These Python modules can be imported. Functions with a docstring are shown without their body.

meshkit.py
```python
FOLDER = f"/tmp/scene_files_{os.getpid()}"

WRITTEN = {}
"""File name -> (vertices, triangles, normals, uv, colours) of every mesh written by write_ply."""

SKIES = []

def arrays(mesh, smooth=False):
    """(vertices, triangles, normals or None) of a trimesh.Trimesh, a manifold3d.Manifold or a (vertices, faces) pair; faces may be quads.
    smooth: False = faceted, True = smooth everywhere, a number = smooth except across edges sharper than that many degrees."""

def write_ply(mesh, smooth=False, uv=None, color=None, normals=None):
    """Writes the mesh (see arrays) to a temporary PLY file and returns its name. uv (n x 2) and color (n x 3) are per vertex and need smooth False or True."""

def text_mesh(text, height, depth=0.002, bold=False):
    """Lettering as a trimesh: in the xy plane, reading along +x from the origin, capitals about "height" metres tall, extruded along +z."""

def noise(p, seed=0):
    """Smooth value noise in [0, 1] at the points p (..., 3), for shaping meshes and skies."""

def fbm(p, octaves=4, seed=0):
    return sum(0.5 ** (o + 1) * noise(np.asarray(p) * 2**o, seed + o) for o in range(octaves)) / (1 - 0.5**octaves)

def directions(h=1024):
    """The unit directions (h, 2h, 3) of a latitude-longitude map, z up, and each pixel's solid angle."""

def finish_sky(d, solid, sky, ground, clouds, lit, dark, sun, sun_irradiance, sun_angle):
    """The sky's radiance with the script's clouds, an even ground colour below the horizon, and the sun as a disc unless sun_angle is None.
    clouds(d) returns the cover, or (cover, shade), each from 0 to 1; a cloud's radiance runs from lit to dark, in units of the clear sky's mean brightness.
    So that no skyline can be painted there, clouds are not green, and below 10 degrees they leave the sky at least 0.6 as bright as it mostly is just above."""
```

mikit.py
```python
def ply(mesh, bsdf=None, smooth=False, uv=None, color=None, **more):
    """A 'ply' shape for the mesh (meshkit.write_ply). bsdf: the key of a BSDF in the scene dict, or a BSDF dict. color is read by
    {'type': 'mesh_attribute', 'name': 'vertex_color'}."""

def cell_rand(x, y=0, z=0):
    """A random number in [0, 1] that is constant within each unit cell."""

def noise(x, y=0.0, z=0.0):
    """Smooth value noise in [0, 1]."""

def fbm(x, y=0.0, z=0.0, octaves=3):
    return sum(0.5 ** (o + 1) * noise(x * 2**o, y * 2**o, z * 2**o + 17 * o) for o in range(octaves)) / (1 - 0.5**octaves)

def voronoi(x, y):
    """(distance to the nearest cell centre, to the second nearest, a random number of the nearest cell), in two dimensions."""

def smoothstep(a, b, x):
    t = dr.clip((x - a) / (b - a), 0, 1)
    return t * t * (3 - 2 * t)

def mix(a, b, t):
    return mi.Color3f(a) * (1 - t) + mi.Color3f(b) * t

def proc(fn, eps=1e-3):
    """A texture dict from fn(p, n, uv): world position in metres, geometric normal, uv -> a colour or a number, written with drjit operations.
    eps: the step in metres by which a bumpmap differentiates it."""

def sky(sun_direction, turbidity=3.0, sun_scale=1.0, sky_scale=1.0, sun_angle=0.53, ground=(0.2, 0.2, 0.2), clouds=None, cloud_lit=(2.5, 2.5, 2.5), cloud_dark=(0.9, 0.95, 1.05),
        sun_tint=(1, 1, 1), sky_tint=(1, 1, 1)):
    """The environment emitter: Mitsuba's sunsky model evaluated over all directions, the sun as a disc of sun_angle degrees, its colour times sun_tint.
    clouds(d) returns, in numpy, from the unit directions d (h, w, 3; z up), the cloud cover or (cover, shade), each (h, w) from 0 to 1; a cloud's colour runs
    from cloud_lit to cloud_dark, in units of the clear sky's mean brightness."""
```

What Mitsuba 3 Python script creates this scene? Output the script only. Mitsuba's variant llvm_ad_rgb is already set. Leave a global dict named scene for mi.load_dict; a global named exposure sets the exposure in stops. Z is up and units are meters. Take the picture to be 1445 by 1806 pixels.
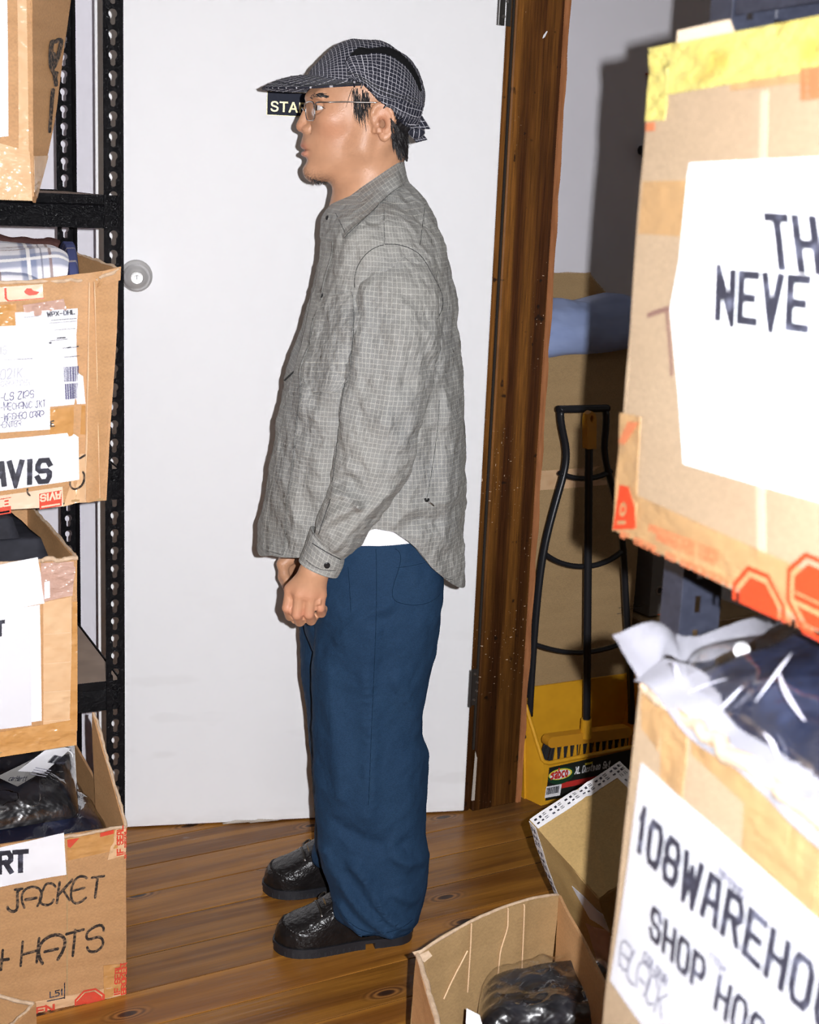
import math, random
import numpy as np, trimesh, shapely, manifold3d as m3
import shapely.geometry as sg, shapely.affinity as sa
from shapely.ops import unary_union
import drjit as dr, mitsuba as mi, mikit, meshkit
from mikit import proc, noise, fbm, voronoi, cell_rand, smoothstep, mix
random.seed(4); RNG = np.random.default_rng(4)
scene, labels = {}, {}

# ---------------------------------------------------------------- camera, light, exposure
IW, IH, F = 1445, 1806, 2560.0
CX, CY = 722.5, 903.0
EYE = np.array([0, 0, 1.5])
def unit(a): a = np.asarray(a, float); return a / np.linalg.norm(a)
UPC = -unit([243 - CX, 12190 - CY, F])                       # the building's up, in camera axes (right, down, forward)
XC = np.array([5250 - CX, 521 - CY, F]); XC = unit(XC - (XC @ UPC) * UPC)
AX = np.stack([XC, np.cross(UPC, XC), UPC])                  # rows: world x (along the floorboards), y, z in camera axes
FWD, RIGHT, UP = AX @ [0, 0, 1.0], AX @ [1.0, 0, 0], AX @ [0, -1.0, 0]
T4 = mi.ScalarTransform4f
scene['camera'] = {'type': 'thinlens', 'fov': math.degrees(2 * math.atan(CX / F)), 'fov_axis': 'x', 'near_clip': 0.05, 'far_clip': 50.0,
                   'aperture_radius': 0.0030, 'focus_distance': 2.85,
                   'to_world': T4().look_at(origin=EYE.tolist(), target=(EYE + FWD).tolist(), up=UP.tolist())}
exposure = 0.22
FLASH = 20500.0 * 9.43
AMBIENT = (0.022, 0.018, 0.012)
scene['room_light'] = {'type': 'constant', 'radiance': {'type': 'rgb', 'value': list(AMBIENT)}}
# the camera's flash, just right of the lens and a little above it
fl = EYE + RIGHT * 0.058 + UP * 0.016
scene['flash_lamp'] = {'type': 'rectangle', 'to_world': T4().look_at(origin=fl.tolist(), target=(fl + FWD).tolist(), up=UP.tolist()) @ T4().scale([0.0050, 0.0070, 1]),
                       'emitter': {'type': 'area', 'radiance': {'type': 'rgb', 'value': [FLASH * 0.985, FLASH * 0.985, FLASH * 1.012]}}}
labels['flash_lamp'] = {'label': 'small flash lamp beside the camera lens', 'category': 'lamp'}

def P(px, py, x=None, y=None, z=None, pl=None, d=None):
    """the point of a world plane that a photo pixel shows"""
    r = AX @ np.array([px - CX, py - CY, F])
    if x is not None: t = (x - EYE[0]) / r[0]
    elif y is not None: t = (y - EYE[1]) / r[1]
    elif z is not None: t = (z - EYE[2]) / r[2]
    elif pl is not None: t = ((np.asarray(pl[1]) - EYE) @ np.asarray(pl[0])) / (r @ np.asarray(pl[0]))
    else: t = d / F
    return EYE + t * r
def proj(p):
    q = (np.asarray(p, float) - EYE) @ AX
    return np.stack([CX + F * q[..., 0] / q[..., 2], CY + F * q[..., 1] / q[..., 2]], -1)

# ---------------------------------------------------------------- scene book-keeping
def nm(key):
    if key not in USED: USED.add(key); return key
    k = 1
    while f'{key}_{k:03d}' in USED: k += 1
    USED.add(f'{key}_{k:03d}'); return f'{key}_{k:03d}'
USED = set(['camera'])
def tag(key, label=None, cat=None, group=None, kind=None):
    d = labels.setdefault(key, {})
    for k, v in (('label', label), ('category', cat), ('group', group), ('kind', kind)):
        if v: d[k] = v
    return key
def thing(name, label, cat, group=None):
    return tag(nm(name), label, cat, group)
def obj(name, mesh, bsdf, parent=None, smooth=False, label=None, cat=None, group=None, kind=None, uv=None, color=None):
    key = nm(f'{parent}__{name}' if parent else name)
    if isinstance(mesh, tuple) and len(mesh) == 3: mesh, uv = (mesh[0], mesh[1]), mesh[2]
    scene[key] = mikit.ply(mesh, bsdf, smooth, uv=uv, color=color)
    if label or cat or group or kind: tag(key, label, cat, group, kind)
    return key

# ---------------------------------------------------------------- mesh helpers
def cat(*ms):
    ms = [m for g in ms for m in (g if isinstance(g, list) else [g])]
    V, Fc, n = [], [], 0
    for m in ms:
        v, f = (m.vertices, m.faces) if hasattr(m, 'vertices') else (m[0], tri(m[1]))
        V.append(np.asarray(v)); Fc.append(np.asarray(f) + n); n += len(v)
    return np.vstack(V), np.vstack(Fc)
def tri(f):
    f = np.asarray(f, int)
    return np.vstack([f[:, [0, 1, 2]], f[:, [0, 2, 3]]]) if f.shape[1] == 4 else f
def put(mesh, o, ex, ey, ez):
    v, f = (mesh.vertices, mesh.faces) if hasattr(mesh, 'vertices') else (mesh[0], mesh[1])
    v = np.asarray(v)
    return np.asarray(o) + v[:, :1] * np.asarray(ex) + v[:, 1:2] * np.asarray(ey) + v[:, 2:3] * np.asarray(ez), tri(f)
def hull(pts):
    m = trimesh.convex.convex_hull(np.asarray(pts, float)); return np.asarray(m.vertices), np.asarray(m.faces)
def cbox(lo, hi, bev=0.003):
    """box with bevelled edges"""
    lo, hi = np.minimum(lo, hi).astype(float), np.maximum(lo, hi).astype(float); b = min(bev, 0.45 * (hi - lo).min()); p = []
    for s in np.ndindex(2, 2, 2):
        c = np.where(s, hi, lo); i = np.where(s, -b, b)
        for k in range(3):
            q = c + i; q[k] = c[k]; p.append(q)
    return hull(p)
def grid_faces(n, m, closed=False):
    i, j = np.meshgrid(np.arange(n - 1), np.arange(m if closed else m - 1), indexing='ij'); j2 = (j + 1) % m
    return np.stack([i * m + j, (i + 1) * m + j, (i + 1) * m + j2, i * m + j2], -1).reshape(-1, 4)
def grid_normals(g):
    du, dv = np.gradient(g, axis=0), np.gradient(g, axis=1); n = np.cross(du, dv)
    return n / np.maximum(np.linalg.norm(n, axis=-1, keepdims=True), 1e-12)
def sheet(g, t, uv=None):
    """closed sheet of thickness t behind the grid g (n, m, 3); its front faces along cross(d/di, d/dj)"""
    n, m = g.shape[:2]; nor = grid_normals(g)
    a, b = g.reshape(-1, 3), (g - nor * t).reshape(-1, 3); f = grid_faces(n, m); k = n * m
    F2 = [tri(f), tri(f)[:, ::-1] + k]; idx = np.arange(k).reshape(n, m)
    for e, fl in ((idx[:, 0], 1), (idx[:, -1], 0), (idx[0, :], 0), (idx[-1, :], 1)):
        q = np.stack([e[:-1], e[1:], e[1:] + k, e[:-1] + k], 1); F2.append(tri(q[:, ::-1] if not fl else q))
    V = np.vstack([a, b])
    return (V, np.vstack(F2)) if uv is None else (V, np.vstack(F2), np.vstack([uv.reshape(-1, 2)] * 2))
def tube(path, r, k=8, closed=False, flat=None):
    """round (or flattened) tube along a path; r may be a list"""
    p = np.asarray(path, float); n = len(p); r = np.broadcast_to(np.asarray(r, float), (n,))
    t = np.gradient(p, axis=0) if not closed else np.roll(p, -1, 0) - np.roll(p, 1, 0)
    t /= np.maximum(np.linalg.norm(t, axis=1, keepdims=True), 1e-12)
    u = np.cross(t[0], [0, 0, 1] if abs(t[0][2]) < 0.9 else [1, 0, 0]); u /= np.linalg.norm(u); V = []
    a = np.arange(k) * 2 * np.pi / k
    for i in range(n):
        u = u - (u @ t[i]) * t[i]; u /= np.linalg.norm(u); w = np.cross(t[i], u)
        ru, rw = (r[i], r[i]) if flat is None else (r[i], r[i] * flat)
        V.append(p[i] + np.outer(np.cos(a) * ru, u) + np.outer(np.sin(a) * rw, w))
    V = np.vstack(V); f = grid_faces(n, k, True)
    if closed:
        j = np.arange(k); f = np.vstack([f, np.stack([(n - 1) * k + j, j, (j + 1) % k, (n - 1) * k + (j + 1) % k], 1)]); return V, tri(f)[:, ::-1]
    j = np.arange(k - 2)
    caps = [np.stack([0 * j, j + 1, j + 2], 1)[:, ::-1] * 1, np.stack([0 * j, j + 1, j + 2], 1) + (n - 1) * k]
    F2 = np.vstack([tri(f)[:, ::-1], caps[0][:, ::-1] * 1, caps[1][:, ::-1]])
    m = trimesh.Trimesh(V, F2, process=False); trimesh.repair.fix_normals(m)
    return np.asarray(m.vertices), np.asarray(m.faces)
def spline(pts, n, closed=False):
    from scipy.interpolate import CubicSpline, PchipInterpolator
    p = np.asarray(pts, float)
    if closed: p = np.vstack([p, p[:1]])
    s = np.r_[0, np.cumsum(np.linalg.norm(np.diff(p, axis=0), axis=1))]
    c = CubicSpline(s, p, bc_type='periodic') if closed else CubicSpline(s, p)
    return c(np.linspace(0, s[-1], n, endpoint=not closed))
def pchip(x, y, q):
    from scipy.interpolate import PchipInterpolator
    x, y = np.asarray(x, float), np.asarray(y, float); i = np.argsort(x)
    return PchipInterpolator(x[i], y[i])(np.clip(q, x.min(), x.max()))
def lathe(prof, k=24):
    """profile (r, z) turned about z"""
    m = trimesh.creation.revolve(np.asarray(prof, float), sections=k); return np.asarray(m.vertices), np.asarray(m.faces)
def prism(poly, h):
    gs = getattr(poly, 'geoms', [poly])
    return cat([trimesh.creation.extrude_polygon(g, h, engine='earcut') for g in gs if g.area > 1e-10])
def fix(m):
    m = trimesh.Trimesh(np.asarray(m[0]), tri(m[1]), process=False); trimesh.repair.fix_normals(m, multibody=True); return np.asarray(m.vertices), np.asarray(m.faces)
def fb(p, s=1.0, seed=0, oct=3):
    return sum(0.5 ** o * (meshkit.noise(np.asarray(p) * s * 2 ** o, seed + o) - 0.5) for o in range(oct))

class Quad:
    """a gently bulging four-cornered surface: bottom left, bottom right, top right, top left as seen from its front"""
    def __init__(s, bl, br, tr, tl, bulge=0.0, rough=0.0, seed=0, creases=()):
        s.c = [np.asarray(x, float) for x in (bl, br, tr, tl)]; s.bulge, s.rough, s.seed, s.creases = bulge, rough, seed, creases
        s.n = unit(np.cross(s.c[1] - s.c[0], s.c[3] - s.c[0]))
    def pt(s, u, v, off=0.0):
        u, v = np.asarray(u, float), np.asarray(v, float); U, V = u[..., None], v[..., None]
        p = (1 - U) * (1 - V) * s.c[0] + U * (1 - V) * s.c[1] + U * V * s.c[2] + (1 - U) * V * s.c[3]
        uc, vc = np.clip(u, 0, 1), np.clip(v, 0, 1)
        d = s.bulge * 16 * uc * (1 - uc) * vc * (1 - vc) + off
        for (cu, slope, amp, wid) in s.creases: d = d + amp * np.maximum(0, 1 - np.abs(u - cu - slope * (v - 0.5)) / wid)
        if s.rough: d = d + s.rough * fb(p, 9.0, s.seed)
        return p + np.asarray(d)[..., None] * s.n
    def uv(s, px, py):
        x = np.array([0.5, 0.5]); t = np.array([px, py], float)
        for _ in range(12):
            e = proj(s.pt(x[0], x[1])) - t; h = 1e-4
            J = np.stack([(proj(s.pt(x[0] + h, x[1])) - t - e) / h, (proj(s.pt(x[0], x[1] + h)) - t - e) / h], 1)
            x = x - np.linalg.solve(J, e)
        return x
    def grid(s, n=14, m=14, off=0.0, q=None):
        u, v = np.meshgrid(np.linspace(0, 1, n), np.linspace(0, 1, m), indexing='ij')
        if q is not None:
            q = [np.asarray(k) for k in q]; W = (1 - u)[..., None], u[..., None]; Z = (1 - v)[..., None], v[..., None]
            k = W[0] * Z[0] * q[0] + W[1] * Z[0] * q[1] + W[1] * Z[1] * q[2] + W[0] * Z[1] * q[3]; u, v = k[..., 0], k[..., 1]
        return s.pt(u, v, off)
    def panel(s, t=0.005, n=14, m=14): return sheet(s.grid(n, m), t)
    def patch(s, pxs, off=0.0012, t=0.0008, n=8, m=8, curl=0.0):
        """a thin sheet stuck on the surface, its corners (bl, br, tr, tl) given as photo pixels"""
        g = s.grid(n, m, off, [np.clip(s.uv(*p), -0.02, 1.02) for p in pxs])
        if curl:
            u, v = np.meshgrid(np.linspace(0, 1, n), np.linspace(0, 1, m), indexing='ij'); w = (fb(np.stack([u, v, 0 * u], -1) * 3, 1.0, s.seed + 5)) * curl
            g = g + s.n * np.maximum(w, -0.0006)[..., None]
        return sheet(g, t)
    def patch_uv(s, q, off=0.0012, t=0.0008, n=8, m=8): return sheet(s.grid(n, m, off, q), t)
    def decal(s, geom, L, h, p0, p1, p2, off=0.0026, t=0.0004):
        """flat artwork (0..L, 0..h) laid on the surface: p0 bottom left, p1 bottom right, p2 top left, as photo pixels"""
        a, b, c = s.uv(*p0), s.uv(*p1), s.uv(*p2)
        geom = geom.segmentize(0.02 * max(L, h) + 0.02) if hasattr(geom, 'segmentize') else geom
        v, f = prism(geom, 1.0); k = a + v[:, :1] / L * (b - a) + v[:, 1:2] / h * (c - a)
        return s.pt(k[:, 0], k[:, 1], off + t * v[:, 2]), f

# ---------------------------------------------------------------- lettering drawn with strokes
def _P(s): return [[tuple(int(c, 16) / 10 for c in q) for q in l.split()] for l in s.split('|')]
GL = {k: _P(v) for k, v in {
 'A': '00 2a 8a a0|14 94', 'B': '00 0a 7a a9 a6 75 05|75 a4 a1 70 00', 'C': 'a8 7a 3a 08 02 30 70 a2', 'D': '00 0a 7a a7 a3 70 00', 'E': 'a0 00 0a aa|05 85', 'F': '00 0a aa|05 85',
 'G': 'a8 7a 3a 08 02 30 70 a2 a5 65', 'H': '00 0a|a0 aa|05 a5', 'I': '50 5a', 'J': '02 20 60 82 8a|4a aa', 'K': '00 0a|aa 04|45 a0', 'L': '0a 00 a0', 'M': '00 0a 54 aa a0', 'N': '00 0a a0 aa', 'O': '20 80 a2 a8 8a 2a 08 02 20',
 'P': '00 0a 8a a8 a6 84 04', 'R': '00 0a 8a a8 a6 85 05|55 a0', 'S': '02 20 80 a2 a4 85 25 06 08 2a 8a a8', 'T': '50 5a|0a aa', 'U': '0a 02 20 80 a2 aa', 'V': '0a 50 aa', 'W': '0a 20 57 80 aa', 'X': '00 aa|0a a0',
 'Y': '0a 55 aa|55 50', 'Z': '0a aa 00 a0', '0': '20 80 a2 a8 8a 2a 08 02 20', '1': '28 5a 50', '2': '08 2a 8a a8 00 a0', '5': 'aa 0a 06 76 a4 a2 80 00', '8': '20 80 a2 a4 85 25 06 08 2a 8a a8 a6 85|25 04 02 20', '+': '50 58|14 94', '-': '14 84', '/': '00 aa', '.': '40 50',
 '*': '35 65 64 34 35', 'a': '06 57 76 70|74 23 01 20 71', 'b': '0a 00|06 46 74 72 40 00', 'c': '76 26 04 02 20 70', 'o': '26 56 74 72 50 20 02 04 26', 's': '76 26 05 44 73 61 00', 'd': '7a 70|76 36 04 02 30 70', 'u': '06 02 20 60|76 70', 't': '3a 31 60|07 67', 'p': '07 00|06 46 74 72 40 02', 'n': '07 00|05 37 66 70', 'e': '03 73 65 46 05 02 20 60', 'r': '06 00|04 36 66', ' ': ''}.items()}
def text_poly(text, h=1.0, w=0.55, gap=0.25, stroke=0.14, hand=0.0, seed=0, slope=0.0):
    """(geometry, length): capitals h tall, drawn as strokes; hand > 0 wobbles them"""
    rng = random.Random(seed); x, gs = 0.0, []
    for ch in text:
        ww = w * h * (0.45 if ch in "I1.'*" else 1.2 if ch in 'MW' else 1.0)
        if ch == ' ': x += ww * 0.9; continue
        for line in GL.get(ch) or GL[ch.upper()]:
            if len(line) < 2: continue
            q = [(x + a * ww + b * slope * h + hand * h * rng.uniform(-1, 1), b * h + hand * h * rng.uniform(-1, 1)) for a, b in line]
            if hand:
                q2 = spline(q, 4 * len(q)) if len(q) > 2 else q
                gs.append(sg.LineString(q2).buffer(stroke * h / 2 * rng.uniform(0.85, 1.15), quad_segs=2))
            else: gs.append(sg.LineString(q).buffer(stroke * h / 2, cap_style='square' if len(q) == 2 else 'square', join_style='mitre', mitre_limit=2))
        x += ww + gap * h
    return unary_union(gs), max(x - gap * h, 1e-6)
def stroke_poly(lines, w):
    return unary_union([sg.LineString(spline(l, 6 * len(l)) if len(l) > 2 else l).buffer(w / 2, quad_segs=2) for l in lines])
def bars_poly(L, h, n, seed):
    rng = random.Random(seed); x, g = 0, []
    while x < L:
        w = L / n * rng.choice((0.3, 0.5, 0.9)); g.append(sg.box(x, 0, min(x + w, L), h)); x += w + L / n * rng.choice((0.3, 0.6))
    return unary_union(g)
class Hit:
    """which point of some meshes a photo pixel shows"""
    def __init__(s, *ms):
        v, f = cat(*[(m[0], tri(m[1])) for m in ms]); s.a, s.e1, s.e2 = v[f[:, 0]], v[f[:, 1]] - v[f[:, 0]], v[f[:, 2]] - v[f[:, 0]]
        q = proj(v)[f]; s.lo, s.hi = q.min(1), q.max(1)
    def px(s, x, y):
        i = np.nonzero((s.lo[:, 0] <= x) & (s.hi[:, 0] >= x) & (s.lo[:, 1] <= y) & (s.hi[:, 1] >= y))[0]
        if not len(i): return None
        o, d = EYE, unit(AX @ np.array([x - CX, y - CY, F])); e1, e2 = s.e1[i], s.e2[i]
        h = np.cross(d, e2); a = (e1 * h).sum(1); a = np.where(np.abs(a) < 1e-14, 1e-14, a); q = o - s.a[i]; u = (q * h).sum(1) / a; k = np.cross(q, e1); v = (k @ d) / a; t = (k * e2).sum(1) / a
        ok = (u >= -1e-6) & (v >= -1e-6) & (u + v <= 1 + 1e-6) & (t > 0.01)
        if not ok.any(): return None
        b = np.argmin(np.where(ok, t, 1e9)); n = unit(np.cross(e1[b], e2[b])); return o + d * t[b], (n if n @ d < 0 else -n)
# ---------------------------------------------------------------- materials
def lin(r, g, b): return [((c / 255 / 12.92) if c / 255 < 0.04045 else ((c / 255 + 0.055) / 1.055) ** 2.4) for c in (r, g, b)]
def mat(key, color, rough=0.6, metal=0.0, spec=0.5, bump=None, bscale=0.001, eps=1e-3, **k):
    if callable(color): color = proc(color)
    elif isinstance(color, (list, tuple)): color = {'type': 'rgb', 'value': list(map(float, color))}
    d = {'type': 'principled', 'base_color': color, 'roughness': proc(rough) if callable(rough) else float(rough), 'metallic': metal, 'specular': spec, **k}
    if bump is not None: d = {'type': 'bumpmap', 'tex': proc(bump, eps), 'scale': bscale, 'bsdf': d}
    scene[key] = {'type': 'twosided', 'bsdf': d}
    return key
VC = {'type': 'mesh_attribute', 'name': 'vertex_color'}

def f_door(p, n, uv):
    s = smoothstep(0.62, 0.8, fbm(p.x * 9, p.y * 9, p.z * 22)) * smoothstep(0.75, 0.15, p.z) * 0.10
    d = smoothstep(0.05, 0.0, p.z) * fbm(p.x * 40, 0, p.z * 60) * 0.25
    return mix([0.80, 0.80, 0.815], [0.40, 0.37, 0.34], dr.clip(s + d, 0, 1))
mat('m_door', f_door, 0.55, spec=0.3, bump=lambda p, n, uv: fbm(p.x * 260, p.y * 260, p.z * 260, 2), bscale=0.0003)
mat('m_wall', lambda p, n, uv: mix([0.80, 0.78, 0.835], [0.74, 0.725, 0.775], fbm(p.x * 5, p.y * 5, p.z * 5)), 0.8, spec=0.2)
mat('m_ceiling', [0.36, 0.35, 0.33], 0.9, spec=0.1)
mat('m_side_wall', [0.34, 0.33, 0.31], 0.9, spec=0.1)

BW, BY0 = 0.1195, 2.0                                       # floorboard width, one seam
def f_floor(p, n, uv):
    k = dr.floor((p.y - BY0) / BW); r = cell_rand(k, 3); y = p.y
    w = (fbm(p.x * 1.3 + r * 9, y * 7 + r * 5, 0, 2) - 0.5) * 0.35
    g = fbm(p.x * 1.6 + r * 31, (y + w * 0.25) * 46 + r * 17, r * 5, 3)
    fine = fbm(p.x * 10, y * 420, r, 2)
    kx, ky = p.x * 3.1 + r * 40, (y - BY0) / BW * 0.85 + r * 11
    f1, f2, wh = voronoi(kx, ky)
    # knots: rings around a few cell centres
    kd = f1 * smoothstep(0.22, 0.26, wh) + (1 - smoothstep(0.22, 0.26, wh)) * 9
    ring = 0.5 + 0.5 * dr.sin(kd * 120 + g * 4)
    kn = smoothstep(0.20, 0.05, kd)
    c = mix([0.335, 0.140, 0.022], [0.180, 0.066, 0.0115], smoothstep(0.30, 0.75, g))
    c = c * (0.80 + 0.4 * fine) * (0.78 + 0.44 * r)
    dark = smoothstep(0.66, 0.84, fbm(p.x * 2.2 + r * 77, y * 30, 3.3, 3))
    c = mix(c, [0.065, 0.026, 0.012], dark * 0.6)
    c = mix(c, mix([0.30, 0.13, 0.04], [0.06, 0.025, 0.012], ring), kn * 0.85)
    c = mix(c, [0.035, 0.017, 0.011], smoothstep(0.070, 0.03, kd))
    # worn whitish scuffs, stronger by the door; a greyer dirty strip at the threshold
    sc = smoothstep(0.66, 0.85, fbm(p.x * 14, y * 38, 1.7, 4)) * (0.12 + 0.5 * smoothstep(2.5, 2.85, y))
    c = mix(c, [0.34, 0.30, 0.28], sc)
    dirt = smoothstep(0.0, 0.35, p.x - 1.62) * smoothstep(2.2, 2.75, y) * (0.35 + 0.4 * fbm(p.x * 12, y * 25, 9.0, 3))
    return mix(c, [0.055, 0.035, 0.022], dr.clip(dirt, 0, 0.72))
mat('m_floor', f_floor, lambda p, n, uv: 0.20 + 0.25 * fbm(p.x * 15, p.y * 40, 0, 2), spec=0.26, clearcoat=0.10, clearcoat_gloss=0.8,
    bump=lambda p, n, uv: fbm(p.x * 12, p.y * 160, 0, 2), bscale=0.0006)
mat('m_under', [0.02, 0.014, 0.01], 0.9)
mat('m_filler_glint', [0.42, 0.38, 0.33], 0.7)  # chips and plaster, also the painted seam glints

def f_jamb(p, n, uv):
    q = p.x + p.y
    g = fbm(q * 34, p.z * 0.9, 0, 4); f = fbm(q * 420, p.z * 16, 2, 3)
    c = mix([0.200, 0.078, 0.015], [0.060, 0.019, 0.005], smoothstep(0.28, 0.72, g)) * (0.45 + 1.0 * f)
    b = smoothstep(0.70, 0.78, fbm(q * 45, p.z * 34, 5.5, 3))
    c = mix(c, [0.016, 0.008, 0.005], b * 0.9)
    s = smoothstep(0.945, 0.955, noise(q * 230, p.z * 230, 1.0)) * smoothstep(0.55, 0.8, noise(q * 8, p.z * 5, 2.0))
    low_dark = 0.42 + 0.58 * smoothstep(0.1, 1.3, p.z)  # wood tone darkens towards the foot
    return mix(c * low_dark, [0.62, 0.45, 0.32], s)
mat('m_jamb', f_jamb, 0.32, spec=0.5, bump=lambda p, n, uv: fbm((p.x + p.y) * 260, p.z * 16, 0, 2), bscale=0.0009)
mat('m_bare_wood', lambda p, n, uv: mix([0.46, 0.19, 0.075], [0.25, 0.09, 0.03], fbm((p.x + p.y) * 130, p.z * 18, 0, 3)), 0.7)

def f_hammer(p, n, uv): return fbm(p.x * 420, p.y * 420, p.z * 420, 2)
mat('m_black_steel', [0.005, 0.005, 0.006], 0.24, spec=0.16, bump=f_hammer, bscale=0.0042, eps=4e-4)
mat('m_blue_steel', lambda p, n, uv: mix([0.010, 0.012, 0.021], [0.024, 0.027, 0.042], fbm(p.x * 120, p.y * 120, p.z * 120, 3)), 0.42, spec=0.5)
mat('m_steel', [0.55, 0.54, 0.53], 0.28, metal=1.0)
mat('m_dark_steel', [0.16, 0.155, 0.15], 0.34, metal=0.9)
mat('m_chrome', [0.72, 0.71, 0.70], 0.13, metal=1.0)
mat('m_satin', [0.62, 0.615, 0.61], 0.36, metal=0.55, spec=0.4)
mat('m_tape_amber', lambda p, n, uv: mix([0.30, 0.180, 0.080], [0.235, 0.145, 0.070], fbm(p.x * 60, p.y * 60, p.z * 60, 3)), 0.35, spec=0.3, bump=lambda p, n, uv: fbm(p.x * 70, p.y * 70, p.z * 110, 3), bscale=0.002)
mat('m_card_light', [0.33, 0.26, 0.185], 0.7, spec=0.2)
mat('m_paper_soft', lambda p, n, uv: mix([0.40, 0.40, 0.425], [0.34, 0.34, 0.365], fbm(p.x * 14, p.y * 14, p.z * 20, 3)), 0.6, spec=0.2)
mat('m_cloth_slate', lambda p, n, uv: mix([0.011, 0.017, 0.052], [0.021, 0.031, 0.085], fbm(p.x * 40, p.y * 40, p.z * 40, 4)), 0.8, spec=0.2)
mat('m_mdf', lambda p, n, uv: mix([0.30, 0.225, 0.175], [0.19, 0.14, 0.11], fbm(p.x * 22, p.y * 22, p.z * 9, 4)), 0.6, spec=0.3)

def card(a, b, flute):
    def f(p, n, uv):
        g = fbm(p.x * 7, p.y * 7, p.z * 7, 3); s = fbm(p.x * 330, p.y * 330, p.z * 330, 2); h = fbm(p.x * 3 + 5, p.y * 3, p.z * flute, 2)
        return mix(a, b, dr.clip(0.55 * g + 0.45 * h, 0, 1)) * (0.86 + 0.28 * s)
    return f
mat('m_card', card([0.50, 0.285, 0.135], [0.36, 0.19, 0.082], 60), 0.62, spec=0.3)
mat('m_card_pale', card([0.275, 0.205, 0.135], [0.22, 0.155, 0.098], 12), 0.62, spec=0.3)
mat('m_card_yellow', card([0.44, 0.30, 0.125], [0.35, 0.225, 0.085], 14), 0.62, spec=0.3)
mat('m_card_tan', card([0.42, 0.285, 0.145], [0.33, 0.215, 0.105], 40), 0.65, spec=0.3)
mat('m_card_in', card([0.40, 0.26, 0.125], [0.31, 0.195, 0.088], 40), 0.7, spec=0.2)
mat('m_card_edge', lambda p, n, uv: mix([0.62, 0.47, 0.33], [0.40, 0.27, 0.17], fbm(p.x * 160, p.y * 160, p.z * 160, 2)), 0.8, spec=0.2)
mat('m_crease', [0.62, 0.42, 0.25], 0.6)
def f_wrink(p, n, uv): return fbm(p.x * 70, p.y * 70, p.z * 110, 3)
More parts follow.
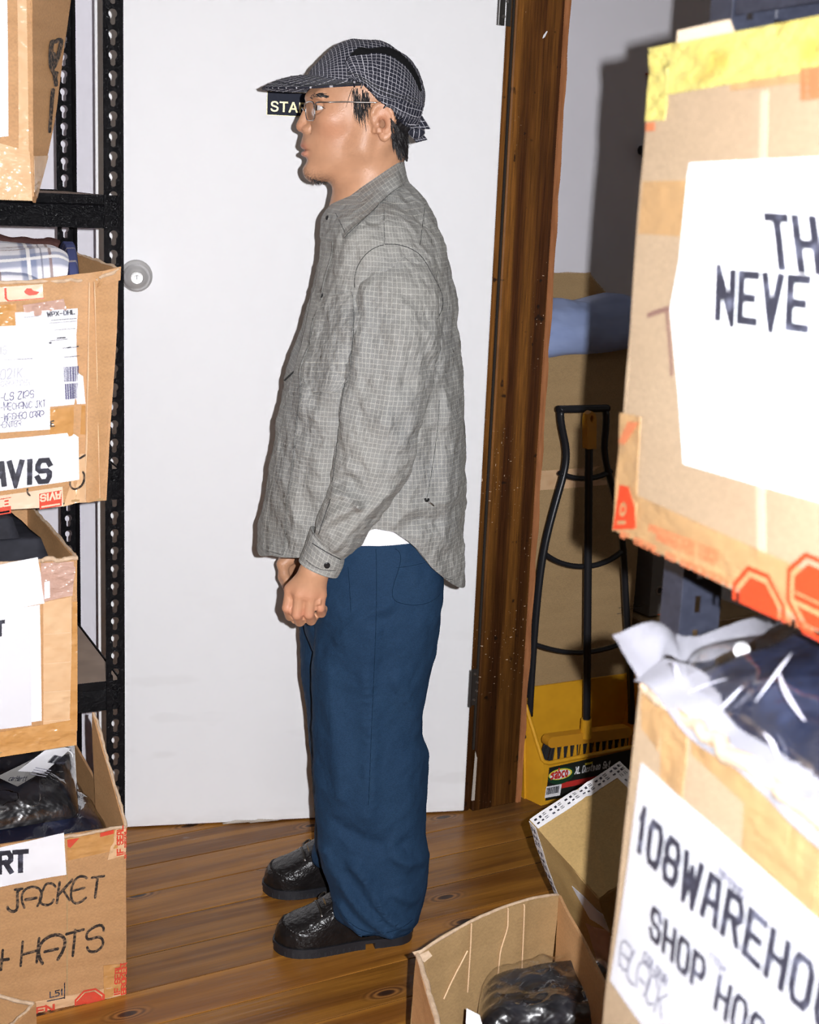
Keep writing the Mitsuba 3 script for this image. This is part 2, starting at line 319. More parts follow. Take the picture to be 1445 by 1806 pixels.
mat('m_tape', lambda p, n, uv: mix([0.42, 0.20, 0.055], [0.55, 0.30, 0.12], fbm(p.x * 60, p.y * 60, p.z * 60, 3)), 0.16, spec=0.6, bump=f_wrink, bscale=0.004)
mat('m_tape_pale', lambda p, n, uv: mix([0.56, 0.34, 0.18], [0.66, 0.45, 0.27], fbm(p.x * 50, p.y * 50, p.z * 50, 3)), 0.2, spec=0.5, bump=f_wrink, bscale=0.003)
mat('m_tape_clear', lambda p, n, uv: mix([0.42, 0.26, 0.20], [0.50, 0.33, 0.27], fbm(p.x * 60, p.y * 60, p.z * 60, 3)), 0.12, spec=0.7, bump=f_wrink, bscale=0.006)
mat('m_tape_cream', [0.66, 0.50, 0.36], 0.3, spec=0.5, bump=f_wrink, bscale=0.002)
mat('m_tape_white', [0.70, 0.69, 0.70], 0.3, spec=0.5, bump=f_wrink, bscale=0.002)
mat('m_tape_yellow', lambda p, n, uv: mix([0.36, 0.31, 0.085], [0.33, 0.235, 0.045], smoothstep(0.45, 0.75, fbm(p.x * 40, p.y * 26, p.z * 40, 3))), 0.3, spec=0.5, bump=f_wrink, bscale=0.004)
mat('m_red', lambda p, n, uv: mix([0.62, 0.055, 0.028], [0.50, 0.08, 0.05], fbm(p.x * 90, p.y * 90, p.z * 90, 2)), 0.3, spec=0.5)
mat('m_red_orange', [0.36, 0.034, 0.010], 0.4, spec=0.2)
mat('m_red_faint', [0.33, 0.105, 0.045], 0.4, spec=0.2)
mat('m_paper', lambda p, n, uv: mix([0.80, 0.80, 0.83], [0.73, 0.73, 0.77], fbm(p.x * 20, p.y * 20, p.z * 30, 3)), 0.6, spec=0.3)
mat('m_paper_dim', [0.62, 0.62, 0.66], 0.6, spec=0.3)
mat('m_ink', lambda p, n, uv: mix([0.016, 0.017, 0.027], [0.075, 0.08, 0.115], smoothstep(0.5, 0.8, fbm(p.x * 90, p.y * 90, p.z * 90, 3))), 0.5)
mat('m_marker', lambda p, n, uv: mix([0.017, 0.012, 0.010], [0.16, 0.10, 0.06], smoothstep(0.45, 0.72, fbm(p.x * 230, p.y * 230, p.z * 230, 2))), 0.6)
mat('m_marker_faint', [0.13, 0.07, 0.055], 0.6)
mat('m_pen', [0.055, 0.05, 0.13], 0.6)
mat('m_pencil', [0.38, 0.38, 0.44], 0.6)
mat('m_soft_ink', [0.085, 0.085, 0.115], 0.6)

# cloth
def f_weave(p, n, uv): return fbm(p.x * 900, p.y * 900, p.z * 900, 2)
mat('m_cloth_black', lambda p, n, uv: mix([0.006, 0.006, 0.009], [0.022, 0.023, 0.032], fbm(p.x * 60, p.y * 60, p.z * 60, 4)), 0.8, spec=0.3)
mat('m_cloth_brown', lambda p, n, uv: mix([0.055, 0.022, 0.019], [0.095, 0.045, 0.040], fbm(p.x * 200, p.y * 200, p.z * 200, 2)), 0.9, spec=0.2)
mat('m_cloth_navy', lambda p, n, uv: mix([0.014, 0.016, 0.036], [0.032, 0.036, 0.066], fbm(p.x * 40, p.y * 40, p.z * 40, 4)), 0.8, spec=0.3)
mat('m_cloth_blue', lambda p, n, uv: mix([0.22, 0.285, 0.50], [0.30, 0.37, 0.58], fbm(p.x * 14, p.y * 14, p.z * 40, 3)), 0.45, spec=0.5)
mat('m_stitch', [0.30, 0.26, 0.20], 0.8)
def f_plaid(p, n, uv):
    u, v = uv.x, uv.y
    def band(x, per, o, w): t = dr.abs(x / per - dr.floor(x / per) - o) * per; return smoothstep(w, w * 0.7, t)
    c = mix([0.62, 0.61, 0.65], [0.72, 0.70, 0.72], fbm(u * 90, v * 90, 0, 2))
    c = mix(c, [0.115, 0.15, 0.27], 0.62 * band(u, 0.085, 0.3, 0.015)); c = mix(c, [0.115, 0.15, 0.27], 0.62 * band(v, 0.085, 0.3, 0.015))
    c = mix(c, [0.20, 0.12, 0.10], 0.75 * band(u, 0.085, 0.72, 0.0028)); c = mix(c, [0.20, 0.12, 0.10], 0.75 * band(v, 0.085, 0.72, 0.0028))
    c = mix(c, [0.80, 0.77, 0.74], 0.8 * band(u, 0.085, 0.3, 0.0035)); c = mix(c, [0.80, 0.77, 0.74], 0.8 * band(v, 0.085, 0.3, 0.0035))
    return mix(c, [0.10, 0.10, 0.14], 0.6 * band(u, 0.085, 0.55, 0.0016))
mat('m_plaid', f_plaid, 0.85, spec=0.2)
def f_plaid_navy(p, n, uv):
    u, v = uv.x, uv.y
    def band(x, per, o, w): t = dr.abs(x / per - dr.floor(x / per) - o) * per; return smoothstep(w, w * 0.7, t)
    c = mix(mi.Color3f(0.018, 0.02, 0.05), [0.05, 0.06, 0.15], band(u, 0.05, 0.3, 0.010)); c = mix(c, [0.42, 0.36, 0.33], 0.8 * band(u, 0.05, 0.75, 0.0026))
    return mix(c, [0.35, 0.30, 0.28], 0.7 * band(v, 0.06, 0.5, 0.003))
mat('m_plaid_navy', f_plaid_navy, 0.85, spec=0.2)
scene['m_film'] = {'type': 'thindielectric', 'int_ior': 1.45}
def f_bag(p, n, uv): return fbm(p.x * 24 + 2 * fbm(p.x * 9, p.y * 9, p.z * 9, 2), p.y * 24, p.z * 24, 4)
def bagged(key, a, b): mat(key, lambda p, n, uv: mix(a, b, smoothstep(0.45, 0.7, fbm(p.x * 26, p.y * 26, p.z * 26, 3))), 0.30, spec=0.45, bump=f_bag, bscale=0.011, eps=2e-3, clearcoat=0.5, clearcoat_gloss=0.93)
bagged('m_bagged_black', [0.004, 0.004, 0.006], [0.013, 0.013, 0.018]); bagged('m_bagged_navy', [0.006, 0.008, 0.020], [0.018, 0.022, 0.050]); bagged('m_bagged_slate', [0.005, 0.0075, 0.019], [0.015, 0.021, 0.047])
mat('m_film_streak', [0.34, 0.34, 0.40], 0.25, spec=0.6)

# plastics
mat('m_yellow', lambda p, n, uv: mix([0.66, 0.335, 0.018], [0.56, 0.27, 0.014], fbm(p.x * 30, p.y * 30, p.z * 30, 3)), 0.38, spec=0.5)
mat('m_amber', [0.52, 0.235, 0.016], 0.4, spec=0.5)
mat('m_black_plastic', [0.012, 0.0125, 0.015], 0.33, spec=0.5)
mat('m_bristle', [0.02, 0.02, 0.023], 0.6)
mat('m_grey_plastic', [0.20, 0.195, 0.19], 0.4, spec=0.5)
mat('m_label_black', [0.012, 0.014, 0.012], 0.4)
mat('m_label_green', [0.010, 0.045, 0.020], 0.4)
mat('m_label_yellow', [0.72, 0.60, 0.06], 0.4)
mat('m_label_red', [0.50, 0.03, 0.025], 0.4)
mat('m_orange', [0.60, 0.12, 0.02], 0.5)
mat('m_sign', [0.009, 0.012, 0.026], 0.5, spec=0.12)
mat('m_gold', [0.55, 0.48, 0.26], 0.35, metal=0.4)
# ---------------------------------------------------------------- the room: floor of boards, door on its jamb, walls
floor = obj('floor', cbox([-2.2, -1.2, -0.12], [4.2, 3.5, -0.0016], 0.0005), 'm_under', kind='structure', label='dark varnished wooden floor of long boards')
k0, k1 = int(math.floor((0.2 - BY0) / BW)), int(math.floor((3.42 - BY0) / BW))
for k in range(k0, k1):
    y = BY0 + k * BW; dz = 0.0012 * (random.random() - 0.5)
    obj('board', cbox([-2.0, y + 0.0014, -0.021], [4.0, y + BW - 0.0014, 0.0 + dz], 0.0006), 'm_floor', floor)
for ks, (a, b) in ((1, (1.26, 1.50)), (2, (1.11, 1.43)), (3, (1.16, 1.25))):                # pale strips painted in as glints on some seam edges
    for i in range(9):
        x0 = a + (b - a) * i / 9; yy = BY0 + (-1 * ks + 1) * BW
        if random.random() < 0.8: obj('seam_glint', cbox([x0, yy - 0.0013, -0.0015], [x0 + (b - a) / 9 * random.uniform(0.5, 1), yy + 0.0013, 0.0006], 0.0004), 'm_filler_glint', floor)

# door leaf, standing open: hinged on the jamb at its right edge
DL, DR_ = P(225, 1462, z=0.0), P(818, 1433, z=0.0)
DX = unit(DR_ - DL); DN = np.array([DX[1], -DX[0], 0.0])                      # along the leaf to the hinges; out of the leaf to the room
DR_ = DR_ + DX * 0.001
def dpt(px, py, off=0.0): return P(px, py, pl=(DN, DR_ + DN * off))
DW = 0.875
door_o = DR_ - DX * DW
def door_box(a0, a1, b0, b1, z0, z1, bev=0.002): return put(cbox([a0, b0, z0], [a1, b1, z1], bev), door_o, DX, -DN, [0, 0, 1])
door = obj('door_1', door_box(0, DW, 0, 0.036, 0.004, 2.04, 0.002), 'm_door', kind='structure', label='white flush door standing open behind the man')
# chipped lower edge
for (px, w) in ((430, 0.05), (466, 0.035)):
    c = dpt(px, 1452); a = (c - door_o) @ DX
    obj('chip', put(hull([[a - w, -0.002, 0.001], [a + w, -0.002, 0.004], [a + 0.3 * w, -0.004, 0.009], [a - w * 0.4, -0.001, 0.010], [a - w, 0.004, 0.001], [a + w, 0.004, 0.003]]), door_o, DX, -DN, [0, 0, 1]), 'm_filler_glint', door)
# knob
kc = dpt(241, 488, 0.03); kc = kc - DN * 0.03
knob = obj('door_knob', put(lathe([(0, 0), (0.034, 0), (0.0345, 0.004), (0.031, 0.008), (0.016, 0.012), (0.0135, 0.024), (0.017, 0.032), (0.0255, 0.038), (0.0285, 0.046), (0.027, 0.054), (0.021, 0.0605), (0.0140, 0.0635), (0.0125, 0.060), (0.006, 0.0590), (0, 0.0575)], 40), kc, DX, [0, 0, 1], DN), 'm_satin', door, smooth=35)
obj('keyhole', put(cbox([-0.001, -0.004, 0.0], [0.001, 0.004, 0.0625], 0.0003), kc, DX, [0, 0, 1], DN), 'm_black_plastic', knob)
obj('lock_ring', put(lathe([(0.0065, 0.060), (0.0095, 0.060), (0.0095, 0.0632), (0.0065, 0.0632), (0.0065, 0.060)], 24), kc, DX, [0, 0, 1], DN), 'm_steel', knob, smooth=35)
# the sign on the door
so = dpt(470, 203); sw, sh = 0.19, 0.050
sgn = thing('door_sign', 'black and gold sign reading STAFF on the white door', 'sign')
obj('plate', put(cbox([0, 0, 0.0005], [sw, sh, 0.0035], 0.0006), so, DX, [0, 0, 1], DN), 'm_sign', sgn)
fr = sg.box(0.0, 0.0, sw, sh).difference(sg.box(0.0012, 0.0012, sw - 0.0012, sh - 0.0012))
obj('border', put(prism(fr, 0.0006), so + DN * 0.0034, DX, [0, 0, 1], DN), 'm_gold', sgn)
tm = meshkit.text_mesh('STAFF', 0.0205, 0.0006, bold=True)
obj('lettering', put((tm.vertices * [1.08, 1, 1] + [0.0065, 0.0085, 0], tm.faces), so + DN * 0.0034, DX, [0, 0, 1], DN), 'm_gold', sgn, label='gold capital letters')

# jamb: the reveal of the doorway, seen face on
JY = P(848, 1427, z=0.0)[1]
def jx(px, py): return P(px, py, y=JY)[0]
J0, J1, J2, J3 = DR_[0] - 0.006, jx(871, 700), jx(953, 700), jx(962, 700)
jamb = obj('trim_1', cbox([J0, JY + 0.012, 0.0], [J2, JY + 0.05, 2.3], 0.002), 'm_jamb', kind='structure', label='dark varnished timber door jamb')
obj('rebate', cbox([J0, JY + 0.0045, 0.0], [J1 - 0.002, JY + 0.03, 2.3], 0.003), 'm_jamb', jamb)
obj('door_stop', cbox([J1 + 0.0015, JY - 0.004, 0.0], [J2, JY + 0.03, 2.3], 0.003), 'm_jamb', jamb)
obj('shadow_strip', cbox([J1 - 0.0022, JY + 0.001, 0.16], [J1 + 0.0016, JY + 0.02, 2.3], 0.0006), 'm_under', jamb)  # solid black strip standing in for the shadow in the groove
zz = np.linspace(0, 2.3, 60); ed = J3 + 0.0018 * np.sin(zz * 37) * (zz > 0) + 0.0025 * fb(np.stack([zz * 30, 0 * zz, 0 * zz], -1), 1.0, 3)
g = np.stack([np.stack([np.full(60, J2 + 0.0005), np.full(60, JY - 0.006), zz], -1), np.stack([ed, np.full(60, JY - 0.0045), zz], -1)], 0)
obj('edge_strip', fix(sheet(g, 0.02)), 'm_bare_wood', jamb, label='raw reddish timber edge')
obj('plaster_patch', put(hull([[0, 0, 0], [0.008, 0, 0], [0.009, 0, 0.11], [0.002, 0, 0.13], [0, 0.003, 0], [0.009, 0.003, 0.1]]), [J1 - 0.003, JY - 0.0055, 0.03], [1, 0, 0], [0, 1, 0], [0, 0, 1]), 'm_filler_glint', jamb)
obj('paint_fleck', put(hull([[0, 0, 0], [0.006, 0, 0.003], [0.013, 0, 0.016], [0.010, 0, 0.017], [0.002, 0, 0.007], [0.005, 0.003, 0.007]]), P(957, 68, y=JY - 0.0048), [1, 0, 0], [0, 1, 0], [0, 0, 1]), 'm_paper', jamb)
# hinges: leaf screwed into the rebate
for i, (top, bot, n) in enumerate(((-70, 40, 4), (1173, 1244, 4))):
    zt, zb = P(890, top, y=JY)[2], P(838, bot, y=JY)[2]
    x0 = jx(890 if i == 0 else 838, 20 if i == 0 else 1210) - 0.010; x1 = x0 + 0.0295
    hg = obj('hinge', cbox([x0 - 0.004, JY + 0.0015, zb], [x1, JY + 0.006, zt], 0.0006), 'm_dark_steel', jamb)
    for q in range(n):
        zc = zt + (zb - zt) * (q + 0.6) / (n + 0.2); xc = x0 + (0.010 if q in (0, 3) else 0.017)
        obj('screw', put(lathe([(0, 0), (0.0042, 0), (0.0038, 0.0016), (0.0012, 0.0020), (0.001, 0.001), (0, 0.001)], 14), [xc, JY + 0.0018, zc], [1, 0, 0], [0, 0, 1], [0, -1, 0]), 'm_steel', hg, smooth=35)
    obj('knuckle', tube([[x0 - 0.005, JY - 0.003, zb], [x0 - 0.005, JY - 0.003, zt]], 0.005, 12), 'm_dark_steel', hg, smooth=35)

# walls
YB = 3.34
obj('wall_back', cbox([-2.2, YB, -0.1], [4.2, YB + 0.1, 2.7], 0.002), 'm_wall', kind='structure', label='white wall at the back of the room')
obj('wall_middle', cbox([J0 + 0.004, JY + 0.05, -0.02], [J3 - 0.002, YB, 2.7], 0.002), 'm_wall', kind='structure', label='wall that carries the door jamb')
obj('wall_left', cbox([-2.3, -1.2, -0.1], [-2.2, YB, 2.7], 0.002), 'm_side_wall', kind='structure', label='grey wall at the left, out of view')
obj('wall_right', cbox([4.2, -1.2, -0.1], [4.3, YB, 2.7], 0.002), 'm_side_wall', kind='structure', label='grey wall at the right, out of view')
obj('ceiling', cbox([-2.2, -1.2, 2.7], [4.2, YB, 2.8], 0.002), 'm_ceiling', kind='structure', label='plain ceiling above the frame')
# ---------------------------------------------------------------- black shelving rack on the left
ra = math.radians(-4.8)
RX, RY, ZZ = np.array([math.cos(ra), math.sin(ra), 0]), np.array([-math.sin(ra), math.cos(ra), 0]), np.array([0, 0, 1.0])
RF = P(217, 200, d=2.55) * [1, 1, 0]                             # floor point of the front right post
def rp(a, b, z): return RF + RX * a + RY * b + ZZ * z
def rbox(a0, a1, b0, b1, z0, z1, bev=0.0012): return put(cbox([a0, b0, z0], [a1, b1, z1], bev), RF, RX, RY, ZZ)
rack = thing('shelving_rack', 'black steel shelving rack with keyhole posts at the left', 'shelf')
RWID, RDEP, PITCH = 0.95, 0.468, 0.03423
Z_LOW, Z_MID, Z_TOP = 0.5457, 0.958, 1.4535
KEY = unary_union([sg.Point(0, 0).buffer(0.0078, quad_segs=5), sg.box(-0.0045, -0.0165, 0.0045, 0).union(sg.Point(0, -0.0145).buffer(0.0045, quad_segs=3))])
def post(a_in, a_out, b, sgn_b, z1, phase, name):
    w = abs(a_out - a_in); pl = sg.box(0, 0, w, z1)
    holes = [sa.translate(KEY, w * 0.5, z) for z in np.arange(phase % PITCH + PITCH, z1 - 0.02, PITCH)]
    pl = pl.difference(unary_union(holes))
    face = put(prism(pl, 0.0022), RF + RX * min(a_in, a_out) + RY * (b + 0.0022 * (sgn_b > 0)), RX, ZZ, -RY)
    side = put(cbox([a_out - 0.0011, 0 if sgn_b > 0 else -0.036, 0], [a_out + 0.0011, 0.036 if sgn_b > 0 else 0, z1], 0.0004), RF + RY * b, RX, RY, ZZ)
    return obj('post', cat(face, side), 'm_black_steel', rack)
zk = P(199, 23.3, pl=(RY, rp(0, 0, 0)))[2]
post(-0.0345, 0.0, 0.0, 1, 2.2, zk, 'fr')
zk2 = P(113, (590 / 4.513), pl=(RY, rp(0, RDEP, 0)))[2]
post(-0.0215, 0.0110, RDEP, -1, 2.2, zk2, 'br')
post(-RWID + 0.0345, -RWID, 0.0, 1, 2.2, zk, 'fl'); post(-RWID + 0.0345, -RWID, RDEP, -1, 2.2, zk, 'bl')
BEAM = [(0.003, 0.003), (0.003, -0.013), (0.0095, -0.0155), (0.003, -0.036), (0.003, -0.055), (0.0052, -0.055), (0.0052, -0.036), (0.013, -0.0155), (0.013, -0.006), (0.0052, -0.006), (0.0052, 0.003)]
def beam(z, b, sg_):
    pr = prism(sg.Polygon([(x * sg_, y) for x, y in BEAM]), RWID - 0.004)
    return obj('beam', fix(put(pr, RF + RY * b + RX * (-RWID + 0.002) + ZZ * z, RY, ZZ, RX)), 'm_black_steel', rack)
for z in (Z_LOW, Z_MID, Z_TOP):
    for (b, s) in ((0, 1), (RDEP, -1)):
        bk = beam(z, b, s)
        if b == 0:
            for dz in (-0.012, -0.044):
                obj('rivet', put(lathe([(0, 0), (0.0062, 0), (0.0056, 0.0025), (0.003, 0.004), (0, 0.0043)], 12), rp(-0.017, 0.0026, z + dz), RX, ZZ, -RY), 'm_black_steel', bk, smooth=40)
    for a in (-0.003, -RWID + 0.003): obj('side_beam', rbox(a - 0.0015, a + 0.0015, 0.004, RDEP - 0.004, z - 0.05, z + 0.001, 0.0006), 'm_black_steel', rack)
    obj('shelf_board', rbox(-RWID + 0.006, -0.006, 0.0055, RDEP - 0.0055, z - 0.0055, z + 0.0003 if z < Z_TOP else z + 0.0004, 0.001), 'm_mdf', rack, label='raw fibreboard shelf')
# ---------------------------------------------------------------- cartons: panels, rims, tape, papers
def rim(parent, a, b, seed=0, r=0.0030, rough=0.002, name='torn_rim', n=26):
    a, b = np.asarray(a), np.asarray(b); t = np.linspace(0, 1, n)[:, None]; p = a + (b - a) * t
    p = p + np.stack([fb(p * 1.0 + k * 7, 60, seed + k) for k in range(3)], -1) * rough * 2
    return obj(name, tube(p, r * (1 + 0.5 * fb(p, 90, seed + 9)), 6), 'm_card_edge', parent, smooth=True)
def carton(key, bl, br, tr, tl, back, bsdf='m_card', inner='m_card_in', t=0.0045, bulge=0.008, rough=0.004, seed=0, creases=(), top_back=None, tlb=None, sides='flrb', rims='frlb', base=True):
    """front corners in space and the vector to the back; returns the surfaces"""
    bl, br, tr, tl, back = (np.asarray(x, float) for x in (bl, br, tr, tl, back))
    blb, brb = bl + back, br + back; trb = tr + back if top_back is None else np.asarray(top_back, float); tlb = tl + (trb - tr) if tlb is None else np.asarray(tlb, float)
    q = {'f': Quad(bl, br, tr, tl, bulge, rough, seed, creases), 'r': Quad(br, brb, trb, tr, bulge, rough, seed + 1), 'b': Quad(brb, blb, tlb, trb, bulge * 0.5, rough, seed + 2), 'l': Quad(blb, bl, tl, tlb, bulge, rough, seed + 3)}
    nmz = {'f': 'front_panel', 'r': 'side_panel', 'l': 'side_panel', 'b': 'back_panel'}
    for k in sides: obj(nmz[k], q[k].panel(t, 18, 16), bsdf, key, smooth=50)
    if base:
        up = [0, 0, 0.004]; obj('base_panel', sheet(Quad(bl + up, br + up, brb + up, blb + up).grid(4, 4), 0.003), inner, key)
    e = {'f': (tl, tr), 'r': (tr, trb), 'b': (trb, tlb), 'l': (tlb, tl)}
    for i, k in enumerate(rims): rim(key, *e[k], seed=seed + 11 * i)
    return q
def cushion(c00, c10, c11, c01, thick, seed=0, puff=0.5, fold=0.010, scale=11.0, n=30, uvs=1.0, edge=0.18, stretch=(1, 1, 1)):
    """a soft folded thing lying on four corners: rounded edges, creased top"""
    c = [np.asarray(x, float) for x in (c00, c10, c11, c01)]
    u, v = np.meshgrid(np.linspace(0, 1, n), np.linspace(0, 1, n), indexing='ij'); U, V = u[..., None], v[..., None]
    p = (1 - U) * (1 - V) * c[0] + U * (1 - V) * c[1] + U * V * c[2] + (1 - U) * V * c[3]
    nor = unit(np.cross(c[1] - c[0], c[3] - c[0])); nor = nor if nor[2] > 0 else -nor
    ed = lambda w: np.clip(np.minimum(w, 1 - w) / edge, 0, 1)
    pr = np.sqrt(np.clip(1 - (1 - ed(u)) ** 2, 0, 1) * np.clip(1 - (1 - ed(v)) ** 2, 0, 1))
    k = fb(p * np.asarray(stretch), scale, seed, 3); ridge = 0.5 - np.abs(fb(p * np.asarray(stretch) + 3, scale * 1.3, seed + 4, 2))
    top = p + (thick * (puff + (1 - puff) * pr) * pr ** 0.5 + fold * (k + ridge * 0.8) * pr)[..., None] * nor
    bot = p - nor * 0.002 * pr[..., None]
    f = grid_faces(n, n); m = n * n; idx = np.arange(m).reshape(n, n); F2 = [tri(f), tri(f)[:, ::-1] + m]
    for e in (idx[0], idx[-1], idx[:, 0], idx[:, -1]): F2.append(tri(np.stack([e[:-1], e[1:], e[1:] + m, e[:-1] + m], 1)))
    vv, ff = fix((np.vstack([top.reshape(-1, 3), bot.reshape(-1, 3)]), np.vstack(F2)))
    L = np.linalg.norm(c[1] - c[0]), np.linalg.norm(c[3] - c[0])
    uv = np.stack([u * L[0], v * L[1]], -1).reshape(-1, 2) * uvs
    return vv, ff, np.vstack([uv, uv])
def film_over(mesh_args, off=0.004, amp=0.008, **k):
    a = dict(k); a['fold'] = a.get('fold', 0.01) + amp; a['scale'] = a.get('scale', 11) * 1.6
    v, f, uv = cushion(*mesh_args, **a)
    return v + [0, 0, off], f

def plane(b): return (RY, rp(0, b, 0))
# ---- carton on the top shelf
b1 = -0.235; pl1 = plane(b1)
BR1 = P(60, 362, pl=pl1); BR1[2] = Z_TOP + 0.001
bl1, tr1 = BR1 - RX * 0.42, P(56, -60, pl=pl1); tl1 = tr1 - RX * 0.42
k1_ = thing('cardboard_box', 'brown cardboard box alone on the top shelf of the black rack', 'box')
back1 = RX * 0.005 + RY * 0.34
q1 = carton(k1_, bl1, BR1, tr1, tl1, back1, bulge=0.004, seed=21, sides='flb', rims='f', base=True)
class Ruled(Quad):
    """a surface between two space curves, from the left one to the right one"""
    def __init__(s, a, b, rough=0.0, seed=0):
        s.A, s.B = np.asarray(a), np.asarray(b); Quad.__init__(s, s.A[0], s.B[0], s.B[-1], s.A[-1], 0.0, rough, seed)
    def pt(s, u, v, off=0.0):
        u, v = np.asarray(u, float), np.asarray(v, float); f = lambda c: np.stack([np.interp(v, np.linspace(0, 1, len(c)), c[:, k]) for k in range(3)], -1)
        p = (1 - u)[..., None] * f(s.A) + u[..., None] * f(s.B)
        d = off + (s.rough * fb(p, 9.0, s.seed) if s.rough else 0); return p + np.asarray(d)[..., None] * s.n
vv1 = np.linspace(0, 1, 24); py1 = 358 + (-60 - 358) * vv1
eb1 = np.array([P(np.interp(y, [-60, 0, 100, 200, 280, 330, 358], [132, 125, 112, 99, 83, 70, 63]), y, pl=plane(b1 + 0.03 + 0.13 * min(1, (358 - y) / 300))) for y in py1])
ea1 = BR1 + (tr1 - BR1) * vv1[:, None]
s1 = Ruled(ea1, eb1, 0.002, 5)
obj('side_panel', s1.panel(0.0045, 16, 16), 'm_card', k1_, smooth=50)
obj('paper_sheet', q1['f'].patch([(-50, 248), (14.5, 240), (12, -50), (-50, -50)]), 'm_paper', k1_, label='white sheet')
obj('tape', q1['f'].patch([(33, 300), (51, 300), (46, -50), (30, -50)], 0.0012), 'm_tape_pale', k1_, smooth=40)
obj('tape', q1['f'].patch([(-50, 364), (57, 358), (52, 268), (-50, 238)], 0.0018), 'm_tape_pale', k1_, smooth=40)
obj('tape', s1.patch_uv([(0.0, 0.02), (1.0, 0.02), (1.0, 0.20), (0.0, 0.18)], 0.0012), 'm_tape_pale', k1_, smooth=40)
def scrawl(parent, q, lines, w, name='marker_writing', m='m_marker'):
    g = []
    for l in lines:
        a = np.array([q.uv(*p) for p in l]); a = spline(a, 6 * len(a)) if len(a) > 2 else np.linspace(a[0], a[1], 6)
        ext = np.array([np.linalg.norm(q.c[1] - q.c[0]), np.linalg.norm(q.c[3] - q.c[0])])
        pol = sg.LineString(a * ext).buffer(w / 2, quad_segs=2); v, f = prism(pol, 1.0)
        g.append((q.pt(v[:, 0] / ext[0], v[:, 1] / ext[1], 0.0024 + 0.0004 * v[:, 2]), f))
    return obj(name, cat(g), m, parent)
scrawl(k1_, s1, [[(93, 74), (87, 95), (87, 112), (93, 117), (98, 104), (103, 86), (95, 74)], [(92, 94), (91, 108)], [(88, 118), (91, 126), (95, 138), (96, 150)], [(91, 158), (88, 190), (85, 232)], [(97, 128), (94, 140)]], 0.0046)

# ---- open carton of shirts on the middle shelf
b2 = -0.245; pl2 = plane(b2)
BR2, TR2 = P(188, 882, pl=pl2), P(210, 474, pl=pl2); BL2 = P(-110, 925, pl=pl2); TL2 = P(-110, 515, pl=pl2)
BR2[2] = BL2[2] = Z_MID + 0.001
TB2 = P(104, 437, pl=plane(b2 + 0.40))
k2_ = thing('cardboard_box', 'open brown cardboard box full of shirts on the middle shelf of the black rack', 'box')
q2 = carton(k2_, BL2, BR2, TR2, TL2, RY * 0.40, bulge=0.006, seed=31, creases=[(0.86, -0.035, 0.010, 0.05), (0.80, -0.03, -0.004, 0.04)], top_back=TB2, rims='rb')
for a, b, w in (((157, 498), (150, 880), 0.006), ((166, 497), (176, 878), 0.005)):
    ab = q2['f'].uv(*a), q2['f'].uv(*b); t = np.linspace(0, 1, 20)
    obj('crease', tube(q2['f'].pt(*[ab[0][i] + (ab[1][i] - ab[0][i]) * t for i in (0, 1)], 0.0004) + 0 * ZZ, w / 2 * (1 + 0.4 * np.sin(t * 19)), 6, flat=0.35), 'm_crease', k2_, smooth=True)
F2 = q2['f']
obj('sticker', F2.patch([(-60, 537), (76.5, 527), (75, 501), (-60, 511)]), 'm_tape_cream', k2_, smooth=40)
st = sg.LineString([(0, 0.95), (0, 0.25), (0.06, 0.05), (1, 0.05)]).buffer(0.028); bird = sg.Polygon([(0.52, 0.62), (0.58, 0.80), (0.66, 0.78), (0.70, 0.62), (0.86, 0.50), (0.80, 0.36), (0.64, 0.34), (0.56, 0.46)]).buffer(0.03)
obj('red_print', F2.decal(unary_union([st, bird]), 1.0, 1.0, (10, 532), (76, 527), (9, 507)), 'm_red', k2_)
obj('tape', F2.patch([(44, 560), (118, 549), (112, 527), (40, 538)], 0.0016), 'm_tape_clear', k2_, smooth=40)
obj('tape', F2.patch([(-60, 590), (30, 580), (28, 535), (-60, 545)], 0.0012), 'm_tape', k2_, smooth=40)
obj('shipping_label', F2.patch([(36, 722), (150.5, 712), (136.5, 543.5), (26, 551)], 0.0016), 'm_paper_dim', k2_, smooth=40)
g, L = text_poly('WPX-DHL', 1.0, 0.5, 0.22, 0.2)
obj('printing', cat(F2.decal(g, L, 1, (83, 557.5), (131, 553.5), (82.5, 550.5), 0.0032),
    *[F2.decal(sg.box(0, 0, 1, 1), 1, 1, a, b, (a[0], a[1] - h), 0.0032) for a, b, h in (((90, 565), (134, 561.5), .8), ((88, 601), (118, 598), .7), ((100, 597), (115, 596), 2), ((85.5, 606), (90, 605.6), 3), ((110, 614), (142, 611), .7), ((112, 630), (145, 627), .7), ((86, 570), (134, 566), .5), ((40, 560), (68, 557), .5), ((96, 582), (132, 579), .5), ((118, 614), (124, 613), 2), ((134, 612), (141, 611), 2))]), 'm_ink', k2_)
[obj('barcode', x, 'm_pen', k2_) for x in (F2.decal(bars_poly(1, 1, 11, 4), 1, 1, (113, 673), (139, 671), (112, 647), 0.0032), F2.decal(bars_poly(1, 1, 11, 5), 1, 1, (115, 704), (141.5, 701), (114, 677), 0.0032))]
obj('list_sheet', F2.patch([(-60, 766), (88, 757), (85, 571), (-60, 578)], 0.0026, curl=0.004), 'm_paper', k2_, smooth=40, label='white handwritten list')
hw = []
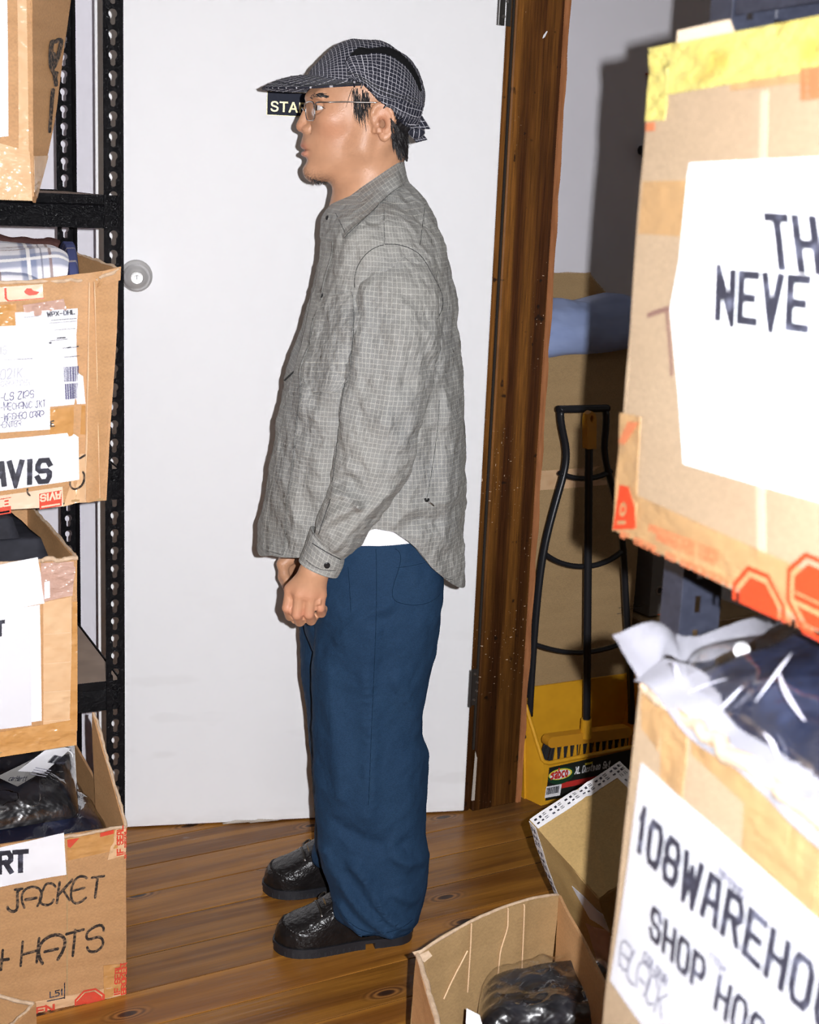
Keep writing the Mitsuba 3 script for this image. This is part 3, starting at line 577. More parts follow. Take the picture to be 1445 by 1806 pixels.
for s, (x0, y0), (x1, y1), h, m in (('IS', (-1, 624), (10.5, 623), 13, 'm_pencil'), ('CARPENTER', (1, 681), (52, 678), 9, 'm_pencil'), ('02IK,', (0, 668), (44, 664), 16, 'm_pencil'), ('-LS ZIPS', (0, 706), (58, 700), 12, 'm_pen'), ('-MECHANIC JKT', (0, 723), (79, 716), 11, 'm_pen'), ('-WASHED CARP', (0, 739.5), (76, 734), 10, 'm_pen'), ('*ENTER', (0, 753), (36, 750), 9, 'm_pen')):
    g, L = text_poly(s.replace(',', '.'), 1.0, 0.55, 0.22, 0.12, hand=0.035, seed=len(s), slope=0.12)
    obj('handwriting', F2.decal(g, L, 1, (x0, y0), (x1, y1), (x0 - 1, y0 - h), 0.0048), m, k2_)
scrawl(k2_, F2, [[(-2, 634), (40, 633), (74, 630.5)]], 0.0008, 'handwriting', 'm_pen')
scrawl(k2_, F2, [[(89, 743), (89, 752)], [(89, 743), (94, 742)], [(89, 747), (93, 746.5)], [(89, 752), (95, 751)]], 0.002)
obj('tape', F2.patch([(88, 775), (150, 766), (150, 715), (88, 722)], 0.0011), 'm_tape', k2_, smooth=40)
obj('name_label', F2.patch([(-60, 873), (139.5, 845.5), (137.5, 760.5), (-60, 780)], 0.0020, curl=0.002), 'm_paper', k2_, smooth=40, label='large white label')
g, L = text_poly('AVIS', 1.0, 0.52, 0.24, 0.235)
obj('lettering', F2.decal(g, L, 1, (-15, 854.5), (86, 847.5), (-15, 818), 0.0042), 'm_ink', k2_)
scrawl(k2_, F2, [[(146, 832), (148, 842), (143, 856), (133, 862), (124, 857), (123, 850)], [(140, 808), (150, 802)], [(48, 862), (49, 870), (52, 873)]], 0.0028)
obj('tape', F2.patch([(-60, 918), (112, 893), (110, 858), (-60, 882)], 0.0014), 'm_tape_cream', k2_, smooth=40)
bx = sg.box(0, 0, 1, 1).buffer(-0.06).difference(sg.box(0, 0, 1, 0.36).buffer(-0.13)); g, L = text_poly('AVIS', 1, 0.6, 0.16, 0.26)
ta = sa.translate(sa.rotate(sa.scale(g, 0.78 / L, 0.36, origin=(0, 0)), 180, origin=(0.39, 0.18)), 0.12, 0.5)
red = [F2.decal(bx.difference(ta), 1, 1, (66.5, 900), (111, 893), (66, 869), 0.0026)]
g, L = text_poly('BE', 1, 0.6, 0.16, 0.26); tb = sa.translate(sa.rotate(sa.scale(g, 0.8 / L, 0.36, origin=(0, 0)), 180, origin=(0.39, 0.18)), 0.12, 0.5)
red.append(F2.decal(sg.box(0, 0, 1, 1).buffer(-0.06).difference(tb).difference(sg.box(0, 0, 1, 0.36).buffer(-0.13)), 1, 1, (-16, 912), (21, 906), (-16, 880), 0.0026))
[obj('red_print', x, 'm_red', k2_) for x in red]
obj('tape', F2.patch([(112, 893), (152, 886), (150, 800), (141, 800)], 0.0010), 'm_tape_pale', k2_, smooth=40)
rim(k2_, P(0, 506, pl=plane(b2)) - RX * 0.12, P(172, 493, pl=plane(b2)), 3)
rim(k2_, P(176, 491, pl=plane(b2)), TR2, 4, name='torn_rim')
obj('flap_stub', F2.patch([(172, 506), (212, 494), (213, 470), (181, 478)], 0.002, 0.004), 'm_card', k2_, smooth=40)
# the shirts in it
zt2 = TR2[2]; def_ = lambda px, py, b: P(px, py, pl=plane(b))
sh = thing('plaid_shirt', 'white and blue plaid shirt heaped in the box on the middle shelf', 'shirt')
cu = cushion(def_(-70, 516, b2 + 0.02), def_(146, 505, b2 + 0.03), def_(118, 478, b2 + 0.30), def_(-60, 470, b2 + 0.30), 0.052, 7, 0.35, 0.020, 9.0, 44, edge=0.22, stretch=(0.6, 1, 1))
obj('body', cu, 'm_plaid', sh, smooth=True)
cu = cushion(def_(-70, 512, b2 + 0.012), def_(80, 509, b2 + 0.012), def_(60, 486, b2 + 0.10), def_(-60, 488, b2 + 0.10), 0.020, 17, 0.35, 0.010, 12.0, 30, edge=0.3)
obj('sleeve', cu, 'm_plaid', sh, smooth=True)
s2 = thing('navy_plaid_shirt', 'navy plaid shirt end folded between the white plaid shirt and the cardboard wall', 'shirt')
obj('body', cushion(def_(118, 512, b2 + 0.02), def_(141, 510, b2 + 0.03), def_(137, 470, b2 + 0.26), def_(98, 470, b2 + 0.27), 0.052, 9, 0.4, 0.010, 12.0, 30, edge=0.3), 'm_plaid_navy', s2, smooth=True)
s3 = thing('brown_garment', 'dark brown garment rolled along the back rim of the shirt box', 'clothing')
t = np.linspace(0, 1, 30); A, B = def_(-60, 424, b2 + 0.36), def_(103, 441, b2 + 0.36); pth = A + (B - A) * t[:, None] + np.stack([0 * t, 0 * t, 0.001 * np.sin(t * 9)], -1)
rr = 0.0165 * (1 + 0.05 * np.sin(t * 23)) * np.where(t > 0.86, 1.12, 1)
m_ = tube(pth, rr, 20); nn_ = fb(m_[0], 40, 3)[:, None] * 0.002
obj('roll', (m_[0] + nn_, m_[1]), 'm_cloth_brown', s3, smooth=True)
obj('fold', cushion(def_(-60, 456, b2 + 0.30), def_(92, 466, b2 + 0.30), def_(98, 452, b2 + 0.36), def_(-60, 440, b2 + 0.36), 0.014, 19, 0.4, 0.006, 14.0, 24), 'm_cloth_brown', s3, smooth=True)

# ---- open carton of black trousers on the low shelf
b3 = -0.288; pl3 = plane(b3)
BR3 = P(135, 1312, pl=pl3); BR3[2] = Z_LOW + 0.001; TR3 = P(136, 983, pl=pl3); BL3, TL3 = BR3 - RX * 0.45, TR3 - RX * 0.45
k3_ = thing('cardboard_box', 'open cardboard box of folded black clothing on the low shelf of the black rack', 'box')
q3 = carton(k3_, BL3, BR3, TR3, TL3, RY * 0.42, bulge=0.004, seed=41, rims='rb')
F3 = q3['f']
rim(k3_, P(72, 989, pl=pl3), TR3, 8, r=0.004, rough=0.003); rim(k3_, TL3, P(72, 989, pl=pl3), 9)
obj('side_strip', sheet(Quad(BR3 + RX * 0.0, BR3 + RX * 0.0045 + RY * 0.03, TR3 + RX * 0.0045 + RY * 0.03, TR3).grid(4, 14), 0.003), 'm_tape', k3_, smooth=40)
obj('tape', F3.patch([(72, 1062), (127, 1050), (134, 990), (72, 993)], 0.0012, curl=0.004), 'm_tape_clear', k3_, smooth=40)
obj('tape', F3.patch([(76, 1290), (126, 1283), (126, 1052), (76, 1062)], 0.0010), 'm_tape_pale', k3_, smooth=40)
for yy in (1118, 1170, 1220, 1271): obj('crease', F3.patch([(77, yy + 1.2), (124, yy - 2.0), (124, yy - 3.8), (77, yy - 0.6)], 0.0019, 0.0006), 'm_crease', k3_)
obj('tape', F3.patch([(-60, 1344), (134, 1313), (134, 1268), (-60, 1300)], 0.0020, curl=0.004), 'm_tape', k3_, smooth=40)
obj('tape', F3.patch([(122, 1290), (136, 1288), (136, 1060), (128, 1062)], 0.0016), 'm_tape', k3_, smooth=40)
obj('paper_sheet', F3.patch([(-60, 1290), (73, 1270), (70, 1066), (-60, 1088)], 0.0022, curl=0.003), 'm_paper', k3_, smooth=40, label='white sheet')
obj('paper_sheet', F3.patch([(-60, 1292), (55, 1278), (52, 1080), (-60, 1092)], 0.0034), 'm_paper_dim', k3_, smooth=40)
obj('plastic_sleeve', F3.patch([(-60, 1092), (77, 1062), (66, 982), (-60, 1006)], 0.0040, 0.0012, 14, 14, curl=0.010), 'm_paper', k3_, smooth=60, label='crumpled white sleeve over the rim')
obj('sticker', F3.patch([(78, 1056), (88, 1053), (87, 1024), (78, 1026)], 0.0024), 'm_paper', k3_)
g, L = text_poly('T', 1, 0.6, 0.2, 0.3); obj('lettering', F3.decal(g, L, 1, (-6, 1119), (5, 1117), (-6, 1097), 0.0046), 'm_ink', k3_)
scrawl(k3_, F3, [[(3, 1146), (14, 1153)], [(5, 1154), (12, 1145)]], 0.0016, 'handwriting', 'm_pen'); scrawl(k3_, F3, [[(3, 1169), (2, 1178), (7, 1180), (9, 1172), (7, 1167), (2, 1168)], [(-3, 1224), (2, 1222)]], 0.0016, 'handwriting', 'm_pen')
scrawl(k3_, F3, [[(-2, 1074), (30, 1068), (63, 1058.5)]], 0.0012, 'handwriting', 'm_pen')
labs = ('black folded trousers topmost of the stack in the low shelf box', 'black folded trousers second from the top in the low shelf box', 'black folded trousers lowest in sight in the low shelf box')
z3 = TR3[2]
for i, (dz, xr, back) in enumerate(((0.046, -0.058, 0.30), (0.008, -0.040, 0.32), (-0.030, -0.024, 0.33))):
    kk = thing('folded_trousers', labs[i], 'trousers', 'black clothing stacked in the low shelf box')
    R0 = np.array([TR3[0], TR3[1], 0]) + ZZ * (z3 - 0.012 + dz); mk = lambda a, b: R0 + RX * a + RY * b
    obj('cloth', cushion(mk(-0.42, 0.022), mk(xr - 0.03 * (i == 0), 0.018), mk(xr - 0.02, back), mk(-0.42, back), 0.034, 50 + i, 0.9, 0.004, 16.0, 36, edge=0.06), 'm_cloth_black', kk, smooth=True)
    for s in (0.2, 0.6): obj('seam', tube([mk(-0.40, 0.03 + s * 0.2) + ZZ * 0.0365, mk(-0.2, 0.034 + s * 0.2) + ZZ * 0.0395, mk(xr - 0.06, 0.03 + s * 0.2) + ZZ * 0.0365], 0.0007, 5), 'm_stitch', kk)

# ---- carton on the floor, with bagged jackets
BR4 = P(222, 1754, z=0.0); b4_ = (BR4 - RF) @ RY; pl4 = plane(b4_); BR4[2] = 0.001; TR4 = P(222.5, 1457, pl=pl4); BL4, TL4 = BR4 - RX * 0.46, TR4 - RX * 0.46
k4_ = thing('cardboard_box', 'large open cardboard box marked JACKET HATS on the floor below the rack', 'box')
q4 = carton(k4_, BL4, BR4, TR4, TL4, RY * 0.45, bulge=0.002, rough=0.002, seed=51, sides='flb', rims='bl')
FT4 = P(166, 1256, pl=plane(-0.022)); MB4 = BR4 + RY * 0.172 + RX * -0.004
obj('side_panel', Quad(BR4, MB4, FT4, TR4, 0.002, 0.003, 52).panel(0.0045, 18, 16), 'm_card', k4_, smooth=50, label='raised side flap')
obj('side_panel', Quad(MB4, BR4 + RY * 0.45, TR4 + RY * 0.45, TR4 + RY * 0.172 + RX * -0.004, 0.002, 0.003, 53).panel(0.0045, 10, 10), 'm_card', k4_, smooth=50)
rim(k4_, TR4, FT4, 14); rim(k4_, FT4, TR4 + RY * 0.172 + RX * -0.004, 15)
F4 = q4['f']
rim(k4_, P(112, 1478, pl=pl4), TR4, 8, r=0.0032)
obj('crease', F4.patch([(117, 1768), (119.5, 1767), (119, 1520), (117.5, 1520)], 0.0008, 0.0006), 'm_card_tan', k4_)
obj('tape', F4.patch([(119, 1517), (214, 1498), (216, 1459), (117, 1479)], 0.0010, curl=0.002), 'm_tape', k4_, smooth=40)
obj('tape', F4.patch([(189, 1516), (221, 1508), (222, 1460), (204, 1462)], 0.0018, curl=0.004), 'm_tape_pale', k4_, smooth=40)
rd = [F4.decal(sg.Polygon([(0, 0.2), (0.2, 0), (1, 1), (0, 1)]), 1, 1, (119, 1495), (140, 1492), (118, 1480), 0.003)]
g, L = text_poly('IF SEAL', 1, 0.7, 0.2, 0.22); rd.append(F4.decal(g, L, 1, (216, 1506), (216, 1455), (206, 1508), 0.0040))
rd.append(F4.decal(g, L, 1, (222, 1512), (222, 1459), (218.5, 1513), 0.0040))
rd.append(F4.decal(sg.box(0, 0, 1, 1), 1, 1, (176, 1475), (200, 1469), (176, 1468), 0.003))
[obj('red_print', x, 'm_red', k4_) for x in rd]
obj('name_label', F4.patch([(-60, 1574), (116.5, 1541), (112, 1465), (-60, 1508)], 0.0030, curl=0.003), 'm_paper', k4_, smooth=40, label='white label')
g, L = text_poly('RT', 1, 0.55, 0.2, 0.25); obj('lettering', F4.decal(g, L, 1, (-2, 1536), (45, 1532), (-2, 1503), 0.0056), 'm_ink', k4_)
g, L = text_poly('JACKET', 1, 0.72, 0.2, 0.13, 0.05, 3, 0.08); obj('marker_writing', F4.decal(g, L, 1, (13, 1606), (178, 1578), (14, 1571)), 'm_marker', k4_)
for s_, a_, b_, c_ in (('+', (-12, 1714), (17, 1708), (-11, 1670)), ('HATS', (37, 1704), (178, 1673), (38, 1661))):
    g, L = text_poly(s_, 1, 0.72, 0.26, 0.12, 0.05, 8, 0.08); obj('marker_writing', F4.decal(g, L, 1, a_, b_, c_), 'm_marker', k4_)
g, L = text_poly('L51', 1, 0.5, 0.26, 0.16); obj('printing', cat(F4.decal(g, L, 1, (88, 1758), (110, 1753), (88, 1748.5)), *[F4.decal(sg.box(0, 0, 1, 1), 1, 1, *q) for q in (((82, 1765.5), (113, 1759), (82, 1764)), ((112.6, 1760), (114.2, 1759.7), (112.6, 1732)))]), 'm_ink', k4_)
obj('tape', F4.patch([(62, 1789), (221, 1755), (221, 1736), (62, 1766)], 0.0012, curl=0.002), 'm_tape_pale', k4_, smooth=40)
obj('tape', F4.patch([(183, 1760), (221, 1752), (222, 1698), (182, 1702)], 0.0020, curl=0.003), 'm_tape', k4_, smooth=40)
oc = sg.Polygon([(0.3, 0), (0.7, 0), (1, 0.3), (1, 0.7), (0.7, 1), (0.3, 1), (0, 0.7), (0, 0.3)]); oct_ = oc.difference(oc.buffer(-0.06)).union(oc.buffer(-0.11).difference(sg.box(0.12, 0.22, 0.88, 0.42)))
gs_, Ls = text_poly('ORIGIN', 1, 0.55, 0.2, 0.24)
g, L = text_poly('IF SEAL', 1, 0.7, 0.2, 0.22); g2, L2 = text_poly('BROKEN', 1, 0.7, 0.2, 0.22)
g3, L3 = text_poly('EN', 1, 0.7, 0.2, 0.22)
[obj('red_print', x, 'm_red', k4_) for x in (F4.decal(oct_.intersection(sg.box(0, 0.42, 1, 1)), 1, 1, (131, 1795), (184, 1785), (131, 1748), 0.0034), F4.decal(gs_, Ls, 1, (136, 1772), (181, 1763), (136, 1764), 0.0036), F4.decal(g, L, 1, (210, 1752), (212, 1698), (201, 1754), 0.0040), F4.decal(g2, L2, 1, (221, 1750), (222, 1697), (213, 1752), 0.0040), F4.decal(g3, L3, 1, (64, 1787), (94, 1781), (64, 1776), 0.0034))]
# bagged jackets
z4 = TR4[2]; R4 = np.array([TR4[0], TR4[1], 0]); m4 = lambda a, b, z: R4 + RX * a + RY * b + ZZ * z
for i, (lab, cc, th, se, mt) in enumerate((('dark navy jacket in a clear plastic bag, lower in the floor box under the rack', (m4(-0.44, 0.015, z4 - 0.06), m4(-0.015, 0.015, z4 - 0.05), m4(-0.035, 0.42, z4 - 0.03), m4(-0.44, 0.42, z4 - 0.03)), 0.050, 61, 'm_bagged_navy'),
                                           ('black jacket with paper tags in a clear plastic bag, on top in the floor box', (m4(-0.44, 0.04, z4 + 0.004), m4(-0.075, 0.05, z4 + 0.008), m4(-0.018, 0.37, z4 + 0.115), m4(-0.44, 0.37, z4 + 0.075)), 0.040, 62, 'm_bagged_black'))):
    kk = thing('bagged_jacket', lab, 'jacket')
    obj('jacket', cushion(*cc, th, se, 0.5, 0.014, 9.0, 36, edge=0.2), mt, kk, smooth=True)
    obj('plastic_bag', fix(film_over(cc + (th * 1.05,), 0.004, 0.014, seed=se + 3, puff=0.5, fold=0.012, scale=12.0, n=50, edge=0.16)), 'm_film', kk, smooth=True, label='clear plastic bag')
    if i == 1:
        zt = z4 + 0.058
        def tagq(c): return Quad(*[P(*p, z=zt + dz) for p, dz in c], 0.0015, 0.0)
        hitB = Hit((meshkit.WRITTEN[scene[kk + '__plastic_bag']['filename']][0].astype(float), meshkit.WRITTEN[scene[kk + '__plastic_bag']['filename']][1]))
        def tagq(c):
            h = [hitB.px(*p) for p, _ in c]; ps = [(a[0] if a is not None else P(*p, z=zt)) for a, (p, _) in zip(h, c)]; up = unit([-0.25, -0.45, 1]); return Quad(*[q + up * (0.006 + dz) for q, (_, dz) in zip(ps, c)], 0.0015, 0.0)
        T1 = tagq((((-4, 1376), 0.004), ((32, 1393), 0.004), ((134, 1338), 0.008), ((98, 1329), 0.008)))
        ta_ = obj('hang_tag', T1.panel(0.0006, 8, 6), 'm_grey_plastic', kk, smooth=True, label='grey hang tag')
        g, L = text_poly('carhartt', 1, 0.5, 0.14, 0.14); obj('printing', cat(T1.decal(g, L, 1, (15, 1377), (46, 1378), (19, 1369), 0.0006), T1.decal(stroke_poly([[(0, 0.2), (0.3, 0.8), (0.8, 0.9), (1, 0.3)], [(0.1, 0.1), (0.5, 0.4), (1, 0.2)]], 0.06), 1, 1, (38, 1362), (52, 1358), (44, 1346), 0.0006)), 'm_ink', ta_)
        T2 = tagq((((34, 1371), 0.012), ((80, 1374), 0.012), ((127, 1334), 0.016), ((96, 1326), 0.016)))
        tb_ = obj('hang_tag', T2.panel(0.0006, 8, 6), 'm_paper', kk, smooth=True, label='white barcode tag')
        obj('barcode', T2.decal(bars_poly(1, 1, 18, 8), 1, 1, (84, 1345), (112, 1349), (96, 1332), 0.0006), 'm_ink', tb_)
        obj('printing', cat([T2.decal(sg.box(0, 0, 1, 1), 1, 1, (62 - 3 * j, 1355 + 3.6 * j), (90 - 3 * j, 1360 + 3.6 * j), (63 - 3 * j, 1353.8 + 3.6 * j), 0.0006) for j in range(4)]), 'm_pencil', tb_)
        obj('tag_loop', tube(spline([P(*a, d=float((T2.c[2] - EYE) @ FWD) - 0.004) for a in ((96, 1330), (112, 1323), (126, 1328), (128, 1336))], 20), 0.0012, 6), 'm_paper', kk, smooth=True)
# ---- corner of a small carton, lowest left
c5 = P(60, 1771, z=0.20); e5 = unit(P(0, 1756, z=0.20) - c5); k5_ = thing('cardboard_box', 'corner of a pale cardboard box at the bottom left edge of the photo', 'box')
n5 = unit(np.cross(ZZ, e5)); n5 = n5 if n5[1] > 0 else -n5
q5 = carton(k5_, c5 + e5 * 0.30 - ZZ * 0.199, c5 - ZZ * 0.199, c5, c5 + e5 * 0.30, n5 * -0.22, bsdf='m_card', seed=71, bulge=0.002, sides='flrb', rims='frlb')
# ---------------------------------------------------------------- behind the jamb: big carton, dustpan and broom, file
YG = 3.0
gb = thing('cardboard_box', 'tall brown cardboard box behind the dustpan against the white wall', 'box')
gx0, gx1, gz = 1.985, 2.47, 1.105
qg = carton(gb, [gx0, YG, 0.001], [gx1, YG, 0.001], [gx1, YG, gz], [gx0, YG, gz], [0, 0.30, 0], 'm_card_tan', bulge=0.010, rough=0.006, seed=81, top_back=[gx1, YG + 0.30, gz + 0.17], rims='b')
obj('tape', qg['f'].patch([(930, 866), (1140, 848), (1140, 815), (930, 832)], 0.0012), 'm_tape_pale', gb, smooth=40)
for l in (((1090, 1072), (1135, 1066)), ((1095, 1076), (1130, 1071)), ((1088, 1082), (1110, 1079))): scrawl(gb, qg['f'], [l], 0.0012, 'printing', 'm_ink')
bb = thing('blue_garment', 'blue garment draped over the front edge of the tall box beside the door jamb', 'clothing')
def drape(px0, px1, ztop, n=40):
    u = np.linspace(0, 1, n); s = np.linspace(0, 1, 26); g = np.zeros((n, 26, 3))
    for i, a in enumerate(u):
        x = gx0 + 0.004 + (gx1 - gx0 - 0.01) * a; w = 0.006 * math.sin(a * 17 + 1) + 0.010 * (meshkit.noise(np.array([[a * 7, 0, 0]]), 3)[0] - 0.5)
        pts = np.array([[0.24, ztop + 0.035 + w], [0.12, ztop + 0.060 + w], [0.02, ztop + 0.055 + w], [-0.022, ztop + 0.030], [-0.030 - w, ztop - 0.005], [-0.026, ztop - 0.045 + 0.3 * w], [-0.016, ztop - 0.052 + 0.3 * w]])
        q = spline(pts, 26); g[i] = np.stack([np.full(26, x), YG - 0.010 + q[:, 0], q[:, 1] + 0.022 * (a - 0.4)], -1)
    return g
g = drape(0, 0, gz + 0.045); g = g + (fb(g * [0.6, 1, 1.6], 26, 5)[..., None]) * np.array([0, -0.014, 0.008])
obj('body', fix(sheet(g, 0.006)), 'm_cloth_blue', bb, smooth=True)
g2 = g[:, 12:20] + np.array([0, -0.006, -0.028]); obj('hem', fix(sheet(g2, 0.004)), 'm_cloth_blue', bb, smooth=True)

PF, PB = 2.734, 2.784
dp = thing('dustpan', 'yellow long handled dustpan with a black frame handle, standing behind the door jamb', 'dustpan')
A3, B3_, C3, D3 = P(954, 1421, z=0), P(936, 1407, z=0), P(959, 1347, y=PF), P(927, 1243, y=PB)
w_ = 0.315; E3 = np.array([w_, 0, 0.0])
th = 0.004
A3 = A3 * [1, 1, 0]; B3_ = B3_ * [1, 1, 0] - [0.014, 0, 0]
def quadsheet(a, b, c, d, t=0.005, nm_='wall', m='m_yellow', n=8): return obj(nm_, fix(sheet(Quad(a, b, c, d).grid(n, n), t)), m, dp, smooth=30)
quadsheet(A3, A3 + E3, C3 + E3, C3, nm_='front_wall')
quadsheet(B3_, A3, C3, D3, nm_='side_wall'); quadsheet(A3 + E3, B3_ + E3 + [0.028, 0, 0], D3 + E3 + [0.05, 0, -0.0], C3 + E3, nm_='side_wall')
YK = PB + 0.10
bk0, bk1 = P(938, 1262, y=YK), P(1122, 1240, y=YK); bt0, bt1 = P(938, 1212, y=YK), P(1122, 1186, y=YK)
quadsheet(np.array([B3_[0], YK, 0.0]), np.array([B3_[0] + w_ + 0.03, YK, 0.0]), bt1, bt0, nm_='back_wall')
quadsheet(B3_, np.array([B3_[0], YK, 0.0]), bt0, D3, nm_='side_wall'); quadsheet(np.array([B3_[0] + w_ + 0.03, YK, 0.0]), B3_ + E3 + [0.028, 0, 0], D3 + E3 + [0.05, 0, 0], bt1, nm_='side_wall')
quadsheet(A3 + [0, 0.004, 0.012], A3 + E3 + [0, 0.004, 0.012], np.array([B3_[0] + w_ + 0.03, YK, 0.03]), np.array([B3_[0], YK, 0.03]), nm_='scoop')
lp_ = [D3 + (C3 - D3) * q for q in np.linspace(0, 0.93, 14)] + [C3 + (D3 - C3) * 0.02 + [0.004, -0.001, 0.001]] + [C3 + E3 * q + [0, -0.002, 0] for q in np.linspace(0.05, 1, 20)]
obj('lip', fix(tube(np.array(lp_), 0.0055, 8)), 'm_yellow', dp, smooth=True)
obj('pivot', put(lathe([(0, 0), (0.006, 0), (0.006, 0.005), (0, 0.006)], 14), P(926, 1299, y=PB), [0, 1, 0], [0, 0, 1], [-1, 0, 0]), 'm_black_plastic', dp)
# handle frame
def fr(pts, w=0.0108, y=PB + 0.035): return tube(spline([P(*p, y=y) for p in pts], 8 * len(pts)), w, 10, flat=0.75)
for pts in ([(989, 722), (990, 745), (999, 800), (988, 860), (962, 960), (948, 1060), (940, 1160), (934, 1262)], [(1068, 722), (1069, 745), (1066, 790), (1080, 860), (1098, 960), (1104, 1060), (1110, 1160), (1114, 1275)]):
    obj('rail', fr(pts), 'm_black_plastic', dp, smooth=True)
obj('handle_bar', fr([(985, 722), (1030, 721), (1072, 720)], 0.0125), 'm_black_plastic', dp, smooth=True)
for pts in ([(988, 834), (1010, 842), (1035, 844), (1060, 839), (1078, 830)], [(958, 974), (985, 991), (1020, 999), (1060, 994), (1102, 968)], [(942, 1136), (975, 1146), (1020, 1151), (1060, 1146), (1108, 1130)]):
    obj('cross_bar', fr(pts, 0.0090), 'm_black_plastic', dp, smooth=True)
QL = Quad(A3, A3 + E3, C3 + E3, C3); QL = QL if QL.n[1] < 0 else Quad(A3, A3 + E3, C3 + E3, C3)
lb = obj('label', QL.patch([(962, 1412), (1108, 1385), (1112, 1322), (969, 1354)], 0.001), 'm_label_black', dp, label='printed label')
el = sg.Point(0.5, 0.5).buffer(0.5)
obj('green_oval', QL.decal(el, 1, 1, (964, 1386), (1010, 1378), (968, 1356), 0.0022), 'm_label_green', lb)
obj('yellow_oval', QL.decal(sa.scale(el, 1, 0.8), 1, 1, (966, 1380), (1007, 1373), (968, 1356), 0.0026), 'm_label_yellow', lb)
obj('white_oval', QL.decal(sa.scale(el, 1, 0.8), 1, 1, (968, 1378), (1004, 1371), (970, 1359), 0.0030), 'm_paper', lb)
g, L = text_poly('sabco', 1, 0.62, 0.12, 0.24, slope=0.12); obj('lettering', QL.decal(g, L, 1, (971, 1373), (1001, 1367), (971.5, 1358), 0.0034), 'm_label_red', lb)
g, L = text_poly('XL Dustpan Set', 1, 0.55, 0.16, 0.2, slope=0.18); obj('lettering', QL.decal(g, L, 1, (1013, 1364), (1075, 1352), (1014, 1353), 0.0030), 'm_paper', lb)
obj('yellow_bar', QL.decal(sg.box(0, 0, 1, 1), 1, 1, (1031, 1349), (1044, 1346), (1031, 1345.5), 0.003), 'm_label_yellow', lb)
obj('red_panel', QL.decal(sg.box(0, 0, 1, 1), 1, 1, (989, 1390), (1060, 1376), (990, 1380), 0.002), 'm_label_red', lb)
obj('barcode_panel', QL.decal(sg.box(0, 0, 1, 1), 1, 1, (960, 1407), (987, 1402), (963, 1387), 0.0022), 'm_paper', lb)
obj('barcode', QL.decal(bars_poly(1, 1, 16, 3), 1, 1, (962.5, 1401), (984, 1397), (964, 1389), 0.0027), 'm_ink', lb)

br = thing('broom', 'yellow broom with a black handle standing in the dustpan', 'broom')
YS = PB - 0.02
bp = lambda px, py, y=YS: P(px, py, y=y)
gr = sg.Polygon([(-0.0125, 0), (0.0125, 0), (0.013, 0.07), (0.0105, 0.085), (0, 0.092), (-0.0105, 0.085), (-0.013, 0.07)]).buffer(0.001).difference(sa.scale(sg.Point(0, 0.074).buffer(0.0062), 0.75, 1.5))
g0, g1 = bp(1040, 790), bp(1040, 725); s_ = np.linalg.norm(g1 - g0) / 0.092
obj('grip', put(prism(sa.scale(gr, 1, s_, origin=(0, 0)), 0.02), g0 + [0, 0.01, 0], [1, 0, 0], unit(g1 - g0), [0, -1, 0]), 'm_amber', br)
obj('shaft', tube([bp(1039, 792), bp(1035, 1274)], 0.0098, 14), 'm_black_plastic', br, smooth=40)
s0, s1_ = bp(1034.5, 1268), bp(1034, 1300)
obj('socket', tube([s0, s0 * 0.5 + s1_ * 0.5, s1_], [0.0135, 0.0145, 0.0155], 16), 'm_yellow', br, smooth=40)
h0, h1 = bp(966, 1309), bp(1112, 1290); HX = unit(h1 - h0); HL = np.linalg.norm(h1 - h0)
obj('head', put(prism(sg.LineString([(0.012, 0), (HL - 0.012, 0)]).buffer(0.0145, quad_segs=6), 0.028), h0 + [0, 0.022, 0.0], HX, unit(np.cross([0, -1, 0], HX)) if False else [0, 0, 1], [0, -1, 0]), 'm_amber', br, smooth=40)
for i in range(13):
    x = 0.026 + i * (HL + 0.02 - 0.04) / 12
    obj('tooth', put(hull([[-0.0066, 0, -0.062], [0.0066, 0, -0.062], [-0.0012, 0, -0.010], [0.0012, 0, -0.010], [-0.0066, 0.004, -0.062], [0.0066, 0.004, -0.062], [-0.0012, 0.004, -0.010], [0.0012, 0.004, -0.010]]), h0 + HX * x + [0, -0.004, 0], HX, [0, 1, 0], [0, 0, 1]), 'm_yellow', br)
obj('tooth_bar', put(cbox([0.004, -0.006, -0.068], [HL + 0.012, 0.001, -0.060], 0.001), h0, HX, [0, 1, 0], [0, 0, 1]), 'm_yellow', br)
bm = []
for i in range(150):
    x = random.uniform(0.002, HL - 0.004); y = random.uniform(0.002, 0.018); lx = -0.018 if x < 0.05 else 0.0
    bm.append(put(hull([[-0.002, -0.002, 0], [0.002, -0.002, 0], [0, 0.002, 0], [-0.0025 + lx * (1 - x / 0.06) * (x < 0.06), -0.002, -0.060], [0.0025 + lx * (1 - x / 0.06) * (x < 0.06), -0.002, -0.060], [lx * (1 - x / 0.06) * (x < 0.06), 0.002, -0.060]]), h0 + HX * x + [0, y, -0.008], HX, [0, 1, 0], [0, 0, 1]))
obj('bristles', cat(bm), 'm_bristle', br, kind='stuff')

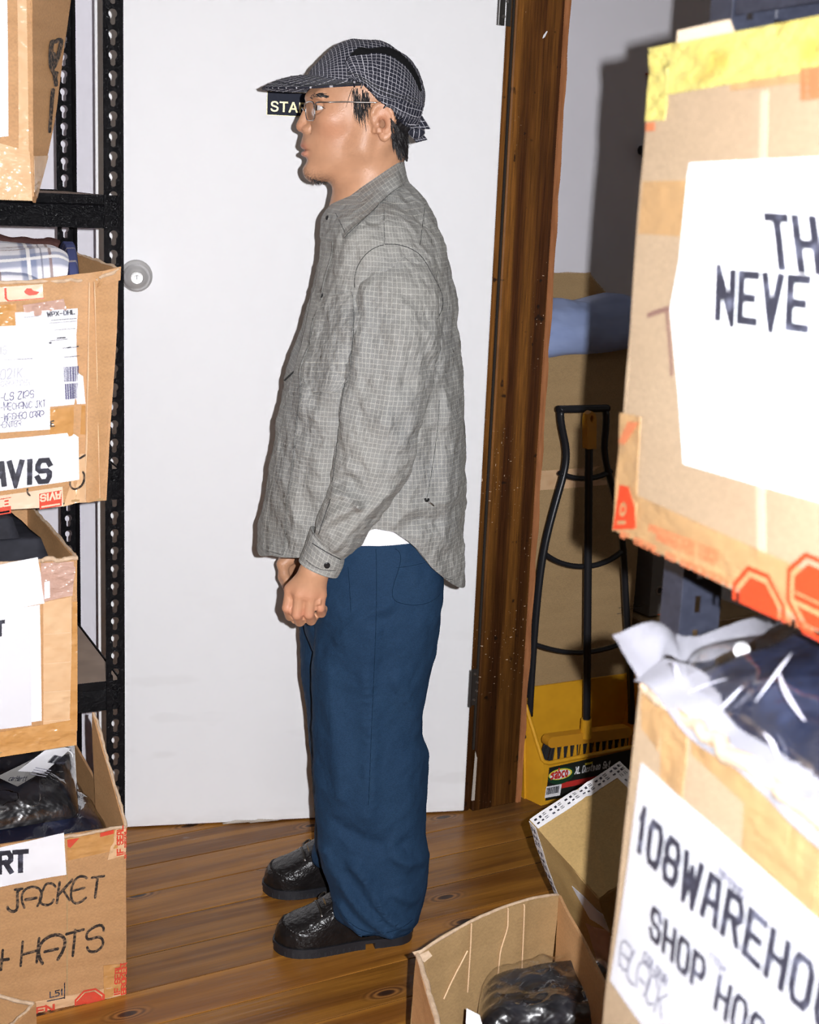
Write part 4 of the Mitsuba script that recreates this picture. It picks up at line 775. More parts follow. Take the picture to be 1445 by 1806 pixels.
sc_ = thing('cardboard_box', 'small plain cardboard box hidden behind the right shelf boxes, carrying the grey file', 'box')
carton(sc_, [2.50, 2.92, 0.001], [2.86, 2.92, 0.001], [2.86, 2.92, 0.345], [2.50, 2.92, 0.345], [0, 0.36, 0], 'm_card_tan', bulge=0.002, seed=83, rims='frlb')
obj('top_panel', cbox([2.50, 2.92, 0.345], [2.86, 3.28, 0.350], 0.001), 'm_card_tan', sc_)
lf = thing('lever_arch_file', 'grey lever arch file with finger ring and orange sticker in the right hand gap', 'file')
fx0, fx1, fz = P(1149, 1041, y=3.0)[0], P(1183, 1041, y=3.0)[0], 0.356
obj('spine', cbox([fx0, 3.0, fz], [fx1, 3.003, fz + 0.32], 0.001), 'm_grey_plastic', lf)
obj('cover', cbox([fx0 - 0.001, 3.001, fz], [fx0 + 0.002, 3.27, fz + 0.32], 0.0008), 'm_grey_plastic', lf); obj('cover', cbox([fx1 - 0.002, 3.001, fz], [fx1 + 0.022, 3.27, fz + 0.32], 0.0008), 'm_black_plastic', lf)
obj('pages', cbox([fx0 + 0.004, 3.02, fz + 0.006], [fx1 - 0.004, 3.23, fz + 0.303], 0.001), 'm_paper', lf)
rc = P(1163, 1041, y=3.0)
obj('ring', put(lathe([(0.0085, 0), (0.0125, 0), (0.0125, 0.003), (0.0085, 0.003), (0.0085, 0)], 24), rc, [1, 0, 0], [0, 0, 1], [0, -1, 0]), 'm_steel', lf, smooth=40)
obj('finger_hole', put(lathe([(0, 0), (0.0085, 0), (0.0085, 0.0008), (0, 0.0008)], 24), rc, [1, 0, 0], [0, 0, 1], [0, -1, 0]), 'm_black_plastic', lf)
o0 = P(1156, 1128, y=3.0); st_ = obj('sticker', cbox([o0[0], 2.999, max(o0[2], fz + 0.004)], [P(1180, 1120, y=3.0)[0], 3.0, P(1160, 1085, y=3.0)[2]], 0.0002), 'm_orange', lf, label='orange sticker')
tb = meshkit.text_mesh('RECORDS', 0.011, 0.0004, bold=True)
kk_ = P(1131, 265, y=YB); v_, f_ = put(lathe([(0, 0), (0.013, 0), (0.010, 0.012), (0.014, 0.02), (0.024, 0.030), (0.026, 0.042), (0.019, 0.053), (0, 0.057)], 28), kk_, [1, 0, 0], [0, 0, 1], [0, -1, 0]); obj('coat_hook', (v_, f_), 'm_black_plastic', smooth=40, label='round black knob on the shaded white wall beside the topmost right hand box', cat='hook')
oo = P(1139, 129, y=YB)
wb = obj('wall_bracket', put(prism(sg.Polygon([(0, 0), (0.06, 0.002), (0.06, -0.035), (0.022, -0.022), (0.014, -0.006), (0.0, -0.004)]), 0.018), oo, [1, 0, 0], [0, 0, 1], [0, -1, 0]), 'm_red_orange', label='small orange wall bracket just showing behind the yellow taped box', cat='bracket')

# ---------------------------------------------------------------- open carton in front, on the floor
ZR = 0.33
Lc, Rc = P(738, 1684, z=ZR), P(986, 1579, z=ZR)
o6 = thing('cardboard_box', 'open brown cardboard box on the floor at the bottom of the photo, near the shoes', 'box')
fwd6 = unit(P(772, 1800, z=ZR) - Lc); wid = Rc - Lc
fl6 = Lc + fwd6 * 0.34; fr6 = Rc + fwd6 * 0.36
q6 = {}
n_ = 22
def arch(a, b, h, k=0.45): return lambda t: a + (b - a) * t[:, None] + ZZ * (h * np.sin(np.pi * np.clip(t, 0, 1)) ** 0.8)[:, None]
u = np.linspace(0, 1, n_); top = arch(Lc, Rc, 0.020)(u); bot = Lc * [1, 1, 0] + (Rc - Lc) * [1, 1, 0] * u[:, None] + [0, 0.02, 0.001]
bw = 0.004 * fb(np.stack([u * 9, 0 * u, 0 * u], -1), 1, 5); V_ = np.linspace(0, 1, 14)
creaseprof = sum(a * np.maximum(0, 1 - np.abs(u - c) / 0.035) for c, a in ((0.27, 0.005), (0.60, 0.004), (0.72, 0.005)))
g = bot[:, None] * (1 - V_[None, :, None]) + top[:, None] * V_[None, :, None] + np.array([0, -1, 0]) * (bw + creaseprof)[:, None, None]
obj('back_panel', fix(sheet(g, 0.005)), 'm_card_in', o6, smooth=40)
Qb = Quad(bot[0], bot[-1], top[-1], top[0])
for l in ([(829, 1640), (828, 1680), (823, 1760)], [(893, 1606), (892, 1650), (880, 1690), (874, 1750)], [(919, 1594), (919, 1650), (918, 1720)], [(822, 1690), (805, 1720), (782, 1770)]):
    pts = np.array([Qb.uv(*p) for p in l]); t = np.linspace(0, 1, 14); c_ = np.stack([np.interp(t, np.linspace(0, 1, len(l)), pts[:, k]) for k in (0, 1)], 1)
    iu = np.interp(c_[:, 0], u, bw + creaseprof); vv_ = np.clip(c_[:, 1], 0, 1)
    pp = np.stack([np.stack([np.interp(c_[:, 0], u, (bot[:, k] * (1 - v) + top[:, k] * v)) for k in range(3)], -1)[i] for i, v in enumerate(vv_)]) - np.array([0, 1, 0]) * (iu + 0.0022)[:, None]
    obj('crease', tube(pp, 0.0014, 6), 'm_crease', o6, smooth=True)
ql = Quad(fl6 * [1, 1, 0], Lc * [1, 1, 0], Lc, fl6, 0.006, 0.005, 91); qr_ = Quad(Rc * [1, 1, 0], fr6 * [1, 1, 0], fr6, Rc, 0.004, 0.004, 92); qf_ = Quad(fr6 * [1, 1, 0], fl6 * [1, 1, 0], fl6 - ZZ * 0.02, fr6 - ZZ * 0.02, 0.004, 0.003, 93)
obj('side_panel', fix(ql.panel(0.005, 16, 14)), 'm_card', o6, smooth=40); obj('side_panel', fix(qr_.panel(0.005, 16, 14)), 'm_card', o6, smooth=40); obj('front_panel', fix(qf_.panel(0.005, 14, 12)), 'm_card', o6, smooth=40)
obj('base_panel', fix(sheet(Quad(fl6 * [1, 1, 0] + ZZ * 0.004, fr6 * [1, 1, 0] + ZZ * 0.004, Rc * [1, 1, 0] + ZZ * 0.004, Lc * [1, 1, 0] + ZZ * 0.004).grid(4, 4), 0.003)), 'm_card_in', o6)
rim(o6, Lc, fl6, 4, r=0.0042, rough=0.002); rim(o6, fl6 - ZZ * 0.01, fr6 - ZZ * 0.01, 5)
for i in range(n_ - 1):
    pass
obj('torn_rim', tube(top + [0, 0.0018, 0] + np.stack([0 * u, 0 * u, 0.0015 * fb(top, 120, 6)], -1), 0.0028, 6), 'm_card_edge', o6, smooth=True)
obj('torn_rim', hull(np.array([[0, 0, 0], [0.022, 0.006, 0.004], [0.030, 0.0, -0.008], [0.012, -0.006, -0.012], [-0.006, 0.002, 0.006], [0.02, 0, -0.012], [0.004, 0.006, -0.008]]) + Lc - [0.004, 0, 0]), 'm_card_edge', o6)
z6 = 0.20
gb6 = thing('bagged_garment', 'black garment in a clear plastic bag in the open box on the floor', 'clothing')
c6 = (P(836, 1850, z=z6), P(1120, 1850, z=z6), P(1066, 1716, z=z6 + 0.02), P(846, 1764, z=z6))
obj('garment', cushion(*c6, 0.052, 95, 0.5, 0.018, 11.0, 36, edge=0.2), 'm_bagged_black', gb6, smooth=True)
obj('plastic_bag', fix(film_over(c6 + (0.056,), 0.004, 0.008, seed=96, puff=0.5, fold=0.012, scale=13.0, n=54, edge=0.14)), 'm_film', gb6, smooth=True, label='clear plastic bag')
obj('paper_tag', fix(sheet(Quad(P(820, 1840, z=z6 + 0.055), P(858, 1830, z=z6 + 0.055), P(846, 1790, z=z6 + 0.072), P(823, 1778, z=z6 + 0.072)).grid(5, 5), 0.0008)), 'm_paper', gb6, label='white paper tag')

# ---------------------------------------------------------------- tilted carton with printed white tape
tA = P(935, 1447, d=2.6)
te = np.array([[0.885, -0.108, 0.453], [0.007, -0.970, -0.244], [0.466, 0.219, -0.857]]); te[0] = unit(te[0]); te[1] = unit(te[1] - te[1] @ te[0] * te[0]); te[2] = np.cross(te[0], te[1]) * np.sign(np.cross(te[0], te[1]) @ te[2])
def along(i, px):
    best = min(np.linspace(0.02, 0.8, 400), key=lambda L: np.linalg.norm(proj(tA + te[i] * L) - np.array(px)))
    return best
L1, L2 = along(0, (1068, 1360)), along(1, (1058, 1585)); L1 = max(L1, 0.2)
L3 = (tA[2] + te[1][2] * L2) / -te[2][2] - 0.003
tb_ = thing('cardboard_box', 'tilted yellowish cardboard box with printed white tape along its edges', 'box')
cr = lambda i, j, k: tA + te[0] * L1 * i + te[1] * L2 * j + te[2] * L3 * k
Qt = Quad(cr(0, 1, 0), cr(1, 1, 0), cr(1, 0, 0), cr(0, 0, 0), 0.004, 0.010, 101, creases=[(0.35, 0.5, 0.004, 0.06), (0.7, -0.3, -0.005, 0.08)])
Qs = Quad(cr(0, 0, 1), cr(0, 1, 1), cr(0, 1, 0), cr(0, 0, 0), 0.003, 0.008, 102); Qe = Quad(cr(0, 1, 1), cr(1, 1, 1), cr(1, 1, 0), cr(0, 1, 0), 0.003, 0.006, 103)
Qr = Quad(cr(1, 1, 1), cr(1, 0, 1), cr(1, 0, 0), cr(1, 1, 0), 0.0, 0.004, 104); Qk = Quad(cr(1, 0, 1), cr(0, 0, 1), cr(0, 0, 0), cr(1, 0, 0), 0.0, 0.004, 105); Qd = Quad(cr(0, 0, 1), cr(1, 0, 1), cr(1, 1, 1), cr(0, 1, 1), 0.0, 0.0, 106)
for nme, q in (('top_panel', Qt), ('side_panel', Qs), ('side_panel', Qe), ('side_panel', Qr), ('side_panel', Qk), ('bottom_panel', Qd)): obj(nme, fix(q.panel(0.005, 22, 22)), 'm_card_yellow', tb_, smooth=50)
def bandprint(q, u0, v0, u1, v1, w, n, seed):
    """rows of small black marks along a tape from (u0, v0) to (u1, v1)"""
    rng = random.Random(seed); ms = []; d = np.array([u1 - u0, v1 - v0]); p = np.array([-d[1], d[0]]) / np.linalg.norm(d) * w
    for i in range(n):
        c = np.array([u0, v0]) + d * (i + 0.5) / n
        for (a, b, sw, sh) in ((-0.28, 0.20, 0.16, 0.16), (-0.28, -0.22, 0.16, 0.14), (0.02, 0.18, 0.13, 0.20), (0.02, -0.2, 0.13, 0.12), (0.30, 0.3, 0.2, 0.04), (0.30, 0.15, 0.2, 0.04), (0.30, -0.1, 0.2, 0.04), (0.30, -0.25, 0.2, 0.04)):
            o = c + d / n * a + p * b; e = d / n * sw; h = p * sh
            pol = [o - e / 2 - h / 2, o + e / 2 - h / 2, o + e / 2 + h / 2, o - e / 2 + h / 2]
            vv = q.pt(np.array([x[0] for x in pol]), np.array([x[1] for x in pol]), 0.0026); ms.append((np.vstack([vv, vv - q.n * 0.0004]), np.array([[0, 1, 2, 3], [7, 6, 5, 4], [0, 4, 5, 1], [1, 5, 6, 2], [2, 6, 7, 3], [3, 7, 4, 0]])))
    return cat([(m[0], tri(m[1])) for m in ms])
tp = obj('tape', fix(Qt.patch_uv([(0.0, 0.87), (1.0, 0.87), (1.0, 1.0), (0.0, 1.0)], 0.0014, n=20)), 'm_tape_white', tb_, smooth=40, label='white tape with black print'); obj('printing', bandprint(Qt, 0.0, 0.935, 1.0, 0.935, 0.11, 6, 1), 'm_ink', tp, kind='stuff')
tp = obj('tape', fix(Qt.patch_uv([(0.87, 0.0), (1.0, 0.0), (1.0, 1.0), (0.87, 1.0)], 0.0018, n=6, m=24)), 'm_tape_white', tb_, smooth=40); obj('printing', bandprint(Qt, 0.935, 1.0, 0.935, 0.0, 0.11, 6, 2), 'm_ink', tp, kind='stuff')
tp = obj('tape', fix(Qs.patch_uv([(0.0, 0.0), (0.10, 0.0), (0.10, 1.0), (0.0, 1.0)], 0.0014, n=6, m=20)), 'm_tape_white', tb_, smooth=40); obj('printing', bandprint(Qs, 0.05, 1.0, 0.05, 0.0, 0.09, 6, 3), 'm_ink', tp, kind='stuff')
obj('sticker', fix(Qs.patch([(1042, 1620), (1105, 1672), (1085, 1632), (1010, 1562)], 0.0016)), 'm_paper_dim', tb_, smooth=40)
obj('tape', fix(Qs.patch_uv([(0.55, 0.0), (0.98, 0.0), (0.98, 0.75), (0.55, 0.55)], 0.0012, n=12, m=12)), 'm_tape_clear', tb_, smooth=40)

# ---------------------------------------------------------------- right rack and its two foreground cartons
a10 = math.radians(10); E2, N2 = np.array([math.sin(a10), math.cos(a10), 0]), np.array([-math.cos(a10), math.sin(a10), 0])
u0_, l0_ = P(1150, 90, d=1.2), P(1130, 1210, d=1.15)
pu, plw = (N2, u0_), (N2, l0_)
r2 = thing('shelving_rack', 'dark blue steel shelving rack with slotted post at the right, behind the boxes', 'shelf')
pc = P(1236, 1060, d=1.5) * [1, 1, 0]
pw = 0.046; sl = unary_union([sg.box(-0.0035, -0.009, 0.0035, 0.009)] )
pl_ = sg.box(-pw / 2, 0, pw / 2, 2.3).difference(unary_union([sa.translate(sl, -0.004 + 0 * k, 0.03 + 0.0365 * k) for k in range(61)]))
cam2 = unit(np.array([E2[0], E2[1], 0])); xr2 = -N2
obj('post', cat(put(prism(pl_, 0.002), pc, xr2, ZZ, -cam2), put(cbox([-pw / 2 - 0.001, -0.002, 0], [-pw / 2 + 0.001, 0.038, 2.3], 0.0004), pc, xr2, cam2, ZZ)), 'm_blue_steel', r2)
def r2box(a0, a1, b0, b1, z0, z1): return put(cbox([a0, b0, z0], [a1, b1, z1], 0.002), pc, xr2, -cam2, ZZ)     # a to the right, b towards the camera
obj('post', cat(r2box(0.42, 0.46, 0.0, 0.002, 0, 2.3), r2box(0.459, 0.461, -0.036, 0.0, 0, 2.3)), 'm_blue_steel', r2)
zu, zl = P(1085, 935, pl=pu)[2], 0.655
for z in (zl - 0.002, zu - 0.002, 1.72):
    a0 = max((l0_ - pc) @ xr2, (u0_ - pc) @ xr2) + 0.05
    obj('shelf_board', r2box(-pw / 2 + 0.004, 0.455, 0.003, 0.95, z - 0.012, z), 'm_mdf', r2)
    obj('beam', r2box(pw / 2 + 0.001, 0.42, -0.006, 0.002, z - 0.055, z - 0.013), 'm_blue_steel', r2); obj('beam', r2box(0.0 - pw / 2, 0.0 - pw / 2 + 0.003, 0.004, 0.95, z - 0.055, z - 0.013), 'm_blue_steel', r2)
# upper carton
ku = thing('cardboard_box', 'large pale cardboard box with yellow tape on the right hand shelf, marked NEVE', 'box')
uTLf, uBLf = P(1150, 88, pl=pu), P(1085, 936, pl=pu); Lu = 0.52
uTRn, uBRn = uTLf - E2 * Lu, uBLf - E2 * Lu; uBRn[2] = uBLf[2] = zu
qu = carton(ku, uBLf, uBRn, uTRn, uTLf, -N2 * 0.34, 'm_card_pale', inner='m_card_pale', bulge=0.004, rough=0.003, seed=111, rims='b')
U = qu['f']
obj('top_panel', fix(sheet(Quad(uTLf, uTRn, uTRn - N2 * 0.34, uTLf - N2 * 0.34, 0.012, 0.006, 112).grid(14, 14), 0.004)), 'm_card_pale', ku, smooth=50)
obj('tape', fix(U.patch([(1166, 170), (1545, 105), (1545, -5), (1150, 86)], 0.0016, curl=0.004, n=20, m=6)), 'm_tape_yellow', ku, smooth=40, label='yellow tape')
obj('tape', fix(U.patch([(1144, 214), (1178, 212), (1183, 120), (1151, 95)], 0.0024, curl=0.003)), 'm_tape_yellow', ku, smooth=40)
tpz = Quad(uTLf, uTLf - E2 * 0.4, uTLf - E2 * 0.4 - N2 * 0.05 + ZZ * 0.012, uTLf - N2 * 0.05 + ZZ * 0.006, 0.004, 0.006, 7); obj('tape', fix(tpz.panel(0.001, 20, 6)), 'm_tape_yellow', ku, smooth=40)
obj('torn_flap', hull(np.array([[0, 0, 0], [0, 0, 0.012], [0.01, -0.05, 0.018], [0.012, -0.06, 0.0], [0.02, 0, 0.0], [0.02, -0.03, 0.02]]) + uTLf - E2 * 0.04), 'm_card_light', ku)
obj('tape', fix(U.patch([(1128, 412), (1218, 418), (1218, 318), (1136, 320)], 0.0012)), 'm_tape_amber', ku, smooth=40)
obj('tape', fix(U.patch([(1290, 160), (1545, 130), (1545, 85), (1290, 128)], 0.0010)), 'm_tape_amber', ku, smooth=40)
obj('tape', fix(U.patch([(1092, 938), (1545, 1150), (1545, 1060), (1098, 860)], 0.0014, curl=0.002, n=20)), 'm_tape_amber', ku, smooth=40, label='amber tape with red print')
obj('tape', fix(U.patch([(1086, 936), (1124, 935), (1135, 735), (1100, 728)], 0.0022, curl=0.003)), 'm_tape_amber', ku, smooth=40)
ps = obj('paper_sheet', fix(U.patch([(1212, 818), (1580, 920), (1580, 272), (1222, 288)], 0.0030, n=20, m=20)), 'm_paper', ku, smooth=60, label='white printed sheet')
obj('paper_bulge', fix(sheet(np.stack([U.pt(*[np.array([U.uv(*p)[k] for p in row]) for k in (0, 1)], 0.004) for row in ([(1213, 815), (1205, 700), (1190, 545), (1206, 460), (1222, 300)], [(1228, 815), (1228, 700), (1228, 545), (1228, 460), (1230, 300)])], 0), 0.0008)), 'm_paper', ps)
for s, p0, p1, p2 in (('TH', (1376, 468), (1457, 478), (1366, 383)), ('NEVE', (1277, 559), (1432, 580), (1280, 481))):
    g, L = text_poly(s, 1, 0.40, 0.25, 0.20); obj('lettering', U.decal(g, L, 1, p0, p1, p2, 0.0052), 'm_ink', ps)
scrawl(ku, U, [[(1149, 556), (1168, 549), (1186, 544)], [(1181, 546), (1186, 600), (1190, 660)]], 0.0042, 'marker_writing', 'm_marker_faint')
ocd = oc.difference(oc.buffer(-0.05)).union(oc.buffer(-0.12))
oct2 = oc.difference(oc.buffer(-0.06)).union(oc.buffer(-0.13).difference(sg.box(0.1, 0.30, 0.9, 0.36)).difference(sg.box(0.15, 0.44, 0.85, 0.47)))
redm = [U.decal(oct2.intersection(sg.box(0, 0.5, 1, 1)), 1, 1, (1300, 1126), (1392, 1172), (1300, 1026 - 40), 0.0036), U.decal(oct2, 1, 1, (1394, 1100), (1500, 1155), (1398, 960), 0.0036), U.decal(sg.Polygon([(0, 0), (1, 0.02), (0.9, 0.45), (0.5, 0.95), (0.1, 1.0)]).difference(sg.Point(0.36, 0.45).buffer(0.16).difference(sg.Point(0.36, 0.45).buffer(0.07))).difference(sg.box(0.15, 0.12, 0.55, 0.2)), 1, 1, (1088, 934), (1128, 934), (1096, 855), 0.0036)]
[obj('red_print', x, 'm_red_orange', ku) for x in redm]
redm = []
g, L = text_poly('IF SEAL IS BROKEN', 1, 0.6, 0.2, 0.22); redm.append(U.decal(g, L, 1, (1100, 946), (1290, 1032), (1101, 936), 0.0034))
g, L = text_poly('PROTECTION TAPE', 1, 0.6, 0.2, 0.22); redm.append(U.decal(g, L, 1, (1152, 936), (1275, 985), (1153, 925), 0.0034)); redm.append(U.decal(g, L, 1, (1165, 952), (1268, 996), (1166, 944), 0.0034)); redm.append(U.decal(g, L, 1, (1320, 1062), (1445, 1118), (1321, 1050), 0.0034))
redm.append(U.decal(sg.box(0, 0, 1, 1), 1, 1, (1145, 232), (1160, 231), (1146, 217), 0.003)); redm.append(U.decal(sg.Polygon([(0, 0), (0.4, 0), (1, 1), (0.3, 0.9)]), 1, 1, (1098, 780), (1124, 790), (1108, 736), 0.0036))
[obj('red_print', x, 'm_red_faint', ku) for x in redm]
obj('red_print', U.decal(unary_union([sg.box(0.0, 0, 1, 1)] ).difference(unary_union([sg.Point(0.25 + 0.5 * i, 0.15 + 0.23 * j).buffer(0.06) for i in range(2) for j in range(4)])), 1, 1, (1420, 178), (1470, 172), (1418, 122), 0.003), 'm_red_faint', ku)
obj('crease', U.patch([(1338, 1000), (1352, 1006), (1356, 160), (1344, 162)], 0.0008, 0.0006), 'm_card_light', ku)

# lower carton and the bag in it
kl = thing('cardboard_box', 'open cardboard box labelled WAREHOUSE at the bottom right, lined with clear plastic', 'box')
lTLf = P(1130, 1212, pl=plw); Ll = 0.50
dz_far = (P(1065, 1790, pl=plw) - lTLf); bot_dir = dz_far / -dz_far[2]
lBLf = lTLf + (P(1063, 1806, pl=plw) - lTLf) * ((lTLf[2] - zl) / (lTLf[2] - P(1063, 1806, pl=plw)[2])); lBLf[2] = zl + 0.0005
lTRn, lBRn = lTLf - E2 * Ll - ZZ * 0.01, lBLf - E2 * Ll
ql_ = carton(kl, lBLf, lBRn, lTRn, lTLf, -N2 * 0.36, 'm_card_pale', bulge=0.006, rough=0.003, seed=121, rims='fbr')
W = ql_['f']
obj('torn_rim', tube(np.linspace(lTLf, lTRn, 60) + np.stack([fb(np.linspace(lTLf, lTRn, 60) + k, 60, 5 + k) for k in range(3)], -1) * 0.008, 0.0055 * (1 + 0.6 * fb(np.linspace(lTLf, lTRn, 60), 70, 9)), 7), 'm_card_light', kl, smooth=True)
for (pxs, m) in (([(1165, 1400), (1205, 1440), (1215, 1262), (1172, 1228)], 'm_tape_amber'), ([(1222, 1330), (1395, 1490), (1400, 1402), (1222, 1270)], 'm_tape_amber'), ([(1310, 1500), (1445, 1640), (1560, 1620), (1320, 1360)], 'm_tape_amber'), ([(1133, 1285), (1165, 1325), (1172, 1240), (1134, 1222)], 'm_tape_amber'), ([(1400, 1590), (1440, 1630), (1455, 1450), (1418, 1420)], 'm_tape_amber')):
    obj('tape', fix(W.patch(pxs, 0.0012 + 0.0004 * random.random(), curl=0.002)), m, kl, smooth=40)
wl = obj('paper_sheet', fix(W.patch([(1082, 1728), (1330, 2080), (1600, 1750), (1137, 1345)], 0.0030, n=24, m=24)), 'm_paper_soft', kl, smooth=60, label='white printed sheet')
for s, p0, p1, p2, st_w in (('108WAREHOUSE', (1135, 1494), (1580, 1914), (1143, 1429), 0.18), ('SHOP HOODIE', (1158, 1648), (1445, 1952), (1163, 1598), 0.17)):
    g, L = text_poly(s, 1, 0.44, 0.26, st_w); obj('lettering', W.decal(g, L, 1, p0, p1, p2, 0.0052), 'm_ink', wl)
for s, p0, p1, p2 in (('BRAND', (1278, 1540), (1325, 1585), (1280, 1526)), ('ITEM', (1262, 1688), (1290, 1718), (1264, 1674)), ('COLOUR', (1145, 1690), (1185, 1738), (1148, 1676))):
    g, L = text_poly(s, 1, 0.5, 0.2, 0.16); obj('lettering', W.decal(g, L, 1, p0, p1, p2, 0.0050), 'm_soft_ink', wl)
g, L = text_poly('BLACK', 1, 0.62, 0.22, 0.07, hand=0.05, seed=4, slope=0.1); obj('handwriting', W.decal(g, L, 1, (1103, 1700), (1176, 1795), (1112, 1655), 0.0050), 'm_soft_ink', wl)
for l in ([(1120, 1495), (1220, 1590), (1445, 1820)], [(1105, 1590), (1200, 1700), (1300, 1820)]):
    scrawl(wl, W, [l], 0.0006, 'rule', 'm_pencil') if False else None
zr_ = lTLf[2]
bg = thing('bagged_garment', 'navy garment in a clear plastic bag filling the open box at the bottom right', 'clothing')
on = lambda b, a, dz=0.0: lTLf - E2 * b - N2 * a + ZZ * dz        # b towards the camera along the rim, a into the box
cb = (on(0.48, 0.02, -0.030), on(0.48, 0.34, 0.045), on(0.0, 0.34, 0.050), on(0.01, 0.02, -0.022))
obj('garment', cushion(*cb, 0.05, 131, 0.55, 0.020, 10, 48, edge=0.12), 'm_bagged_slate', bg, smooth=True)
obj('plastic_bag', fix(film_over(cb + (0.055,), 0.005, 0.008, seed=133, puff=0.5, fold=0.012, scale=10.0, n=60, edge=0.1)), 'm_film', bg, smooth=True, label='clear plastic bag')
scene['m_film_white'] = {'type': 'principledthin', 'base_color': {'type': 'rgb', 'value': [0.34, 0.34, 0.385]}, 'roughness': 0.22, 'spec_trans': 0.30, 'eta': 1.45, 'diff_trans': 0.5}
def skin(rows, seed, amp=0.004, n=26, t=0.0009):
    r = [spline(q, n) for q in rows]; g = np.stack(r, 1)
    if g.shape[1] > 2: g = np.stack([spline(x, 9) for x in g], 0)
    nn = grid_normals(g); g = g + nn * (amp * 2 * fb(g, 28, seed))[..., None]
    return fix(sheet(g, t))
dd_ = lambda px, py, d: P(px, py, d=d)
obj('bag_collar', skin([[P(1127, 1204, pl=plw) + N2 * 0.004 + ZZ * 0.002, P(1165, 1218, pl=plw) + N2 * 0.006, P(1215, 1285, pl=plw) + N2 * 0.006, P(1300, 1345, pl=plw) + N2 * 0.006, P(1390, 1430, pl=plw) + N2 * 0.006, P(1500, 1520, pl=plw) + N2 * 0.006],
                         [on(0.0, 0.02, 0.022), on(0.05, 0.03, 0.024), on(0.10, 0.035, 0.022), on(0.18, 0.04, 0.024), on(0.26, 0.035, 0.026), on(0.36, 0.03, 0.024)]], 141), 'm_film_white', bg, smooth=True, label='whitish turned down edge of the bag')
obj('bag_collar', skin([[dd_(1130, 1203, 1.15), dd_(1106, 1160, 1.165), dd_(1084, 1118, 1.18)], [dd_(1155, 1196, 1.155), dd_(1140, 1150, 1.18), dd_(1118, 1106, 1.20)], [dd_(1170, 1160, 1.18), dd_(1165, 1130, 1.19), dd_(1152, 1098, 1.21)], [dd_(1200, 1165, 1.20), dd_(1198, 1140, 1.21), dd_(1195, 1117, 1.22)]], 142, 0.003), 'm_film_white', bg, smooth=True)
obj('bag_collar', skin([[dd_(1195, 1160, 1.20), dd_(1240, 1165, 1.21), dd_(1290, 1140, 1.21), dd_(1360, 1105, 1.19), dd_(1450, 1080, 1.17)], [dd_(1195, 1118, 1.22), dd_(1240, 1118, 1.24), dd_(1300, 1095, 1.245), dd_(1370, 1075, 1.24), dd_(1460, 1050, 1.22)]], 143, 0.004), 'm_film_white', bg, smooth=True)
obj('bag_button', put(lathe([(0, 0), (0.006, 0), (0.0068, 0.001), (0.006, 0.002), (0, 0.0022)], 20), dd_(1308, 1146, 1.185), RIGHT, UP, -FWD), 'm_paper', bg, label='white disc')
hitG = Hit((meshkit.WRITTEN[scene[bg + '__plastic_bag']['filename']][0].astype(float), meshkit.WRITTEN[scene[bg + '__plastic_bag']['filename']][1]))
for k, l in enumerate(([(1200, 1240), (1240, 1215), (1288, 1200)], [(1185, 1170), (1205, 1200), (1210, 1240)], [(1340, 1240), (1370, 1200), (1400, 1160)], [(1375, 1195), (1400, 1240), (1425, 1275)], [(1270, 1260), (1300, 1232), (1318, 1215)], [(1355, 1290), (1372, 1310), (1382, 1335)])):
    q = [(lambda r, p: r[0] + r[1] * 0.004 if r is not None else P(*p, z=zr_ + 0.04))(hitG.px(*p), p) for p in l]; g = spline(q, 12); w = np.array([0.6, 1, 1, .8])
    r_ = 0.0022 * np.sin(np.linspace(0.25, 2.9, 12)); obj('film_streak', tube(g, np.maximum(r_, 0.0004), 6, flat=0.4), 'm_film_streak', bg, smooth=True)  # white streaks laid on the bag as thin tubes

sp_ = P(919, 1407, z=0.0); obj('paper_scrap', (np.array([[0, 0, 0.0012], [0.05, 0.01, 0.0012], [0.06, 0.05, 0.004], [0.02, 0.055, 0.0012], [0, 0, 0.0016], [0.05, 0.01, 0.0018], [0.06, 0.05, 0.0046], [0.02, 0.055, 0.0018]]) + sp_, tri(np.array([[3, 2, 1, 0], [4, 5, 6, 7], [0, 1, 5, 4], [1, 2, 6, 5], [2, 3, 7, 6], [3, 0, 4, 7]]))), 'm_paper_soft', label='white paper scrap on the floor between the jamb and the dustpan', cat='paper')
for k in list(labels):
    if k.startswith('cardboard_box') and '__' not in k: tag(k, group='cardboard boxes around the storeroom')
    if k.startswith('bagged_jacket') and '__' not in k: tag(k, group='bagged jackets in the floor box')
# ---------------------------------------------------------------- the man: local axes u (image right), w (away from the camera), z (up)
HV = unit([FWD[0], FWD[1], 0]); RT = np.array([HV[1], -HV[0], 0])
MO = P(612, 1690, z=0) + HV * 0.12; MO[2] = 0
def lw(p):
    p = np.asarray(p, float); return MO + p[..., :1] * RT + p[..., 1:2] * HV + p[..., 2:3] * ZZ
def uz(px, py, w=0.0):
    q = P(px, py, pl=(HV, MO + HV * w)); return np.array([(q - MO) @ RT, q[2]])
def L3(px, py, w=0.0): a = uz(px, py, w); return np.array([a[0], w, a[1]])
def lmesh(m): return lw(m[0]), np.asarray(tri(m[1]))[:, ::-1]          # (u, w, z) is left handed in the world: turn the faces

